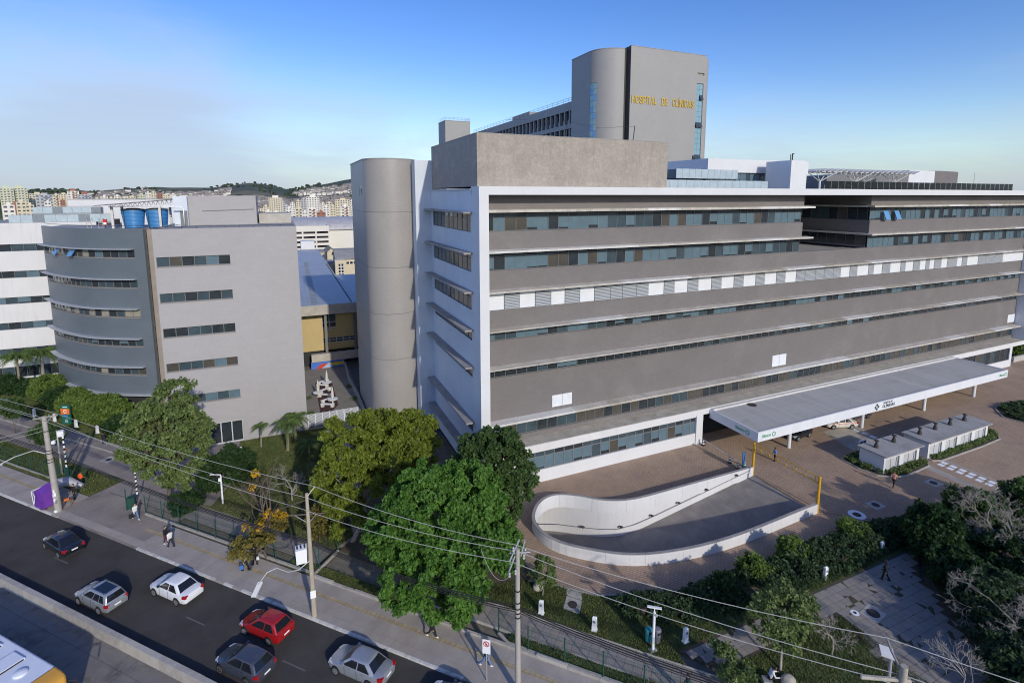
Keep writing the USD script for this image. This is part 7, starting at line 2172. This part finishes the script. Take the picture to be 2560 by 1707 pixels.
    for s0, s1, x_i, nm in ((.1, .88, 0, 'windscreen'), (.16 if kind != 'sedan' else .1, .86, 1, 'rear_window')):
        a0, b0, w0, z0 = lev(s0); a1, b1, w1, z1 = lev(s1)
        if x_i == 0:
            q = [(a0 + .035, -(w0 - .1), z0), (a0 + .09, 0, z0), (a0 + .035, w0 - .1, z0), (a1 + .035, w1 - .1, z1), (a1 + .085, 0, z1), (a1 + .035, -(w1 - .1), z1)]
            fc_ = [[0, 1, 4, 5], [1, 2, 3, 4]]
        else:
            q = [(b0 - .03, -(w0 - .12), z0), (b0 - .055, 0, z0), (b0 - .03, w0 - .12, z0), (b1 - .03, w1 - .12, z1), (b1 - .055, 0, z1), (b1 - .03, -(w1 - .12), z1)]
            fc_ = [[5, 4, 1, 0], [4, 3, 2, 1]]
        part(t, nm, MB().add(q, fc_), 'car_glass', local=True)
    part(t, 'number_plate', MB().box(-h - .012, -h + .02, -.22, .22, .6 if kind != 'sedan' else .66, .72 if kind != 'sedan' else .78), 'sign_white', local=True)
    part(t, 'bumper', MB().hexa([(-h - .03, -.6, .3), (-h + .2, -.8, .3), (-h + .2, .8, .3), (-h - .03, .6, .3), (-h - .03, -.6, .46), (-h + .2, -.8, .46), (-h + .2, .8, .46), (-h - .03, .6, .46)][:0] or [(-h - .025, -.62, .3), (-h + .3, -.62, .3), (-h + .3, .62, .3), (-h - .025, .62, .3), (-h - .025, -.62, .42), (-h + .3, -.62, .42), (-h + .3, .62, .42), (-h - .025, .62, .42)]), 'car_trim', local=True)
    part(t, 'grille', MB().box(h - .06, h + .012, -.36, .36, .4, .52), 'car_trim', local=True)
    part(t, 'wiper', MB().tube([(xf0 + .1, -.55, belt + .05), (xf0 - .12, .1, belt + .2)], .014, 4), 'car_trim', local=True)
    if rails:
        for sd_ in (-1, 1):
            part(t, 'roof_rail', MB().tube([(xr1 + .2, sd_ * (wT - .06), zr + .02), (xr1 + .3, sd_ * (wT - .06), zr + .07), (xf1 - .3, sd_ * (wT - .06), zr + .07), (xf1 - .15, sd_ * (wT - .06), zr + .02)], .02, 5), 'car_trim', local=True)
        part(t, 'roof_panel', MB().box(xr1 + .2, -.1, -wT * .72, wT * .72, zr - .01, zr + .012), 'car_glass', local=True)
    if stripe:
        for sd_ in (-1, 1):
            part(t, 'stripe', MB().box(-h + .4, h - .8, sd_ * .866 * Wd / 1.73 - .01, sd_ * .866 * Wd / 1.73 + .01, belt - .12, belt - .05), stripe, local=True)
    for cx in (fx, rx):
        for sd_ in (-1, 1):
            yy = sd_ * (.78 * Wd / 1.73)
            w_ = part(t, 'wheel', cylinder_y(MB(), cx, yy - .1, yy + .1, wr, wr, 24), 'tyre', local=True, smooth=40)
            part(w_, 'rim', cylinder_y(MB(), cx, yy + sd_ * .085, yy + sd_ * .108, wr, wr * .68, 20), 'rim', local=True)
            sp = MB()
            for k in range(5):
                a = k * 2 * math.pi / 5
                sp.hexa([(cx + r_ * math.cos(a + q_), yy + sd_ * d_, wr + r_ * math.sin(a + q_)) for d_ in (.106, .112) for r_, q_ in ((wr * .22, -.9), (wr * .62, -.34), (wr * .62, .34), (wr * .22, .9))])
            part(w_, 'spokes', sp, 'car_trim' if paint in ('car_graphite',) else 'frame_grey', local=True)
    return t


RV = RS + math.pi                                                 # driving towards the upper left
car('street_car', 'black sedan on the far lane, nearest the driveway mouth', *st(-54.1, 24.0), RV - .1, 'car_black', 4.35, 1.74, 1.47, 'sedan')
car('street_car', 'silver estate car with a dark roof panel, beside the median wall', *st(-44.0, 21.4), RV, 'car_silver', 4.25, 1.7, 1.56, 'wagon', rails=True)
car('street_car', 'white sedan driving near the kerb', *st(-39.5, 24.25), RV, 'car_white', 4.35, 1.76, 1.53, 'sedan')
car('street_car', 'bright red hatchback driving near the kerb', *st(-29.9, 24.3), RV, 'car_red', 3.9, 1.7, 1.58, 'hatch')
car('street_car', 'dark graphite hatchback with a bluish sheen beside the median wall', *st(-28.7, 21.5), RV, 'car_graphite', 4.05, 1.76, 1.54, 'hatch')
car('street_car', 'silver sedan driving beside the kerb, above the bottom edge', *st(-21.5, 24.35), RV, 'car_silver', 4.45, 1.72, 1.51, 'sedan')
car('street_car', 'bluish grey car cut by the bottom edge, in front of the no parking sign', *st(-14.2, 24.5), RV, 'car_blue_grey', 4.3, 1.74, 1.5, 'sedan')
car('forecourt_car', 'black hatchback parked under the canopy corner on the forecourt', 59.7, 44.2, math.radians(186), 'car_black', 4.0, 1.72, 1.55, 'hatch', 'forecourt')
car('forecourt_car', 'white car with a red stripe at the edge of the canopy', 67.5, 44.0, math.radians(159), 'car_cream', 4.3, 1.75, 1.5, 'sedan', 'forecourt', 'red')
car('forecourt_car', 'dark grey car mostly hidden under the canopy behind the white car', 72.6, 45.0, math.radians(176), 'car_graphite', 4.2, 1.74, 1.5, 'hatch', 'forecourt')
for p in stage.GetPrimAtPath('/World').GetChildren():
    if p.GetName().startswith('forecourt_car'):
        p.ClearCustomDataByKey('group')
# bus
bc = st(-41.1, 13.8)
BU = thing('city_bus', 'white city bus with an orange front roof in the bottom left corner', 'bus', (*bc, -.12), RS)
Lb, Wb = 12.0, 2.5


def rounded_box(x0, x1, y0, y1, z0, z1, r=.18, n=6):
    p = Polygon([(y0, z0), (y1, z0), (y1, z1), (y0, z1)]).buffer(-r).buffer(r, quad_segs=n)
    m = trimesh.creation.extrude_polygon(p, x1 - x0, engine='earcut')
    v = np.array(m.vertices)
    return np.column_stack([v[:, 2] + x0, v[:, 0], v[:, 1]]), np.array(m.faces)


part(BU, 'body', rounded_box(-6, 4.75, -1.25, 1.25, .35, 3.3), 'bus_white', local=True, smooth=35)
fr = []
for x, w, zb, zt in ((4.76, 1.25, .35, 3.3), (5.3, 1.24, .35, 3.29), (5.75, 1.2, .38, 3.24), (5.95, 1.1, .42, 3.1), (6.02, 1.0, .5, 2.9)):
    p = Polygon([(-w, zb), (w, zb), (w, zt), (-w, zt)]).buffer(-.18).buffer(.18, quad_segs=4)
    c = np.array(p.exterior.coords)[:-1]
    fr.append(np.column_stack([np.full(len(c), x), c]))
f_ = loft(fr)
part(BU, 'front', (np.array(f_.vertices), np.array(f_.faces)), 'bus_orange', local=True, smooth=35)
part(BU, 'windscreen', MB().quad((6.03, -.95, 1.2), (6.03, .95, 1.2), (6.03, .95, 2.75), (6.03, -.95, 2.75)), 'car_glass', local=True)
for sd_ in (-1, 1):
    for k in range(7):
        a = -5.6 + 1.45 * k
        part(BU, 'side_window', MB().box(a, a + 1.36, sd_ * 1.25 - .012, sd_ * 1.25 + .012, 1.45, 2.65), 'car_glass', local=True)
    part(BU, 'mirror', MB().tube([(5.7, sd_ * 1.2, 2.7), (6.25, sd_ * 1.45, 2.75), (6.3, sd_ * 1.5, 2.2)], .05, 6), 'car_trim', local=True)
    part(BU, 'skirt', MB().box(-5.9, 4.7, sd_ * 1.25 - .01, sd_ * 1.25 + .012, .4, .7), 'car_trim', local=True)
    for cx in (-3.4, 3.4):
        w_ = part(BU, 'wheel', cylinder_y(MB(), cx, sd_ * 1.1 - .15, sd_ * 1.1 + .165, .48, .48, 24), 'tyre', local=True, smooth=40)
        part(w_, 'rim', cylinder_y(MB(), cx, sd_ * 1.255, sd_ * 1.275, .48, .28, 18), 'rim', local=True)
for x, w, lb in ((1.9, .78, None), (-.6, .78, None), (-4.0, .7, None)):
    v, f = rounded_box(-.55, .55, -w, w, 0, .16, .07)
    hh = part(BU, 'roof_hatch', (v + [x, 0, 3.27], f), 'bus_white', local=True, smooth=35)
    part(hh, 'seal', MB().box(x + .551, x + .575, -w + .08, w - .08, 3.3, 3.38), 'black', local=True)
m = MB().lathe([(.36, 3.3), (.33, 3.4), (.2, 3.46), (0, 3.47)], (3.45, .1, 0), 20)
part(BU, 'vent', m, 'bus_white', local=True, smooth=40)
part(BU, 'seam', MB().box(4.74, 4.77, -1.2, 1.2, 3.295, 3.312), 'black', local=True)
ab = thing('street_car', 'top of a blue car in front of the bus at the bottom edge', 'car', (*st(-33.6, 14.0), -.12), RS)
stage.RemovePrim(ab); COUNT[('/World', 'street_car')] -= 1
car('blue_car', 'blue car just ahead of the bus, only its roof edge in the picture', *st(-31.2, 14.6), RS, 'glass_open', 4.2, 1.74, 1.5, 'hatch')

# ================================================================== PEOPLE


def sph(p, r, n=10):
    return m3.Manifold.sphere(r, n).translate(tuple(map(float, p)))


def bone(a, ra, b, rb, n=10):
    return m3.Manifold.batch_hull([sph(a, ra, n), sph(b, rb, n)])


def person(label, x, y, ang, shirt='cloth_black', legs='cloth_black', hair='hair_dark', shoe='cloth_black', skin='skin_tan', stride=.0, h=1.7, sit=False, arm=0.25, z=0.01, sleeves=True, lean=0.0, hood=False, elbow=.25, head_down=0.0):
    """Faces +x. stride: how far the legs are apart (radians); arm: swing of the arms."""
    t = thing('person', label, 'person', (x, y, z), ang)
    k = h / 1.7
    hip_z = .9 * k if not sit else .5
    body, trou, shir, shoes = [], [], [], []
    ln = np.array([math.sin(lean), 0, math.cos(lean)])
    pel = np.array([0, 0, hip_z])
    chest = pel + ln * .40 * k
    neck = pel + ln * .54 * k
    head = neck + np.array([.02 + .06 * head_down + math.sin(lean) * .1, 0, .15 * k - .03 * head_down])
    up_ = lambda p: np.array(p, float)
    body += [m3.Manifold.batch_hull([sph(pel + [0, s_ * .07, -.02], .1) for s_ in (-1, 1)] + [sph(pel + ln * .22 * k + [0, s_ * .06, 0], .1) for s_ in (-1, 1)]),
             m3.Manifold.batch_hull([sph(pel + ln * .22 * k + [0, s_ * .06, 0], .1) for s_ in (-1, 1)] + [sph(chest + [0, s_ * .12, .02], .095) for s_ in (-1, 1)]),
             m3.Manifold.batch_hull([sph(chest + [0, s_ * .15, .04], .06) for s_ in (-1, 1)] + [sph(neck, .055)]),
             bone(neck, .052, head - [0, 0, .06], .05)]
    sk = [sph(head, .085, 14).scale((1, 1, 1)), m3.Manifold.batch_hull([sph(head + [0, 0, .035], .086, 14), sph(head + [.028, 0, -.075], .05, 12), sph(head + [-.02, 0, .02], .088, 12)])]
    nose = m3.Manifold.batch_hull([sph(head + [.095, 0, -.02], .013, 6), sph(head + [.082, 0, .025], .01, 6), sph(head + [.08, 0, -.025], .018, 6)])
    ears = [sph(head + [-.005, s_ * .088, -.005], .022, 8) for s_ in (-1, 1)]
    body += sk + [nose] + ears
    shir += [m3.Manifold.batch_hull([sph(pel + [0, s_ * .075, .02], .108) for s_ in (-1, 1)] + [sph(pel + ln * .22 * k + [0, s_ * .065, 0], .112) for s_ in (-1, 1)]),
             m3.Manifold.batch_hull([sph(pel + ln * .22 * k + [0, s_ * .065, 0], .112) for s_ in (-1, 1)] + [sph(chest + [0, s_ * .125, .02], .108) for s_ in (-1, 1)]),
             m3.Manifold.batch_hull([sph(chest + [0, s_ * .155, .04], .073) for s_ in (-1, 1)] + [sph(neck - [0, 0, .02], .064)])]
    for s_ in (-1, 1):
        ph = stride * s_
        hip = pel + [0, s_ * .09, -.03]
        if sit:
            knee = hip + np.array([.42 * k, s_ * .05, .02]); ank = knee + np.array([.03, 0, -.41 * k]); ank[2] = .08
        else:
            knee = hip + np.array([math.sin(ph) * .42, 0, -math.cos(ph) * .42]) * k
            bend = .1 + max(0, -ph) * .7
            ank = knee + np.array([math.sin(ph - bend) * .40, 0, -math.cos(ph - bend) * .40]) * k
        toe = ank + np.array([.14, 0, -.04 if not ph < -.1 else -.06])
        body += [bone(hip, .085 * k, knee, .055 * k), bone(knee, .054 * k, ank, .038 * k), bone(ank + [-.03, 0, -.03], .035, toe, .03)]
        trou += [bone(hip + [0, 0, .03], .098 * k, knee, .07 * k), bone(knee, .07 * k, ank + [0, 0, .03], .056 * k)]
        shoes += [m3.Manifold.batch_hull([sph(ank + [-.05, 0, -.03], .046, 8), sph(toe, .04, 8), sph(ank + [0, 0, .01], .045, 8)])]
        sho = chest + [0, s_ * .185 * k, .035]
        aa = -arm * s_ if not sit else .5
        el = sho + np.array([math.sin(aa) * .27, s_ * .05, -math.cos(aa) * .27]) * k
        wr_ = el + np.array([math.sin(aa + elbow + (.9 if sit else 0)) * .25, s_ * .0, -math.cos(aa + elbow + (.9 if sit else 0)) * .25]) * k
        body += [bone(sho, .05, el, .04), bone(el, .04, wr_, .028)]
        shir += [bone(sho, .066, el, .054)] + ([bone(el, .054, wr_ - (wr_ - el) * .08, .042)] if sleeves else [])
        d = (wr_ - el) / np.linalg.norm(wr_ - el)
        side_v = np.array([0, 1, 0.0])
        fwd_v = np.cross(side_v, d)
        palm_e = wr_ + d * .085
        body.append(m3.Manifold.batch_hull([sph(wr_, .026, 6), sph(palm_e + fwd_v * .028, .014, 6), sph(palm_e - fwd_v * .028, .014, 6)]))
        for q_, (o, ll) in enumerate(((.03, .062), (.011, .072), (-.010, .067), (-.03, .052))):
            b0 = palm_e + fwd_v * o
            b1 = b0 + d * ll * .55 - side_v * s_ * .008
            b2 = b1 + d * ll * .4 - side_v * s_ * .022
            body += [bone(b0, .0095, b1, .009, 6), bone(b1, .009, b2, .008, 6)]
        t0 = wr_ + d * .03 + fwd_v * .024
        t1 = t0 + d * .03 + fwd_v * .03
        body += [bone(t0, .011, t1, .01, 6), bone(t1, .01, t1 + d * .028 + fwd_v * .006, .009, 6)]
    U = lambda L_: m3.Manifold.batch_boolean(L_, m3.OpType.Add)
    part(t, 'body', U(body), skin, smooth=60, local=True)
    part(t, 'top', U(shir), shirt, smooth=60, local=True)
    part(t, 'trousers', U(trou + [m3.Manifold.batch_hull([sph(pel + [0, s_ * .075, -.03], .112) for s_ in (-1, 1)] + [sph(pel + [0, s_ * .075, .06], .104) for s_ in (-1, 1)])]), legs, smooth=60, local=True)
    for s_ in shoes:
        part(t, 'shoe', s_, shoe, smooth=60, local=True)
    cap = m3.Manifold.batch_hull([sph(head + [-.012, 0, .045], .094, 14), sph(head + [-.04, 0, -.02], .085, 12)])
    cap = cap - m3.Manifold.cube((.3, .4, .3), True).translate(tuple(head + [.19, 0, -.06]))
    if hood:
        cap = m3.Manifold.batch_hull([sph(head + [-.02, 0, .03], .115, 12), sph(neck + [-.04, 0, .04], .1, 12)]) - m3.Manifold.cube((.3, .4, .4), True).translate(tuple(head + [.2, 0, 0]))
    part(t, 'hood' if hood else 'hair', cap, shirt if hood else hair, smooth=60, local=True)
    ey = MB()
    for s_ in (-1, 1):
        e = trimesh.creation.icosphere(1, .012)
        ey.add(e.vertices + head + [.083, s_ * .032, .018], e.faces)
    part(t, 'eyes', ey, 'cloth_white', local=True)
    part(t, 'mouth', MB().box(*(head[0] + np.array([.068, .078])), -.022, .022, head[2] - .062, head[2] - .054), 'mat_red', local=True)
    return t


person('person in black standing by the small wooden stand near the left utility pole', -21.1, 64.9, -2.2, stride=.06, arm=.1, elbow=.9)
person('person in an orange vest and dark trousers beside the mesh fence by the driveway', -21.3, 67.7, .9, 'cloth_orange', 'cloth_black', sleeves=False, arm=.2, elbow=.8, stride=.1)
person('person in dark clothes walking on the inner pavement beyond the driveway', -21.9, 78.4, 2.2, 'cloth_black', 'cloth_navy', shoe='shoe_white', stride=.3, lean=.12)
wm_ = person('woman in a white top and blue jeans walking by the driveway gate post', -14.45, 58.1, RS, 'cloth_white', 'cloth_jeans', shoe='shoe_white', stride=.38, arm=.4)
person('person in a dark jacket and plum trousers, taller of the pair on the pavement', -11.1, 52.75, RS + .2, 'cloth_black', 'cloth_plum', shoe='shoe_white', stride=.1, elbow=1.0)
person('person in a white shirt and dark trousers, shorter of the pair on the pavement', -10.65, 52.05, RV, 'cloth_white', 'cloth_navy', stride=.3, h=1.6)
person('person in a light top carrying a blue bag under the sparse tree', -4.4, 46.0, RV + .2, 'cloth_beige', 'cloth_black', stride=.25, h=1.66)
person('person in a long black jacket under the sparse tree, right of the light top', -3.7, 46.45, RV, 'cloth_black', 'cloth_black', stride=.15, h=1.76)
person('person in black trousers whose upper body is hidden by the broad tree', 8.1, 32.95, RS, 'cloth_black', 'cloth_black', shoe='shoe_white', stride=.4)
person('person in blue jeans walking behind the no parking sign', 10.75, 29.2, RS + .1, 'cloth_navy', 'cloth_jeans', shoe='shoe_white', stride=.42)
person('guard in a light blue shirt and black trousers behind the yellow gate', 51.5, 40.9, 2.6, 'cloth_blue', 'cloth_black', 'hair_dark', skin='skin_brown', stride=.05)
person('man in a salmon shirt and dark trousers striding past the small hedge', 58.45, 31.7, math.pi + .25, 'cloth_pink', 'cloth_black', skin='skin_brown', stride=.5, arm=.45, sleeves=False, h=1.78)
person('person in black hooded clothes walking on the slab path at the right', 43.2, 23.35, math.pi * .62, 'cloth_black', 'cloth_black', hood=True, stride=.25, h=1.76)
person('person in navy, left of the two walkers behind the park trees', 59.6, 24.9, .9, 'cloth_navy', 'cloth_black', stride=.2)
person('person in brown, right of the two walkers behind the park trees', 60.6, 24.5, 2.0, 'cloth_brown', 'cloth_jeans', stride=.2, arm=.5)
sp_ = person('person in a white shirt sitting hunched by the tan boulder at the bottom edge', 26.9, 20.6, -.5, 'cloth_white', 'cloth_black', skin='skin_brown', sit=True, lean=.35, head_down=1.0)
person('dark haired person in navy at the bottom edge on the slab path', 21.4, 22.0, RV, 'cloth_navy', 'cloth_navy', stride=.2, h=1.74)


def bag(label, x, y, z, mat, s=1.0):
    t = thing('bag', label, 'bag', (x, y, z))
    m = m3.Manifold.batch_hull([sph((sx * .13 * s, sy * .06 * s, sz), .03, 8) for sx in (-1, 1) for sy in (-1, 1) for sz in (.03, .3 * s)])
    part(t, 'body', m, mat, smooth=50, local=True)
    a = np.linspace(0, math.pi, 8)
    part(t, 'strap', MB().tube([(.1 * s * math.cos(q), 0, .32 * s + .14 * s * math.sin(q)) for q in a], .012, 5), mat, local=True)


bag('black bag carried by the woman in the white top', -14.75, 57.85, .42, 'cloth_black', 1.1)
bag('blue bag carried by the person in the light top under the sparse tree', -4.65, 45.75, .35, 'sign_blue')
bag('small white bag held by the person in the long black jacket', -3.45, 46.2, .55, 'cloth_white', .7)
bs = thing('flat_stone', 'low stone the hunched person sits on at the bottom edge', 'stone', (26.8, 20.65, 0))
part(bs, 'block', MB().obox((26.75, 20.65), -.5, .55, .5, 0, .38), 'kerb_concrete')
